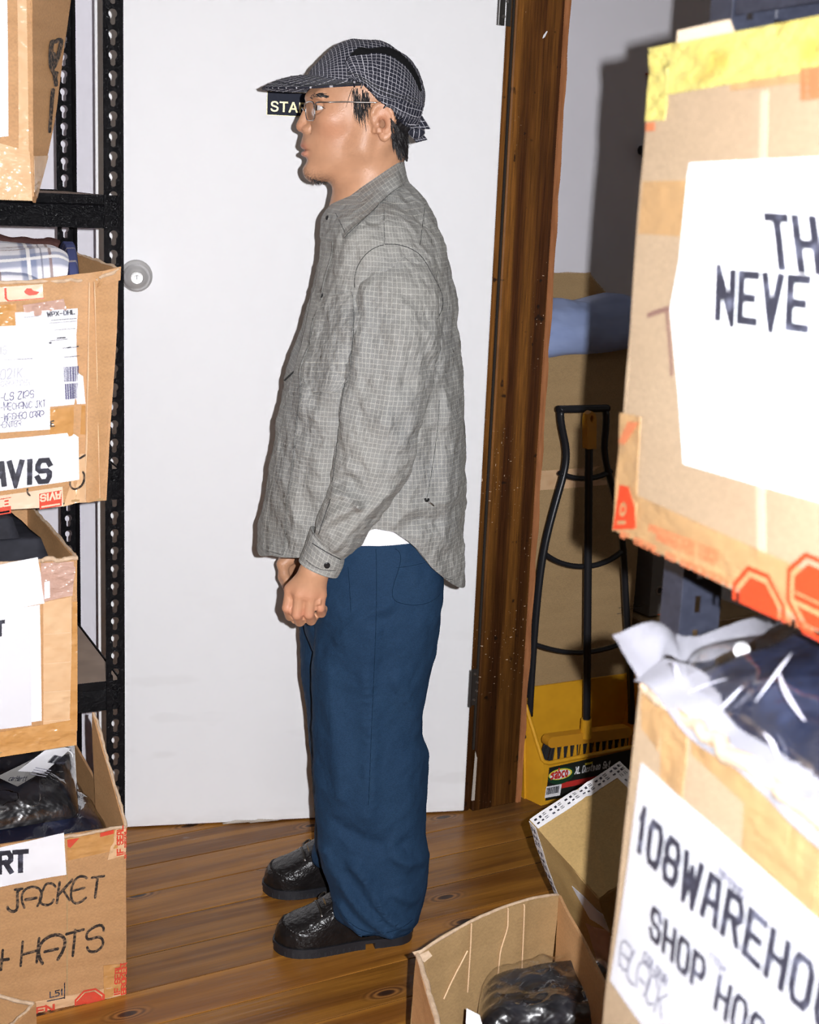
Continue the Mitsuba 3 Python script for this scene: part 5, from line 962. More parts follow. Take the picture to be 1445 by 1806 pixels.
# distance fields on grids
def s_ell(p, c, r): q = (p - c) / r; k = np.sqrt((q * q).sum(-1)); return (k - 1) * np.min(r) * 0.5 + (k - 1) * k / np.maximum(np.sqrt(((q / r) ** 2).sum(-1)), 1e-9) * 0.5
def s_cone(p, a, b, ra, rb):
    a, b = np.asarray(a), np.asarray(b); ba = b - a; t = np.clip(((p - a) @ ba) / (ba @ ba), 0, 1)
    return np.linalg.norm(p - a - t[..., None] * ba, axis=-1) - (ra + (rb - ra) * t)
def smin(a, b, k): h = np.clip(0.5 + 0.5 * (b - a) / k, 0, 1); return b * (1 - h) + a * h - k * h * (1 - h)
def smax(a, b, k): return -smin(-a, -b, k)
def nets(D, lo, s):
    D = D.copy()
    for _ in range(8):
        v, f = nets1(D, lo, s, 0.5); e = np.sort(np.vstack([f[:, [0, 1]], f[:, [1, 2]], f[:, [2, 0]]]), 1); eu_, ec_ = np.unique(e, axis=0, return_counts=True); bad = eu_[ec_ != 2]
        if not len(bad): break
        for q in v[bad[:, 0]]:                       # fill the cells where two sheets touch
            i, j, k = np.round((q - lo) / s).astype(int); b_ = D[i - 2:i + 3, j - 2:j + 3, k - 2:k + 3]; np.minimum(b_, -0.4 * s, out=b_)
    return v, f
def nets1(D, lo, s, sigma):
    """surface nets of the grid D (negative inside)"""
    from scipy.ndimage import gaussian_filter
    D = gaussian_filter(D.astype(float), sigma); D = np.pad(D, 1, constant_values=0.01); D[[0, -1]] = D[:, [0, -1]] = D[:, :, [0, -1]] = 0.01; lo = lo - s
    n = D.shape; I = D < 0
    c = [(i, j, k) for i in (0, 1) for j in (0, 1) for k in (0, 1)]
    cnt = sum(I[i:n[0] - 1 + i, j:n[1] - 1 + j, k:n[2] - 1 + k].astype(np.int8) for i, j, k in c)
    act = (cnt > 0) & (cnt < 8); idx = -np.ones(act.shape, int); q = np.argwhere(act); idx[act] = np.arange(len(q))
    acc, num = np.zeros((len(q), 3)), np.zeros(len(q))
    for a in c:
        for ax in range(3):
            if a[ax]: continue
            b = list(a); b[ax] = 1; v0 = D[tuple((q + a).T)]; v1 = D[tuple((q + b).T)]; m = (v0 < 0) != (v1 < 0)
            t = np.where(m, v0 / np.where(m, v0 - v1, 1), 0); p = np.array(a, float)[None] + t[:, None] * np.eye(3)[ax]; acc[m] += p[m]; num[m] += 1
    V = lo + (q + acc / np.maximum(num, 1)[:, None]) * s; Fs = []
    for ax in range(3):
        o = [x for x in range(3) if x != ax]; sl0 = [slice(1, -1)] * 3; sl0[ax] = slice(0, n[ax] - 1); sl1 = list(sl0); sl1[ax] = slice(1, n[ax])
        x = I[tuple(sl0)] != I[tuple(sl1)]; e = np.argwhere(x); e = e + np.array([0 if k == ax else 1 for k in range(3)]); inside = I[tuple(e.T)]
        d1, d2 = np.eye(3, dtype=int)[o[0]], np.eye(3, dtype=int)[o[1]]
        quad = np.stack([idx[tuple((e - d1 - d2).T)], idx[tuple((e - d2).T)], idx[tuple(e.T)], idx[tuple((e - d1).T)]], 1)
        flip = inside if ax != 1 else ~inside
        quad[~flip] = quad[~flip][:, ::-1]; Fs.append(quad)
    return V, tri(np.vstack(Fs))
def field(lo, hi, s):
    ax = [np.arange(lo[k], hi[k] + s, s) for k in range(3)]; return np.stack(np.meshgrid(*ax, indexing='ij'), -1).astype(np.float32)
def solid(m):
    M = m3.Manifold(m3.Mesh(np.asarray(m[0], np.float32), np.asarray(m[1], np.uint32))); return M

# ---- head
HEADROT, HC = math.radians(9), np.array([-0.005, 0.0])
def hrot(p):
    p = np.array(p, float); a, b = p[..., 0] - HC[0], p[..., 1] - HC[1]; c, s = math.cos(HEADROT), math.sin(HEADROT)
    p[..., 0], p[..., 1] = HC[0] + a * c - b * s - 0.002, HC[1] + a * s + b * c; return p
def head_field():
    lo, hi, s = np.array([-0.170, -0.106, 1.405]), np.array([0.105, 0.106, 1.755]), 0.0022
    p = field(lo, hi, s); sy = p * [1, 0, 1] + np.abs(p[..., 1:2]) * [0, 1, 0]; sy = sy.astype(np.float32)
    k = lambda px, py, w=0.0: np.array([*uz(px, py)])[[0, 1]].tolist()
    def q(px, py, w=0.0): a = uz(px, py); return np.array([a[0], w, a[1]])
    d = s_ell(p, q(653, 168), np.array([0.095, 0.0730, 0.090]))
    d = smin(d, s_ell(p, q(606, 205), np.array([0.062, 0.0625, 0.088])), 0.03)
    d = smin(d, s_ell(p, q(588, 262), np.array([0.047, 0.046, 0.058])), 0.03)
    d = smin(d, s_cone(sy, q(556, 302, 0.008), q(637, 262, 0.047), 0.0175, 0.021), 0.022)
    d = smin(d, s_cone(sy, q(637, 262, 0.047), q(648, 215, 0.056), 0.020, 0.020), 0.025)
    d = smin(d, s_ell(p, q(556, 302), np.array([0.0175, 0.021, 0.0175])), 0.012)
    nk = s_cone(p, q(640, 395), q(662, 268), 0.066, 0.057); d = smin(d, nk, 0.022)
    d = smin(d, s_cone(sy, q(610, 372, 0.012), q(672, 252, 0.052), 0.010, 0.013), 0.016)        # neck muscle
    d = smin(d, s_ell(sy, q(582, 213, 0.045), np.array([0.022, 0.018, 0.017])), 0.022)          # cheekbone
    d = smin(d, s_cone(sy, q(549, 173, 0.008), q(560, 171, 0.044), 0.0085, 0.0075), 0.012)       # brow
    d = smax(d, -s_ell(sy, q(554, 191.5, 0.037), np.array([0.019, 0.019, 0.0110])), 0.008)        # eye socket
    d = smin(d, s_cone(p, q(546, 188), q(534.5, 219), 0.0062, 0.0085), 0.008)                     # nose
    d = smin(d, s_ell(p, q(535.5, 225.5), np.array([0.0115, 0.0105, 0.0085])), 0.006)
    d = smin(d, s_ell(sy, q(545, 230, 0.0125), np.array([0.0115, 0.0068, 0.0072])), 0.0045)
    d = smax(d, -s_ell(sy, q(538.5, 237, 0.0068), np.array([0.0055, 0.0032, 0.004])), 0.003)
    d = smax(d, -s_ell(sy, q(553, 233, 0.0225), np.array([0.006, 0.0032, 0.012])), 0.006)      # fold beside the nose
    d = smin(d, s_ell(p, q(550, 253), np.array([0.0165, 0.024, 0.0165])), 0.012)                # mouth
    lipu, lipl = s_ell(p, q(541.5, 257.5), np.array([0.0098, 0.0205, 0.0058])), s_ell(p, q(541.0, 272.5), np.array([0.0088, 0.0185, 0.0064]))
    d = smin(d, lipu, 0.004); d = smin(d, lipl, 0.004)
    d = smax(d, -s_ell(p, q(536.5, 265.6), np.array([0.011, 0.0235, 0.0012])), 0.0025)
    d = smax(d, -s_ell(p, q(534, 285), np.array([0.010, 0.018, 0.0065])), 0.008)                # below the lip
    eye = q(565.5, 192, 0.0320); d = smin(d, np.linalg.norm(sy - eye, axis=-1) - 0.0133, 0.003)  # lids
    slit = s_ell(sy, q(557.0, 192.5, 0.0385), np.array([0.0125, 0.0150, 0.0042])); d = smax(d, -slit, 0.0012)
    # ears
    ec = q(667, 216, 0.0); e = sy - ec; ca, sa_ = math.cos(0.22), math.sin(0.22)
    eu, ez, ew = e[..., 0] * ca + e[..., 2] * sa_, -e[..., 0] * sa_ + e[..., 2] * ca, sy[..., 1] - 0.0770 - 0.28 * np.maximum(e[..., 0], 0) - 0.005
    wid = 0.0195 + 0.12 * np.clip(ez, -0.03, 0.03); rr = np.sqrt((eu / wid) ** 2 + (ez / 0.0310) ** 2)
    flat = smax((rr - 1) * 0.017, np.abs(ew) - 0.0042, 0.003)
    rimd = np.sqrt(((rr - 0.88) * 0.0185) ** 2 + (ew - 0.0035) ** 2) - 0.0030
    rimd = np.where((eu < -0.006) & (ez < 0.012), rimd + 0.004, rimd)
    anti = np.sqrt(((rr - 0.52) * 0.018) ** 2 + (ew - 0.003) ** 2) - 0.0024; anti = np.where(eu < 0.000, anti + 0.01, anti)
    ear = smin(flat, rimd, 0.0035); ear = smin(ear, anti, 0.003)
    con = s_ell(np.stack([eu + 0.0022, ew - 0.004, ez + 0.004], -1), np.zeros(3), np.array([0.0068, 0.0085, 0.0105])); ear = smax(ear, -con, 0.003)
    tr = np.sqrt((eu + 0.0105) ** 2 + (ez + 0.004) ** 2 + (ew - 0.003) ** 2) - 0.0048; ear = smin(ear, tr, 0.003)
    lob = np.sqrt((eu + 0.004) ** 2 + (ez + 0.0285) ** 2 + (ew - 0.001) ** 2) - 0.0068; ear = smin(ear, lob, 0.006)
    d = smin(d, ear, 0.008)
    return nets(d, lo, s) + (lambda a: a,)
hv_, hf_, _ = head_field()
hv_ = hrot(np.asarray(hv_))

# ---- hands
def hand_mesh(wrist, knuckles, fingers, thumb, forearm, s=0.0022):
    """wrist, four knuckles, four finger chains of (point, radius), a thumb chain, and a point up the forearm"""
    allp = np.array([wrist, forearm] + [c[0] for f in fingers + [thumb] for c in f]); lo, hi = allp.min(0) - 0.032, allp.max(0) + 0.032
    p = field(lo, hi, s); d = s_cone(p, forearm, wrist, 0.030, 0.0255); ck = np.mean(knuckles, 0)
    for k_, r in zip(knuckles, (0.0125, 0.0128, 0.0122, 0.0112)):
        d = smin(d, s_cone(p, wrist * 0.86 + k_ * 0.14, k_, 0.0180, r), 0.012)
    for f in fingers:
        df = None
        for (a, ra), (b, rb) in zip(f[:-1], f[1:]):
            c = s_cone(p, a, b, ra, rb); df = c if df is None else smin(df, c, 0.0022)
        d = smin(d, df, 0.0028)
    dt = None
    for (a, ra), (b, rb) in zip(thumb[:-1], thumb[1:]):
        c = s_cone(p, a, b, ra, rb); dt = c if dt is None else smin(dt, c, 0.004)
    d = smin(d, dt, 0.009)
    return nets(d, lo, s)
WN = -0.235                                                             # the near hand hangs this far on our side of the body's middle
def hp(px, py, dw=0.0): return L3(px, py, WN + dw)
wrist, fore = hp(556, 1004), hp(590, 945)
kn = [hp(513, 1040, 0.004), hp(529, 1047, -0.010), hp(548, 1050, -0.010), hp(566, 1049, 0.000)]
fing = [[(kn[0], 0.0108), (hp(507, 1072, 0.000), 0.0096), (hp(512, 1086, 0.022), 0.0092), (hp(522, 1083, 0.040), 0.0082)],
        [(kn[1], 0.0108), (hp(524, 1084, -0.010), 0.0095), (hp(529, 1096, 0.015), 0.0094), (hp(538, 1089, 0.036), 0.0084)],
        [(kn[2], 0.0105), (hp(545, 1083, -0.010), 0.0092), (hp(549, 1094, 0.013), 0.0092), (hp(556, 1086, 0.034), 0.0082)],
        [(kn[3], 0.0098), (hp(565, 1072, 0.000), 0.0086), (hp(567, 1081, 0.018), 0.0086), (hp(571, 1074, 0.034), 0.0076)]]
thumb = [(hp(545, 1020, 0.022), 0.0165), (hp(522, 1042, 0.034), 0.0135), (hp(514, 1062, 0.040), 0.0110), (hp(513, 1082, 0.044), 0.0090)]
h1 = hand_mesh(wrist, kn, fing, thumb, fore)
# the far hand, hanging a little further forward; only its edge shows
WF = 0.215
def hq(px, py, dw=0.0): return L3(px, py, WF + dw)
wr2, fo2 = hq(517, 975), hq(560, 905)
kn2 = [hq(501, 990, -0.020), hq(508, 1000, -0.004), hq(520, 1006, 0.008), hq(534, 1008, 0.014)]
fing2 = [[(k_, 0.0115 - 0.0006 * i), (k_ + np.array([-0.002, -0.002, -0.034]), 0.0100), (k_ + np.array([0.010, -0.022, -0.050]), 0.0090), (k_ + np.array([0.022, -0.034, -0.040]), 0.0080)] for i, k_ in enumerate(kn2)]
thumb2 = [(hq(510, 985, -0.034), 0.0155), (hq(499, 995, -0.040), 0.0125), (hq(501, 1012, -0.042), 0.0105), (hq(509, 1028, -0.044), 0.0088)]
h2 = hand_mesh(wr2, kn2, fing2, thumb2, fo2)

# ---- the rest of the body, under the clothes
def chain(pts, seg=24):
    return [m3.Manifold.batch_hull([m3.Manifold.sphere(r0, seg).translate(tuple(map(float, a))), m3.Manifold.sphere(r1, seg).translate(tuple(map(float, b)))]) for (a, r0), (b, r1) in zip(pts[:-1], pts[1:])]
L = lambda px, py, w=0.0: L3(px, py, w)
S1, S2, EL1, EL2 = L(690, 468, -0.135), L(690, 468, 0.135), L(665, 700, -0.225), L(640, 690, 0.215)
bones = chain([(L(668, 920), 0.115), (L(664, 800), 0.100), (L(668, 600), 0.105), (L(674, 500), 0.100), (L(662, 425), 0.072), (L(650, 375), 0.056)])
for s in (-1, 1): bones += chain([(L(668, 560, s * 0.06), 0.080), (L(680, 455, s * 0.10), 0.048)])
bones += chain([(S1, 0.040), (EL1, 0.038), (fore, 0.030)]) + chain([(S2, 0.040), (EL2, 0.038), (fo2, 0.030)])
for s, hipx, kx, ax, w_ in ((-1, 672, 655, 668, -0.085), (1, 660, 640, 630, 0.085)):
    bones += chain([(L(hipx, 980, w_), 0.088), (L(kx, 1300, w_ * 1.1), 0.058), (np.array([L(ax, 1600, w_)[0], w_ * 1.2, 0.09]), 0.040)])
body = m3.Manifold.batch_boolean(bones, m3.OpType.Add)
whole = None
try:
    parts_ = [body] + [solid(x) for x in ((hv_, hf_), h1, h2)]
    assert all(x.status() == m3.Error.NoError and not x.is_empty() for x in parts_), [x.status() for x in parts_]
    bm_ = m3.Manifold.batch_boolean(parts_, m3.OpType.Add).to_mesh(); whole = (np.asarray(bm_.vert_properties[:, :3], float), np.asarray(bm_.tri_verts))
except Exception as ex:
    print('body union failed', ex); b_ = body.to_mesh(); whole = cat((np.asarray(b_.vert_properties[:, :3], float), np.asarray(b_.tri_verts)), (hv_, hf_), h1, h2)
bv = whole[0]
def hq_(px, py, w=0.0): a = uz(px, py); return hrot(np.array([a[0], w, a[1]]))
def near(c, r, v=bv): return np.exp(-(((v - c) / r) ** 2).sum(-1))
skin_c = np.array([0.485, 0.255, 0.148]); col = np.tile(skin_c, (len(bv), 1)) * (1 + 0.10 * fb(bv, 60, 4)[:, None])
def tint(wt, c, k): global col; wt = np.clip(wt, 0, 1)[:, None] * k; col = col * (1 - wt) + np.asarray(c) * wt
tint(near(hq_(540, 258), [0.010, 0.022, 0.0062]) * 1.5, [0.40, 0.135, 0.095], 0.85); tint(near(hq_(540, 272), [0.010, 0.020, 0.0068]) * 1.5, [0.46, 0.165, 0.12], 0.8)
tint(near(hq_(536, 265.6), [0.012, 0.022, 0.0018]) * 1.3, [0.10, 0.03, 0.022], 0.9)
for s in (-1, 1):
    tint(near(hq_(585, 225, s * 0.05), [0.03, 0.03, 0.03]), [0.52, 0.22, 0.13], 0.5); tint(near(hq_(668, 216, s * 0.085), [0.018, 0.02, 0.03]), [0.52, 0.22, 0.14], 0.4)
tint(near(hq_(533, 228), [0.014, 0.016, 0.012]), [0.50, 0.20, 0.12], 0.5)
st = np.clip(fb(bv, 620, 8, 2) * 1.4 + 0.55, 0, 1)
tint((near(hq_(552, 312), [0.024, 0.024, 0.014]) * 1.5 + near(hq_(572, 318), [0.022, 0.03, 0.010])) * st, [0.035, 0.026, 0.024], 0.92)
tint(near(hq_(542, 246), [0.008, 0.020, 0.0055]) * st, [0.05, 0.035, 0.03], 0.62); tint(near(hq_(541, 285), [0.008, 0.010, 0.005]) * st, [0.05, 0.035, 0.03], 0.5)
for s in (-1, 1): tint(near(hq_(620, 250, s * 0.055), [0.05, 0.03, 0.035]) * st, [0.15, 0.09, 0.06], 0.18)
for (k_, c) in zip(kn, range(4)): tint(near(k_, [0.016, 0.016, 0.014]), [0.50, 0.20, 0.12], 0.45)
for f in fing: tint(near(f[1][0], [0.014, 0.014, 0.014]), [0.52, 0.19, 0.12], 0.5)
fdark = hq_(570, 168, -0.05)
mat('m_skin', VC, 0.42, spec=0.42, bump=lambda p, n, uv: fbm(p.x * 700, p.y * 700, p.z * 700, 2), bscale=0.0005, eps=5e-4)
man = thing('person', 'man in profile wearing a checked cap, glasses, grey grid shirt, navy trousers and black shoes', 'person')
obj('body', lmesh((bv, whole[1])), 'm_skin', man, smooth=True, color=col)

def pobj(name, m, b, parent=man, **k): return obj(name, lmesh(m), b, parent, **k)
# eyes, brows, hair
mat('m_eye', [0.46, 0.43, 0.42], 0.2, spec=0.35); mat('m_iris', [0.02, 0.012, 0.008], 0.1, spec=0.5)
mat('m_hair', lambda p, n, uv: mix([0.010, 0.009, 0.010], [0.045, 0.042, 0.044], smoothstep(0.5, 0.85, fbm(p.x * 300, p.y * 300, p.z * 40, 2))), 0.45, spec=0.5)
for s in (-1, 1):
    c = uz(565.5, 192); c = np.array([c[0], s * 0.0320, c[1]]); e = trimesh.creation.icosphere(3, 0.0108)
    ey = pobj('eye', (hrot(e.vertices + c), e.faces), 'm_eye', smooth=True)
    i_ = trimesh.creation.icosphere(3, 0.0066); pobj('iris', (hrot(i_.vertices * [0.55, 1, 1] + c + [-0.0092, s * 0.0020, 0.0]), i_.faces), 'm_iris', ey, smooth=True)
hitH = Hit(lmesh((hv_, hf_)))
def strands(starts, dirs, lens, r, seed, bend=None, k=5, lift=0.0012):
    rng = np.random.default_rng(seed); ms = []
    for s, d, l in zip(starts, dirs, lens):
        t = np.linspace(0, 1, 5)[:, None]; pth = s + d * l * t + (np.asarray(bend) * l * t ** 2 if bend is not None else 0) + rng.normal(0, 0.0012, 3) * t
        ms.append(tube(pth, r * np.array([0.8, 1, 0.9, 0.6, 0.15]), k))
    return cat(ms)
def on_head(px, py, side=-1):
    """the near (side = -1) surface of the head under a photo pixel"""
    r = hitH.px(px, py); q = (r[0] if r is not None else P(px, py, pl=(HV, MO))) - MO
    return np.array([q @ RT, q @ HV, q[2]])
rng6 = np.random.default_rng(6)
def hairs(poly, n, d, l, r, seed, bend=None, off=-0.001):
    pg = sg.Polygon(poly); a, b, c, e = pg.bounds; st_ = []; rng = np.random.default_rng(seed)
    while len(st_) < n:
        x, y = rng.uniform(a, c), rng.uniform(b, e)
        if pg.contains(sg.Point(x, y)): st_.append(on_head(x, y) + [0, off, 0])
    m = len(st_); return strands(st_, unit(d) + rng.normal(0, 0.12, (m, 3)), rng.uniform(0.6, 1.1, m) * l, r, seed, bend)
hr1 = hairs([(621, 152), (650, 160), (656, 182), (646, 196), (634, 192), (622, 172)], 150, [0.03, -0.06, -1], 0.030, 0.00055, 1, [0.10, 0, 0])
hr2 = hairs([(625, 185), (646, 190), (640, 200), (628, 200)], 40, [-0.08, -0.05, -1], 0.024, 0.0005, 2, [0.16, 0, 0])
pobj('hair', hr1, 'm_hair', smooth=True, kind='stuff', label='black strands of hair before the ear'); pobj('hair', hr2, 'm_hair', smooth=True, kind='stuff')
# back and sides of the hair: a shell on the skull
def shell(cond, off, seed):
    tm = trimesh.Trimesh(hv_, hf_, process=False); keep = cond(hv_)[hf_].all(1); sub = tm.submesh([np.nonzero(keep)[0]], append=True, repair=False)
    nrm = sub.vertex_normals; c = sub.vertices - np.array([0.0, 0, 1.62]); nrm = np.where(((nrm * c).sum(1) < 0)[:, None], -nrm, nrm)
    v = sub.vertices + nrm * (off * (1 + 0.5 * fb(sub.vertices, 160, seed))[:, None]); return v, sub.faces
npx = [uz(*q) for q in ((686, 190), (690, 214), (689, 232), (686, 246), (694, 262), (703, 275), (716, 285), (732, 270), (738, 225), (722, 215), (700, 196))]
npoly = sg.Polygon([(a[0], a[1]) for a in npx]); import shapely as shp
def hcond(v):
    c, s = math.cos(-HEADROT), math.sin(-HEADROT); a = v[:, 0] - HC[0] + 0.002; b = v[:, 1] - HC[1]; uu = HC[0] + a * c - b * s
    return shp.contains_xy(npoly, uu, v[:, 2])
sv, sf = shell(hcond, 0.0052, 3); pobj('hair', (sv, sf), 'm_hair', smooth=True, label='short black hair at the nape')
hr3 = hairs([(688, 205), (696, 214), (720, 240), (716, 268), (706, 276), (692, 250)], 260, [0.22, -0.08, -1], 0.018, 0.0006, 3, [0.05, 0.05, 0], off=-0.004)
pobj('hair', hr3, 'm_hair', smooth=True, kind='stuff')
eb = hairs([(546, 170), (552, 165), (561, 164), (572, 168), (580, 172), (568, 171), (556, 170), (548, 175)], 110, [1, 0.0, -0.12], 0.010, 0.0005, 4, off=-0.0012); pobj('eyebrow', eb, 'm_hair', smooth=True, kind='stuff')
gt = hairs([(546, 311), (556, 316), (580, 321), (572, 323), (552, 321)], 60, [0.15, 0.0, -1], 0.005, 0.0005, 5, off=0.0); pobj('beard', gt, 'm_hair', smooth=True, kind='stuff')
# glasses
mat('m_lens', [0.6, 0.6, 0.6], 0.2)
scene['m_lens'] = {'type': 'thindielectric', 'int_ior': 1.5}
gl = 0.0010
def gq(px, py, w): a = uz(px, py); return hrot(np.array([a[0], w, a[1]]))
def lens_ring(s):
    a = np.linspace(0, 2 * np.pi, 40, endpoint=False); ww = s * (0.0335 + 0.0235 * np.sign(np.cos(a)) * np.abs(np.cos(a)) ** 0.6); zz_ = 0.0165 * np.sign(np.sin(a)) * np.abs(np.sin(a)) ** 0.65
    c = uz(537.5, 198); uu = c[0] + 0.003 + 0.27 * np.maximum(np.abs(ww) - 0.010, 0) + zz_ * -0.08; return hrot(np.stack([uu, ww, c[1] + zz_], -1))
gp = tag(nm(f'{man}__spectacles'), 'thin silver framed glasses')
for s in (-1, 1):
    rg = lens_ring(s); pobj('rim', tube(rg, 0.0013, 6, closed=True), 'm_chrome', gp, smooth=True)
    c = rg.mean(0); fan = (np.vstack([rg, c]), np.array([[i, (i + 1) % 40, 40] for i in range(40)])); pobj('lens', fan, 'm_lens', gp)
    pobj('temple', tube(spline([rg[0] + [0, 0, 0.006], gq(556, 184.5, s * 0.066), gq(562, 184.5, s * 0.0735), gq(600, 184.0, s * 0.0785), gq(640, 184.5, s * 0.080), gq(660, 186, s * 0.0815), gq(676, 200, s * 0.080)], 30), 0.0013, 6, flat=1.0), 'm_chrome', gp, smooth=True)
pobj('bridge', tube(spline([lens_ring(-1)[20], gq(535, 192, 0.0), lens_ring(1)[20]], 10), 0.0010, 6), 'm_chrome', gp, smooth=True)
# ---------------------------------------------------------------- clothes
def grid_check(spu, spv, wd, base, line, base2, under=None):
    def f(p, n, uv):
        def ln(x, sp, w): t = dr.abs(x / sp - dr.floor(x / sp) - 0.5) * sp; return smoothstep(w, w * 0.55, t)
        a, b = ln(uv.x, spu, wd), ln(uv.y, spv, wd); w = fbm(uv.x * 900, uv.y * 900, 0, 2)
        c = mix(base, base2, fbm(p.x * 9, p.y * 9, p.z * 9, 3))
        return mix(c, line, dr.maximum(a, b) * (0.55 + 0.6 * w)) * (0.90 + 0.2 * fbm(uv.x * 1400, uv.y * 1400, 3, 1))
    return f
mat('m_shirt', grid_check(0.0078, 0.0084, 0.00056, [0.240, 0.233, 0.212], [0.40, 0.392, 0.355], [0.202, 0.206, 0.206]), 0.75, spec=0.3, sheen=0.3, bump=lambda p, n, uv: fbm(p.x * 55, p.y * 55, p.z * 30, 4), bscale=0.011, eps=1.5e-3)
mat('m_cap', grid_check(0.0076, 0.0076, 0.00055, [0.0135, 0.0145, 0.024], [0.47, 0.46, 0.50], [0.022, 0.023, 0.034]), 0.8, spec=0.3, bump=lambda p, n, uv: fbm(p.x * 120, p.y * 120, p.z * 120, 3), bscale=0.002)
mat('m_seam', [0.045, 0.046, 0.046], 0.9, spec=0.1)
mat('m_mesh_black', [0.006, 0.006, 0.007], 0.8, spec=0.2)
mat('m_tee', [0.74, 0.74, 0.76], 0.8, spec=0.2)
mat('m_trousers', lambda p, n, uv: mix([0.0075, 0.027, 0.064], [0.0115, 0.036, 0.078], fbm(p.x * 14, p.y * 14, p.z * 9, 3)) * (0.8 + 0.4 * fbm(p.x * 700, p.y * 700, p.z * 500, 2)), 0.85, spec=0.25, sheen=0.4, bump=lambda p, n, uv: fbm(p.x * 60, p.y * 60, p.z * 40, 4), bscale=0.005, eps=1.5e-3)
mat('m_trouser_seam', [0.007, 0.021, 0.047], 0.9, spec=0.1)
mat('m_button', [0.010, 0.010, 0.011], 0.3, spec=0.5)

def on(hit, pts, n=None, off=0.0008):
    pts = np.asarray(pts, float); n = n or max(6, int(np.linalg.norm(np.diff(pts, axis=0), axis=1).sum() / 6))
    q = spline(pts, n) if len(pts) > 2 else pts[0] + (pts[1] - pts[0]) * np.linspace(0, 1, n)[:, None]
    r = [hit.px(*x) for x in q]; r = [a for a in r if a is not None]
    return np.array([a[0] + a[1] * off for a in r])
def seam(hit, pts, r, parent, m='m_seam', name='seam', **k):
    q = on(hit, pts, off=r * 0.4)
    if len(q) > 3: obj(name, tube(q, r, 5), m, parent, smooth=True, **k)
def patch_on(hit, quad, n=12, m=12, off=0.0015, t=0.0012):
    """a sheet laid on what is seen inside four photo pixels (bl, br, tr, tl)"""
    q = np.asarray(quad, float); g = np.zeros((n, m, 3)); last = None
    for i, a in enumerate(np.linspace(0, 1, n)):
        for j, b in enumerate(np.linspace(0, 1, m)):
            p = (1 - a) * (1 - b) * q[0] + a * (1 - b) * q[1] + a * b * q[2] + (1 - a) * b * q[3]; r = hit.px(*p)
            g[i, j] = r[0] + r[1] * off if r is not None else (last if last is not None else P(*p, d=2.8)); last = g[i, j]
    return fix(sheet(g, t))
def folds(p, lines):
    """displacement towards the camera from soft ridges drawn in photo pixels: (points, height, half width in metres)"""
    d = np.zeros(len(p))
    for pts, amp, wid in lines:
        q = np.array([uz(*x, -0.15) for x in (spline(pts, 24) if len(pts) > 2 else np.linspace(pts[0], pts[1], 24))])
        dist = np.min(np.hypot(p[:, None, 0] - q[None, :, 0], p[:, None, 2] - q[None, :, 1]), 1); d += amp * np.exp(-(dist / wid) ** 2)
    return d
def ring_loft(rings, n=72, m=120, expo=2.2):
    """rings: (front px, back px, centre w, half depth) -> grid (m, n, 3) in (u, w, z)"""
    Fp = np.array([uz(*r[0], r[2]) for r in rings]); Bp = np.array([uz(*r[1], r[2]) for r in rings]); wc = np.array([r[2] for r in rings]); rw = np.array([r[3] for r in rings])
    mid = (Fp + Bp) / 2; s = np.r_[0, np.cumsum(np.linalg.norm(np.diff(mid, axis=0), axis=1))]; t = np.linspace(0, s[-1], m)
    from scipy.interpolate import PchipInterpolator as PI
    f = lambda a: PI(s, a)(t)
    Fp, Bp, wc, rw = np.stack([f(Fp[:, 0]), f(Fp[:, 1])], 1), np.stack([f(Bp[:, 0]), f(Bp[:, 1])], 1), f(wc), f(rw)
    a = np.linspace(0, 2 * np.pi, n); ca, sa2 = np.sign(np.cos(a)) * np.abs(np.cos(a)) ** (2 / expo), np.sign(np.sin(a)) * np.abs(np.sin(a)) ** (2 / expo)
    c = (Fp + Bp) / 2; h = (Bp - Fp) / 2
    g = np.stack([c[:, None, 0] + h[:, None, 0] * ca, wc[:, None] - rw[:, None] * sa2, c[:, None, 1] + h[:, None, 1] * ca], -1)
    per = np.linalg.norm(np.diff(g[m // 3], axis=0), axis=1); uvx = np.r_[0, np.cumsum(per)]
    return g, np.stack(np.broadcast_arrays(uvx[None, :], t[:, None]), -1)
def outn(g):
    n = grid_normals(g); c = g.mean(1, keepdims=True); s = np.sign(((g - c) * n).sum(-1).mean()); return n * (s if s else 1)
def puff(g, amp, sc, seed, stretch=(1, 1, 1)): return g + outn(g) * (amp * 2 * fb(g * np.asarray(stretch), sc, seed))[..., None]
def cloth(name, g, uv, m, parent, t=0.0022, **k):
    if (grid_normals(g) * outn(g)).sum(-1).mean() < 0: g, uv = g[:, ::-1], uv[:, ::-1]
    v, f, w = sheet(g, t, uv); wv, wf = lw(v), np.asarray(f)[:, ::-1]
    obj(name, (wv, wf, w), m, parent, smooth=True, **k); return wv, wf

# shirt body
FR = [(606, 335), (592, 352), (577, 372), (572, 400), (571, 440), (562, 480), (546, 530), (528, 600), (513, 650), (504, 700), (497, 745), (488, 800), (478, 850), (468, 905), (457, 945), (452, 985), (452, 1040)]
BK = [(712, 300), (722, 322), (740, 340), (764, 375), (783, 420), (796, 470), (803, 530), (808, 600), (812, 680), (816, 800), (819, 900), (821, 1040)]
fz = np.array([uz(*q) for q in FR]); bz = np.array([uz(*q) for q in BK])
WZ = [(1.55, 0.060), (1.50, 0.070), (1.475, 0.092), (1.455, 0.130), (1.44, 0.158), (1.42, 0.178), (1.39, 0.194), (1.34, 0.207), (1.26, 0.214), (1.1, 0.218), (0.9, 0.216), (0.7, 0.212)]
NT, NZ = 210, 190
ang = np.linspace(0, 2 * np.pi, NT); ca, sn = np.cos(ang), np.sin(ang); ee = 2.35
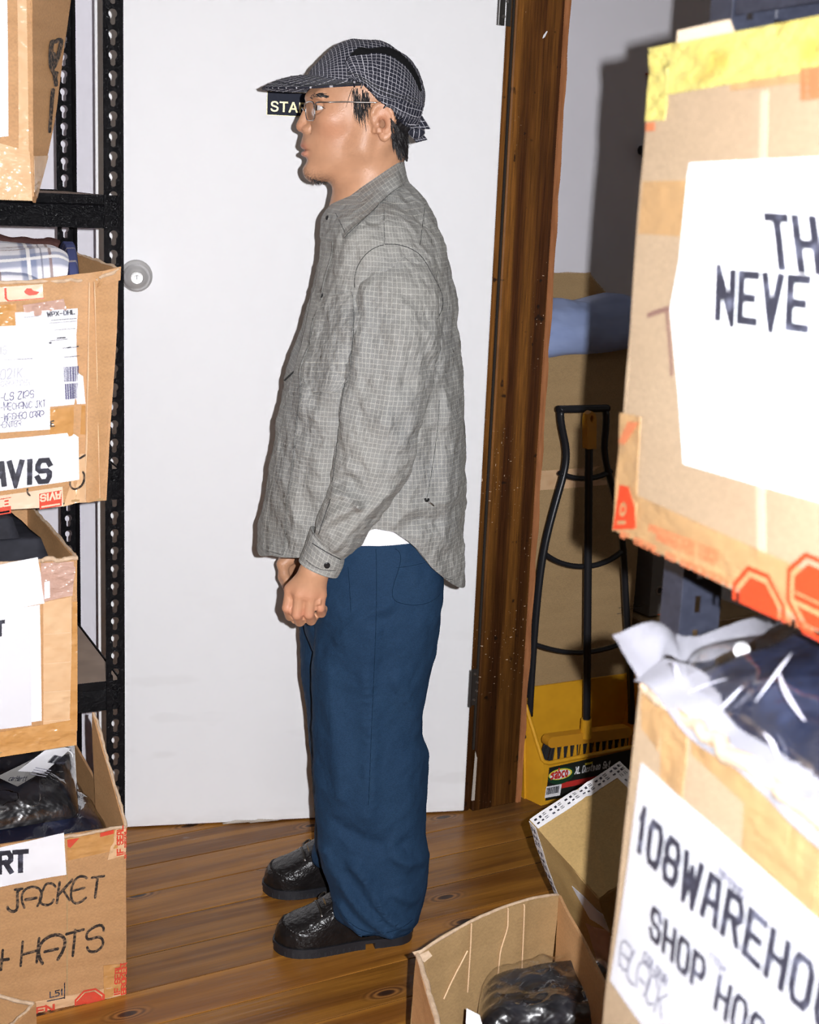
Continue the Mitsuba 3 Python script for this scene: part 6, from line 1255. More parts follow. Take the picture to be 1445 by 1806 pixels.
cx_, cw_ = np.sign(ca) * np.abs(ca) ** (2 / ee), np.sign(sn) * np.abs(sn) ** (2 / ee)
hz = lambda x, y, w: uz(x, y, w)
HEM = np.array([[-0.225, hz(452, 948, 0)[1]], [-0.19, hz(470, 976, -0.08)[1]], [-0.165, hz(495, 982, -0.15)[1]], [-0.10, hz(545, 985, -0.2)[1]], [-0.03, hz(610, 958, -0.21)[1]], [0.025, hz(660, 931, -0.21)[1]], [0.06, hz(695, 938, -0.21)[1]], [0.095, hz(735, 962, -0.2)[1]], [0.13, hz(770, 1002, -0.18)[1]], [0.165, hz(800, 1022, -0.12)[1]], [0.205, hz(820, 1030, 0)[1]]])
g = np.zeros((NZ, NT, 3))
zt_ = uz(585, 362)[1] * (0.5 - 0.5 * ca) ** 1 + uz(720, 312)[1] * (0.5 + 0.5 * ca)
zt_ = zt_ + 0.012 * np.abs(sn)
tt = np.linspace(0, 1, NZ)
for j in range(NT):
    u0 = -0.02 + 0.20 * cx_[j]
    for it in range(3): zh = np.interp(u0, HEM[:, 0], HEM[:, 1]); a_, b_ = pchip(fz[:, 1], fz[:, 0], [zh])[0], pchip(bz[:, 1], bz[:, 0], [zh])[0]; u0 = (a_ + b_) / 2 + (b_ - a_) / 2 * cx_[j]
    z = zh + (zt_[j] - zh) * tt; a_, b_ = pchip(fz[:, 1], fz[:, 0], z), pchip(bz[:, 1], bz[:, 0], z); w = pchip([q[0] for q in WZ], [q[1] for q in WZ], z)
    g[:, j] = np.stack([(a_ + b_) / 2 + (b_ - a_) / 2 * cx_[j], -w * cw_[j], z], -1)
from scipy.ndimage import gaussian_filter1d
per = np.linalg.norm(np.diff(g[NZ // 2], axis=0), axis=1); uvg = np.stack(np.broadcast_arrays(np.r_[0, np.cumsum(per)][None, :], g[:, :, 2]), -1)
SF = [([(640, 560), (600, 640), (575, 740), (560, 850)], 0.010, 0.022), ([(590, 480), (560, 560), (545, 640), (540, 720)], 0.007, 0.012), ([(530, 700), (515, 800), (505, 900)], 0.010, 0.016), ([(560, 720), (530, 830), (520, 940)], 0.008, 0.012),
      ([(770, 560), (790, 640), (795, 740)], 0.010, 0.020), ([(700, 910), (725, 890), (760, 880), (800, 885)], 0.007, 0.010), ([(735, 905), (775, 915), (812, 905)], -0.006, 0.010), ([(745, 720), (740, 800), (720, 880)], 0.008, 0.018), ([(790, 700), (785, 800), (790, 960)], 0.007, 0.014), ([(700, 360), (730, 400), (760, 450)], 0.005, 0.014), ([(650, 400), (620, 430), (600, 470)], 0.006, 0.016)]
SF = [(a, b * 1.5, d) for a, b, d in SF]
edge_fade = np.minimum(1, np.minimum(tt, 1 - tt) / 0.05)[:, None]
per1 = g.copy(); per1[:, -1] = per1[:, 0]
dn = 0.009 * 2 * fb(per1 * [1, 1, 0.30], 13, 21, 2) + 0.0045 * 2 * fb(per1 * [1, 1, 0.6], 36, 22, 2) + 0.0012 * 2 * fb(per1, 85, 24, 2)
shp_ = (folds(g.reshape(-1, 3), SF).reshape(NZ, NT) + 0.0) * (g[:, :, 1] < 0.02)
g = g + outn(g) * (dn * edge_fade)[..., None] + np.array([0, -1.0, 0]) * shp_[..., None]
g[:, -1] = g[:, 0]
shirt = obj('shirt', lmesh((g.reshape(-1, 3)[:1].repeat(3, 0) * [1, 1, 1] + [[0, 0, 0], [0.001, 0, 0], [0, 0, 0.001]], [[0, 1, 2]])), 'm_shirt', man) if False else None
gg, uu_ = g, uvg
if (grid_normals(gg) * outn(gg)).sum(-1).mean() < 0: gg, uu_ = gg[:, ::-1], uu_[:, ::-1]
v, f, w = sheet(gg, 0.002, uu_); shirt_m = (lw(v), np.asarray(f)[:, ::-1])
shirt = obj('shirt', (*shirt_m, w), 'm_shirt', man, smooth=True, label='grey shirt with a fine pale grid')

# sleeves and cuffs
def sleeve(mir, rings, ridge=()):
    rr = [((a[0], a[1]), (b[0], b[1]), c, d) for a, b, c, d in rings]
    g, uv = ring_loft(rr, 84, 150, 2.1)
    dn = 0.0075 * 2 * fb(g * [1, 1, 0.5], 17, 31 + mir, 2) + 0.0042 * 2 * fb(g * [1, 1, 0.8], 42, 32 + mir, 2)
    g = g + outn(g) * dn[..., None] + np.array([0, -1.0, 0]) * folds(g.reshape(-1, 3), ridge).reshape(g.shape[:2])[..., None] * (not mir); g[:, -1] = g[:, 0]; return g, uv
RS = [((650, 440), (738, 438), -0.120, 0.046), ((634, 468), (765, 470), -0.148, 0.060), ((627, 510), (777, 520), -0.168, 0.068), ((622, 570), (776, 580), -0.188, 0.068), ((613, 640), (764, 650), -0.205, 0.066), ((603, 720), (748, 735), -0.218, 0.063),
      ((593, 790), (731, 808), -0.226, 0.060), ((583, 845), (708, 866), -0.231, 0.057), ((566, 885), (680, 902), -0.234, 0.052), ((556, 912), (655, 934), -0.236, 0.047), ((553, 934), (626, 966), -0.236, 0.041), ((552, 940), (606, 980), -0.236, 0.035)]
SR = [(a, b * 1.5, d) for a, b, d in [([(590, 850), (615, 845), (640, 862)], 0.010, 0.009), ([(640, 860), (600, 880), (570, 905)], 0.011, 0.010), ([(690, 850), (650, 880), (610, 920), (590, 945)], 0.010, 0.012), ([(605, 830), (625, 820), (630, 840)], -0.008, 0.010), ([(720, 540), (700, 640), (680, 740)], 0.006, 0.020), ([(560, 900), (556, 925), (560, 945)], 0.009, 0.009), ([(655, 900), (630, 930), (610, 950)], 0.008, 0.010), ([(645, 500), (640, 580), (630, 660)], 0.006, 0.012)]]
gs, us = sleeve(0, RS, SR); sleeve_m = cloth('sleeve', gs, us, 'm_shirt', shirt, 0.002)
RS2 = [((610, 440), (720, 440), 0.120, 0.046), ((600, 480), (735, 480), 0.160, 0.062), ((590, 570), (720, 580), 0.185, 0.066), ((575, 700), (690, 715), 0.205, 0.060), ((545, 800), (650, 830), 0.215, 0.055), ((518, 890), (595, 925), 0.215, 0.042), ((508, 915), (565, 950), 0.215, 0.036)]
gs2, us2 = sleeve(1, RS2); cloth('sleeve', gs2, us2, 'm_shirt', shirt, 0.002)
for k_, (rg, wc) in enumerate((([((551, 930), (605, 984)), ((546, 945), (604, 993)), ((538, 968), (599, 1006)), ((530, 988), (594, 1015))], -0.236), ([((508, 908), (566, 952)), ((500, 930), (560, 968)), ((494, 946), (553, 978))], 0.215))):
    gc, uc = ring_loft([(a, b, wc, 0.0355) for a, b in rg], 60, 24, 2.2); gc = gc + outn(gc) * 0.003; cm_ = cloth('cuff', gc, uc, 'm_shirt', shirt, 0.0032)
    if k_ == 0: cuff_m = cm_
hitS = Hit(shirt_m, sleeve_m, cuff_m)
# collar
ctop = [(590, 372, -0.020), (606, 353, -0.042), (634, 334, -0.060), (664, 314, -0.064), (690, 296, -0.050), (708, 284, -0.022), (712, 281, 0.0)]
cbot = [(611, 420, -0.074), (632, 399, -0.094), (652, 381, -0.108), (680, 354, -0.112), (702, 338, -0.088), (717, 325, -0.036), (720, 321, 0.0)]
def mirror(pts): return pts + [(x, y, -w) for x, y, w in pts[-2::-1]]
def rail(pts, n): return spline([L3(x, y, 0.0) + [0, w, 0] for x, y, w in pts], n)
def onshirt(x, y, w):
    r = hitS.px(x, y)
    if r is None or abs(w) < 0.045: return [x, y, w]
    q = r[0] + r[1] * 0.008 - MO; return [q @ RT, q[2], q @ HV]
cb3 = []
for x, y, w in cbot:
    q = onshirt(x, y, w); cb3.append(np.array([q[0], q[2], q[1]]) if q[0] != x else L3(x, y, 0.0) + [0, w, 0])
cb3 = np.array(cb3); cb3 = np.vstack([cb3, (cb3 * [1, -1, 1])[-2::-1]])
ra_, rb_ = rail(mirror(ctop), 90), spline(cb3, 90)
V_ = np.linspace(0, 1, 12)[None, :, None]; gcol = ra_[:, None] * (1 - V_) + rb_[:, None] * V_
on_ = outn(gcol); gcol = gcol + np.sign(gcol[..., 1:2] + 1e-9) * np.array([0, 1, 0]) * (0.010 * np.sin(np.pi * V_))
per = np.r_[0, np.cumsum(np.linalg.norm(np.diff(ra_, axis=0), axis=1))]; ucol = np.stack(np.broadcast_arrays(per[:, None], 0.045 * V_[:, :, 0]), -1)
coll = None
if (grid_normals(gcol) * np.stack([0 * gcol[..., 0], gcol[..., 1], 0 * gcol[..., 0]], -1)).sum() < 0: gcol, ucol = gcol[:, ::-1], ucol[:, ::-1]
v, f, w = sheet(gcol, 0.0030, ucol); col_m = (lw(v), np.asarray(f)[:, ::-1]); obj('collar', (*col_m, w), 'm_shirt', shirt, smooth=True)
cin = [(593, 374, -0.018), (608, 358, -0.038), (634, 342, -0.055), (664, 322, -0.059), (690, 304, -0.047), (706, 294, -0.020), (709, 291, 0.0)]
cin2 = [(588, 400, -0.040), (608, 392, -0.070), (640, 372, -0.090), (670, 352, -0.092), (696, 338, -0.075), (716, 326, -0.030), (720, 322, 0.0)]
ra_, rb_ = rail(mirror(cin), 70), rail(mirror(cin2), 70); gst = ra_[:, None] * (1 - V_) + rb_[:, None] * V_; obj('collar_stand', lmesh(fix(sheet(gst, 0.002))), 'm_shirt', shirt, smooth=True)
hitC = Hit(shirt_m, sleeve_m, cuff_m, col_m)
def px_sheet(up, lo, off, t, n=60, m=8, parent=None, name='panel', mt='m_cap', bow=0.0, hit=None):
    """a sheet over the crown between two pixel curves"""
    a, b = spline(up, n), spline(lo, n); g = np.zeros((n, m, 3)); ok = None
    for i in range(n):
        for j, q in enumerate(np.linspace(0, 1, m)):
            r = hit.px(*(a[i] * (1 - q) + b[i] * q)); ok = r if r is not None else ok; g[i, j] = ok[0] + ok[1] * (off + bow * math.sin(math.pi * q))
    uv = np.stack(np.broadcast_arrays(np.r_[0, np.cumsum(np.linalg.norm(np.diff(g[:, m // 2], axis=0), axis=1))][:, None], np.r_[0, np.cumsum(np.linalg.norm(np.diff(g[n // 2], axis=0), axis=1))][None, :]), -1)
    nn = grid_normals(g)
    if (nn * (EYE - g)).sum() < 0: g, uv = g[:, ::-1], uv[:, ::-1]
    v, f, w = sheet(g, t, uv); obj(name, (v, f, w), mt, parent, smooth=True); return v, f

px_sheet([(578, 425), (571, 470), (561, 500), (549, 540), (541, 580), (529, 629), (522, 653), (508, 708), (492, 790), (480, 852), (469, 907), (467, 970)],
         [(588, 425), (581, 470), (572, 501), (565, 540), (553, 568), (548, 604), (537, 632), (531, 652), (531, 690), (525, 740), (516, 830), (507, 890), (505, 940), (500, 979)], 0.0030, 0.0025, 70, 6, shirt, 'placket', 'm_shirt', 0.001, hitS)
px_sheet([(572, 524), (557, 568), (550, 604), (541, 640), (540, 672), (546, 688), (556, 693)], [(622, 515), (624, 560), (622, 590), (620, 625), (618, 660), (606, 682), (588, 691)], 0.0035, 0.0025, 50, 14, shirt, 'pocket', 'm_shirt', 0.001, hitS)
# seams, placket, pocket, buttons, zips
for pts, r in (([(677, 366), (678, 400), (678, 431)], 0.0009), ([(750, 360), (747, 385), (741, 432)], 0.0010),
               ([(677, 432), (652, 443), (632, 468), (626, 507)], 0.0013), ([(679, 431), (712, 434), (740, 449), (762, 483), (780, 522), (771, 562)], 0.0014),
               ([(775, 706), (768, 788), (757, 858), (753, 880)], 0.0009), ([(622, 520), (624, 580), (619, 625), (606, 690), (597, 760), (586, 850)], 0.0013), ([(660, 936), (700, 944), (735, 968), (765, 1005), (800, 1023)], 0.0009), ([(472, 972), (495, 978)], 0.0009)):  # line down the sleeve front edge is painted shade, the others are seams
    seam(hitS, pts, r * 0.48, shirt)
for pts in ([(612, 414), (634, 393), (653, 376), (681, 348), (712, 326)], [(592, 376), (602, 396), (610, 414)]): seam(hitC, pts, 0.0005, shirt)
seam(hitS, [(551, 958), (575, 973), (601, 987)], 0.0009, shirt); seam(hitS, [(540, 988), (566, 1004), (592, 1006)], 0.0005, shirt)
seam(hitS, [(562, 942), (575, 905), (583, 880)], 0.0008, shirt)
def button(px, r, parent=shirt, h=hitS, m='m_button'):
    p_, n_ = h.px(*px); a_ = unit(np.cross(n_, ZZ)); obj('button', put(lathe([(0, 0), (r, 0), (r, 0.0016), (r * 0.72, 0.0024), (r * 0.6, 0.0016), (0, 0.0016)], 20), p_ - n_ * 0.0003, a_, np.cross(n_, a_), n_), m, parent, smooth=35)
button((577, 997), 0.0056); button((577.5, 384), 0.0042, h=hitC)
seam(hitS, [(568, 514), (569, 520), (568, 526)], 0.0022, shirt, 'm_button', 'zip_pull'); seam(hitS, [(503, 671), (511, 663), (519, 656)], 0.0018, shirt, 'm_seam', 'woven_tab')
seam(hitS, [(749, 879), (753, 884), (756, 880)], 0.0022, shirt, 'm_button', 'zip_pull'); seam(hitS, [(755, 884), (760, 888), (765, 892)], 0.0016, shirt, 'm_steel', 'zip_pull')

# white T-shirt under it
gt_, ut_ = ring_loft([((545, 850), (772, 850), 0.0, 0.176), ((543, 885), (775, 885), 0.0, 0.181), ((540, 908), (778, 908), 0.0, 0.186), ((539, 921), (779, 922), 0.0, 0.187)], 120, 30, 2.3)
gt_ = puff(gt_, 0.004, 30, 51, (1, 1, 0.3)); gt_[:, -1] = gt_[:, 0]; cloth('t_shirt', gt_, ut_, 'm_tee', man, 0.002, label='white T-shirt hem')

obj('eyelashes', tube(on(hitH, [(553.5, 188.5), (559, 186.6), (566, 187.2), (573.5, 191.5)], off=0.0006), 0.0007, 5), 'm_hair', man, smooth=True)
# trousers
def leg_solid(rings, m=110, n=64, ridge=(), seed=0, expo=2.2):
    g, _ = ring_loft(rings, n + 1, m, expo); g = g[:, :-1]
    dn = 0.006 * 2 * fb(g * [1, 1, 0.35], 11, 61 + seed, 2) + 0.0022 * 2 * fb(g * [1, 1, 0.7], 36, 62 + seed, 2)
    g = g + outn(g) * dn[..., None] + np.array([0, -1.0, 0]) * folds(g.reshape(-1, 3), ridge).reshape(g.shape[:2])[..., None]
    m_, n_2 = g.shape[:2]; V = np.vstack([g.reshape(-1, 3), g[0].mean(0), g[-1].mean(0)]); f = tri(grid_faces(m_, n_2, True)); j = np.arange(n_2); k0 = m_ * n_2
    f = np.vstack([f, np.stack([(j + 1) % n_2, j, 0 * j + k0], 1), np.stack([(m_ - 1) * n_2 + j, (m_ - 1) * n_2 + (j + 1) % n_2, 0 * j + k0 + 1], 1)])
    t = trimesh.Trimesh(V, f, process=False); trimesh.repair.fix_normals(t)
    if t.volume < 0: t.invert()
    return m3.Manifold(m3.Mesh(np.asarray(t.vertices, np.float32), np.asarray(t.faces, np.uint32)))
TR = [(a, b * 1.7, d) for a, b, d in [([(572, 1497), (607, 1549), (646, 1594), (690, 1630)], 0.013, 0.012), ([(628, 1511), (668, 1572), (693, 1605), (726, 1621)], 0.012, 0.011), ([(600, 1590), (625, 1618), (650, 1640)], 0.010, 0.010), ([(690, 1480), (720, 1510), (752, 1515)], 0.008, 0.012), ([(600, 1440), (650, 1470), (700, 1480)], -0.006, 0.014), ([(660, 1100), (650, 1200), (655, 1320), (650, 1420)], 0.007, 0.016), ([(600, 1120), (640, 1080), (680, 1060)], 0.005, 0.012), ([(700, 1190), (730, 1240), (750, 1290)], 0.007, 0.014), ([(575, 1180), (590, 1280), (600, 1390)], 0.006, 0.016), ([(575, 1500), (600, 1540)], -0.006, 0.008), ([(700, 1560), (730, 1580)], 0.006, 0.01)]]
near_leg = leg_solid([((549, 935), (770, 936), -0.085, 0.082), ((548, 965), (776, 967), -0.088, 0.086), ((546, 1015), (781, 1017), -0.092, 0.089), ((546, 1050), (780, 1052), -0.095, 0.090), ((552, 1090), (776, 1092), -0.098, 0.090), ((549, 1160), (766, 1162), -0.100, 0.088), ((550, 1230), (753, 1232), -0.102, 0.084), ((551, 1290), (746, 1292), -0.104, 0.082), ((554, 1335), (757, 1335), -0.105, 0.082), ((557, 1400), (752, 1402), -0.106, 0.082), ((560, 1470), (751, 1472), -0.107, 0.082), ((566, 1510), (757, 1512), -0.107, 0.081), ((578, 1548), (754, 1556), -0.107, 0.078), ((586, 1580), (748, 1592), -0.107, 0.075), ((588, 1596), (741, 1612), -0.107, 0.073), ((590, 1606), (737, 1624), -0.107, 0.071)], 150, 72, TR)
far_leg = leg_solid([((549, 935), (770, 936), 0.085, 0.082), ((538, 1010), (774, 1012), 0.092, 0.087), ((531, 1090), (762, 1092), 0.098, 0.088), ((533, 1160), (752, 1162), 0.100, 0.086), ((541, 1250), (738, 1252), 0.102, 0.082), ((548, 1350), (738, 1352), 0.104, 0.080), ((555, 1440), (738, 1442), 0.105, 0.078), ((556, 1485), (736, 1487), 0.105, 0.075), ((551, 1503), (726, 1515), 0.105, 0.070), ((552, 1512), (716, 1526), 0.105, 0.067)], 90, 56, (), 7)
hips = leg_solid([((552, 936), (768, 937), 0.0, 0.150), ((545, 985), (776, 987), 0.0, 0.150), ((538, 1030), (778, 1032), 0.0, 0.150), ((536, 1080), (774, 1082), 0.0, 0.145), ((550, 1130), (760, 1132), 0.0, 0.130)], 50, 90, [TR[5], TR[6]], 3, 2.5)
tm_ = m3.Manifold.batch_boolean([near_leg, far_leg, hips], m3.OpType.Add).to_mesh()
trs_m = lmesh((np.asarray(tm_.vert_properties[:, :3], float), np.asarray(tm_.tri_verts))); trs = obj('trousers', trs_m, 'm_trousers', man, smooth=50, label='wide navy cotton trousers')
hitT = Hit(trs_m)
for pts, r in (([(697, 968), (698, 1020), (698, 1060), (708, 1064), (735, 1067), (760, 1061), (777, 1047)], 0.0006), ([(663, 968), (664, 1066), (660, 1180), (655, 1300), (650, 1420)], 0.0006), ([(614, 1000), (617, 1040), (619, 1080)], 0.0006), ([(699, 1001), (725, 998), (750, 992)], 0.0005), ([(592, 1590), (612, 1622), (640, 1641), (680, 1645), (728, 1622)], 0.0007)):
    seam(hitT, pts, r, trs, 'm_trouser_seam')

# shoes
mat('m_leather', lambda p, n, uv: mix([0.006, 0.0055, 0.006], [0.014, 0.012, 0.012], fbm(p.x * 60, p.y * 60, p.z * 60, 3)), 0.27, spec=0.32, bump=lambda p, n, uv: fbm(p.x * 160, p.y * 160, p.z * 160, 4), bscale=0.0022, eps=6e-4)
mat('m_sole', [0.012, 0.013, 0.017], 0.5, spec=0.5)
mat('m_lace', [0.015, 0.012, 0.009], 0.5)
mat('m_brown_lace', [0.11, 0.065, 0.018], 0.5)
def shoe(heel, toe, mir, parent):
    ex = unit((toe - heel) * [1, 1, 0]); ey = np.array([-ex[1], ex[0], 0]) * mir; Lg = np.linalg.norm((toe - heel)[:2])
    fr_ = lambda v: heel * [1, 1, 0] + v[..., :1] * ex + v[..., 1:2] * ey + v[..., 2:3] * ZZ
    def out(s):           # half widths (inner, outer) along the length
        return np.interp(s, [0, .03, .10, .25, .42, .60, .74, .86, .94, .985, 1.0], [0, .020, .031, .034, .034, .043, .049, .046, .034, .016, 0.0]), np.interp(s, [0, .03, .10, .25, .42, .60, .74, .86, .94, .985, 1.0], [0, .020, .031, .033, .035, .046, .051, .047, .035, .017, 0.0])
    s = np.r_[np.linspace(0, 0.1, 10), np.linspace(0.12, 0.9, 40), np.linspace(0.91, 1, 14)]; wi, wo = out(s); wi, wo = gaussian_filter1d(wi, 1.2), gaussian_filter1d(wo, 1.2); wi[[0, -1]] = wo[[0, -1]] = 0
    pl_ = sg.Polygon(np.vstack([np.stack([s * Lg, wo], 1), np.stack([s * Lg, -wi], 1)[::-1]])).buffer(0.0)
    sole_top = prism(pl_.buffer(0.0055, quad_segs=4), 0.007); sole_top = (sole_top[0] + [0, 0, 0.0135], sole_top[1])
    fore_ = prism(pl_.buffer(0.004, quad_segs=4).intersection(sg.box(0.37 * Lg, -1, 2, 1)), 0.0140); heelb = prism(pl_.buffer(0.004, quad_segs=4).intersection(sg.box(-1, -1, 0.30 * Lg, 1)), 0.0140)
    wv = np.linspace(0, 1, 12)
    sh_ = parent
    mk = lambda m: (fr_(np.asarray(m[0], float)), np.asarray(m[1])[:, ::-1] if mir < 0 else np.asarray(m[1]))
    so_ = obj('sole', mk(cat(sole_top, fore_, heelb)), 'm_sole', sh_, smooth=30)
    for i in range(26):
        a = 0.40 + 0.57 * i / 25; w1, w2 = np.interp(a, s, wi), np.interp(a, s, wo)
        for sd, w_ in ((1, w2), (-1, -w1)): obj('lug', mk(cbox([a * Lg - 0.0025, w_ + sd * 0.003 - 0.002, 0.001], [a * Lg + 0.0025, w_ + sd * 0.0055 + 0.001, 0.011], 0.001)), 'm_sole', sh_) if i % 2 == 0 and sd == -1 else None
    # upper
    hgt = lambda q: np.interp(q, [0, .05, .15, .30, .42, .52, .60, .66, .72, .80, .88, .94, .975, 1.0], [.050, .058, .060, .064, .070, .076, .076, .069, .060, .050, .042, .034, .024, .003])
    n_a = 40; a = np.linspace(0, np.pi, n_a); S_ = np.r_[np.linspace(0, 0.06, 8), np.linspace(0.08, 0.92, 56), np.linspace(0.935, 1, 14)]; w1, w2 = np.interp(S_, s, wi), np.interp(S_, s, wo); H = gaussian_filter1d(hgt(S_), 1.5); H[-1] = 0.004
    ca_, sa_2 = np.cos(a), np.sin(a); k_ = 0.72
    yy = np.where(ca_ > 0, w2[:, None] * np.abs(ca_) ** k_, -w1[:, None] * np.abs(ca_) ** k_); zz2 = 0.0195 + H[:, None] * np.abs(sa_2) ** 0.62
    g = np.stack([np.broadcast_to(S_[:, None] * Lg, yy.shape), yy, zz2], -1); g = g + np.array([0, 0, 1.0]) * (0.0012 * 2 * fb(g, 60, 3))[..., None]
    obj('upper', mk(fix(sheet(g, 0.0025))), 'm_leather', sh_, smooth=True)
    # moc seam round the toe, top line, straps, laces
    def sp(q, th): i = np.interp(q, S_, np.arange(len(S_))); j = th / np.pi * (n_a - 1); i0, j0 = int(min(i, len(S_) - 2)), int(min(j, n_a - 2)); fi, fj = i - i0, j - j0; return (g[i0, j0] * (1 - fi) + g[i0 + 1, j0] * fi) * (1 - fj) + (g[i0, j0 + 1] * (1 - fi) + g[i0 + 1, j0 + 1] * fi) * fj
    ring = [sp(q, 0.56) for q in np.linspace(0.60, 0.86, 16)] + [sp(q, t_) for q, t_ in zip((0.90, 0.925, 0.94, 0.945, 0.94, 0.925, 0.90), np.linspace(0.72, np.pi - 0.72, 7))] + [sp(q, np.pi - 0.56) for q in np.linspace(0.86, 0.60, 16)]
    rp_ = spline(np.array(ring) + [0, 0, 0.0012], 150); rad = 0.0030 * (1 + 0.35 * np.sin(np.arange(150) * 1.9))
    obj('moccasin_seam', mk(tube(rp_, rad, 6)), 'm_leather', sh_, smooth=True)
    for q0, t0 in ((0.6, 0.50), (0.6, np.pi - 0.50)):
        obj('side_strap', mk(tube(spline([sp(0.68, t0) + [0, 0, .001], sp(0.57, t0 + (0.12 if t0 < 1.5 else -0.12)) + [0, 0, .002], sp(0.30, t0) + [0, 0, .002], sp(0.12, t0) + [0, 0, .001]], 30), 0.0042, 8, flat=0.4)), 'm_leather', sh_, smooth=True)
    for q_ in (0.60, 0.645, 0.69):
        obj('lace', mk(tube(spline([sp(q_, 1.0) + [0, 0, .002], sp(q_ + 0.005, np.pi / 2) + [0, 0, .004], sp(q_, np.pi - 1.0) + [0, 0, .002]], 14), 0.0024, 6)), 'm_lace' if q_ != 0.645 else 'm_brown_lace', sh_, smooth=True)
    for t_ in (1.0, np.pi - 1.0):
        for q_ in (0.60, 0.69): obj('eyelet', mk((trimesh.creation.icosphere(2, 0.0034).vertices + sp(q_, t_) + [0, 0, 0.001], trimesh.creation.icosphere(2, 1).faces)), 'm_steel', sh_, smooth=True)
    obj('tongue', mk(fix(sheet(np.stack([np.stack([sp(q, t_) + [-0.004, 0, 0.006 + 0.012 * (0.69 - q) / 0.18] for t_ in np.linspace(0.95, np.pi - 0.95, 9)], 0) for q in np.linspace(0.70, 0.50, 8)], 0), 0.003))), 'm_leather', sh_, smooth=True)
    obj('bow', mk(tube(spline([sp(0.63, 1.25) + [0, 0, .004], sp(0.62, 1.0) + [0, 0.006, .010], sp(0.65, 0.8) + [0, 0.010, .006], sp(0.64, 1.15) + [0, 0, .004]], 20), 0.0020, 6)), 'm_lace', sh_, smooth=True)
def shoe_key():
    k = nm(f'{man}__shoe'); return k
nh, nt_ = P(737, 1662, z=0), P(494, 1682, z=0)
fh, ft = P(690, 1566, z=0), P(474, 1578, z=0)
k_ = shoe_key(); shoe(nh + np.array([0, 0.030, 0]), nt_ + np.array([0.0, 0.022, 0]), -1, k_); tag(k_, 'black leather moccasin shoe')
k_ = shoe_key(); shoe(fh + np.array([0, 0.030, 0]), ft + np.array([0.0, 0.022, 0]), -1, k_); tag(k_, 'black leather moccasin shoe')

# cap: crown swept from the lower edge to the ridge, brim, dark vent, tied tails
cap = tag(nm(f'{man}__cap'), 'navy cap with a white grid check and a short brim')
CE = [(0.0, 546, 133, 0.0), (0.10, 554, 136, 0.034), (0.22, 574, 141, 0.060), (0.36, 604, 147, 0.074), (0.46, 628, 152, 0.0795), (0.60, 660, 183, 0.0850), (0.74, 690, 208, 0.0790), (0.86, 718, 226, 0.058), (0.94, 736, 222, 0.030), (1.0, 744, 205, 0.0)]
CR = [(0.0, 546, 130), (0.10, 556, 117), (0.22, 574, 99), (0.36, 601, 78), (0.46, 625, 70.5), (0.60, 662, 70), (0.74, 702, 87), (0.86, 735, 117), (0.94, 752, 162), (1.0, 747, 200)]
ss = np.linspace(0, 1, 110); ce = np.stack([pchip([q[0] for q in CE], [q[k] for q in CE], ss) for k in (1, 2, 3)], 1); cr_ = np.stack([pchip([q[0] for q in CR], [q[k] for q in CR], ss) for k in (1, 2)], 1)
E_ = np.array([uz(a, b) for a, b, _ in ce]); R_ = np.array([uz(a, b) for a, b in cr_]); tq = np.linspace(0, np.pi / 2, 44); f1, g1_ = np.sin(tq) ** 1.15, np.cos(tq) ** 0.85
half = np.stack([E_[:, None, 0] + (R_ - E_)[:, None, 0] * f1, -ce[:, None, 2] * g1_, E_[:, None, 1] + (R_ - E_)[:, None, 1] * f1], -1)
full = np.concatenate([half, (half * [1, -1, 1])[:, -2::-1]], 1)
full = full + outn(full) * (0.0016 * 2 * fb(full, 40, 71) + 0.0008 * fb(full, 110, 72))[..., None]
full = hrot(full)
al = np.r_[0, np.cumsum(np.linalg.norm(np.diff(full[55], axis=0), axis=1))]; ac = np.r_[0, np.cumsum(np.linalg.norm(np.diff(full[:, 43], axis=0), axis=1))]
ucap = np.stack(np.broadcast_arrays(ac[:, None], al[None, :]), -1)
if (grid_normals(full) * (full - np.array([0, 0, 1.64]))).sum() < 0: full, ucap = full[:, ::-1], ucap[:, ::-1]
v, f, w = sheet(full, 0.002, ucap); cap_m = (lw(v), np.asarray(f)[:, ::-1]); obj('crown', (*cap_m, w), 'm_cap', cap, smooth=True)
hitK = Hit(cap_m)
px_sheet([(610, 112), (620, 97), (635, 86), (651, 88), (673, 85), (698, 92), (723, 115), (737, 140), (741, 160)], [(610, 111), (622, 100), (637, 99), (660, 96), (685, 100), (704, 112), (723, 132), (734, 152), (739, 164)], 0.0035, 0.002, mt='m_mesh_black', name='vent', parent=cap, hit=hitK)
pan = px_sheet([(608, 112), (622, 101), (637, 99.5), (660, 97), (685, 101), (704, 112), (722, 131), (733, 152), (740, 166)], [(628, 146), (640, 150), (650, 158), (661, 172), (672, 180), (690, 186), (710, 192), (726, 197), (742, 196)], 0.0045, 0.002, m=16, name='side_panel', bow=0.003, parent=cap, hit=hitK)
px_sheet([(612, 136), (640, 147), (662, 165), (690, 176), (715, 184), (741, 190)], [(627, 151), (645, 160), (659, 181), (684, 199), (702, 214), (728, 221)], 0.0065, 0.002, m=10, name='sweatband_fold', bow=0.0025, parent=cap, hit=hitK)
hitK2 = Hit(cap_m, pan)
for pts in ([(612, 127), (640, 137), (664, 152), (700, 166), (738, 176)], [(612, 132), (642, 142), (664, 158), (700, 172), (740, 183)]): seam(hitK2, pts, 0.0006, cap, 'm_seam')
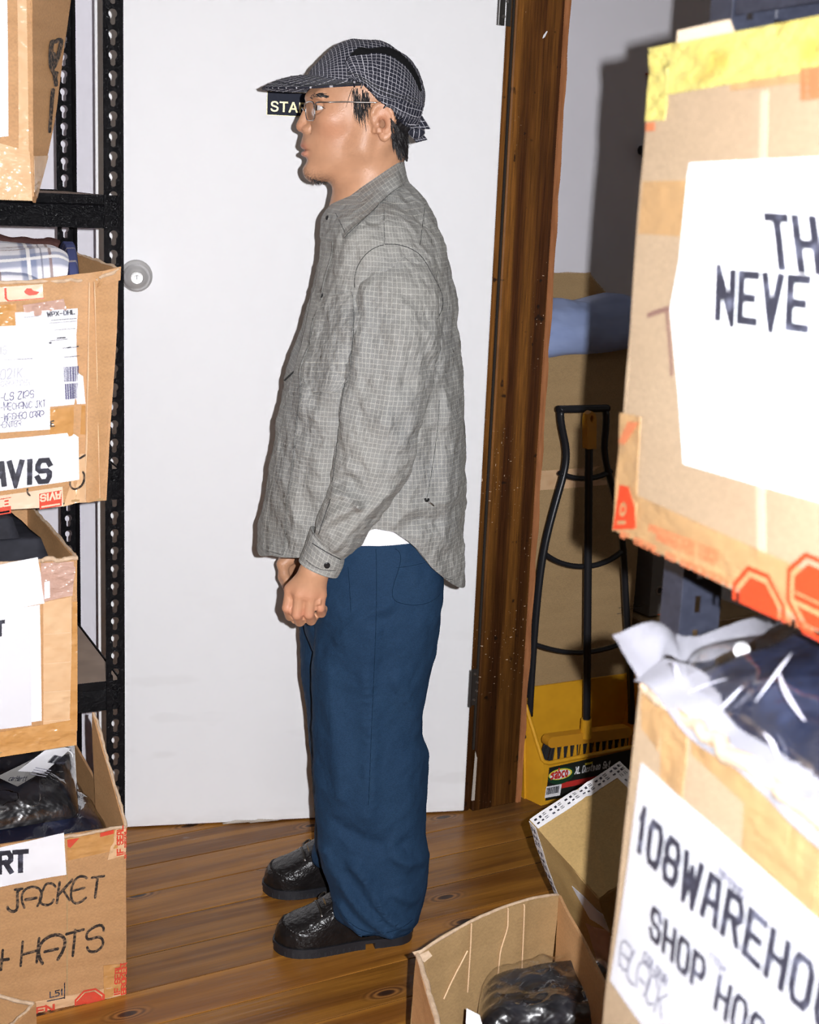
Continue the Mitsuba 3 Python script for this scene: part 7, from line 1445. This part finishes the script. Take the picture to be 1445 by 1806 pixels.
# brim
A_ = np.linspace(-1, 1, 61); B_ = np.linspace(0, 1, 22); bg_ = np.zeros((61, 22, 3))
ein = np.array([np.r_[uz(*[pchip([q[3] for q in CE[:5]], [q[k] for q in CE[:5]], [min(abs(a) * 0.0795, 0.0795)])[0] for k in (1, 2)]), a * 0.0795] for a in A_])
for i, a in enumerate(A_):
    k = abs(a); xo = 464 + (630 - 464) * (1 - (1 - k ** 2.6) ** 0.62); yo = 156.5 - 3.0 * k ** 2
    o = uz(xo, yo); ui, zi = ein[i, 0], ein[i, 1]
    cz = 0.006 * (1 - k ** 2)
    bg_[i] = np.stack([ui + (o[0] - ui) * B_, np.full(22, a * 0.0795) * (1 + 0.02 * B_), zi + (o[1] - zi) * B_ + cz * np.sin(np.pi * B_) - 0.011 * k ** 2 * np.sin(np.pi * B_ * 0.75) * (1 - k ** 6)], -1)
bg_ = hrot(bg_)
ub_ = np.stack(np.broadcast_arrays(A_[:, None] * 0.085, B_[None, :] * 0.085), -1)
if grid_normals(bg_)[..., 2].mean() < 0: bg_, ub_ = bg_[:, ::-1], ub_[:, ::-1]
v, f, w = sheet(bg_, 0.0034, ub_); brm = obj('brim', (lw(v), np.asarray(f)[:, ::-1], w), 'm_cap', cap, smooth=True)
for q in (4, 8, 12, 16, 19): obj('stitching', tube(lw(bg_[:, q] + [0, 0, 0.0004]), 0.0005, 4), 'm_seam', cap)
# tails tied at the back
def tail(pts, seed):
    c = [L3(x, y, w) for x, y, w in pts]; q = Quad(*[hrot(x) for x in c]); gq_ = q.grid(12, 12); gq_ = gq_ + q.n * (0.006 * fb(gq_, 60, seed))[..., None]
    uv = np.stack(np.meshgrid(np.linspace(0, 0.035, 12), np.linspace(0, 0.025, 12), indexing='ij'), -1)
    v, f, w = sheet(gq_, 0.0022, uv); v, f = fix((lw(v), np.asarray(f)[:, ::-1])); obj('tied_tail', (v, f, w), 'm_cap', cap, smooth=True)
tail([(722, 229, -0.030), (759, 226, -0.020), (741, 196, -0.016), (716, 205, -0.040)], 1); tail([(734, 251, -0.022), (755, 246, -0.014), (742, 230, -0.014), (718, 228, -0.030)], 2)
kn_ = trimesh.creation.icosphere(3, 0.011); kv = kn_.vertices * [1.3, 0.8, 0.9] + hrot(L3(733, 234, -0.030)); kv = kv + 0.003 * fb(kv, 90, 4)[:, None]; v, f = lmesh((kv, kn_.faces)); obj('knot', (v, f, kn_.vertices[:, :2] * 1.0), 'm_cap', cap, smooth=True)
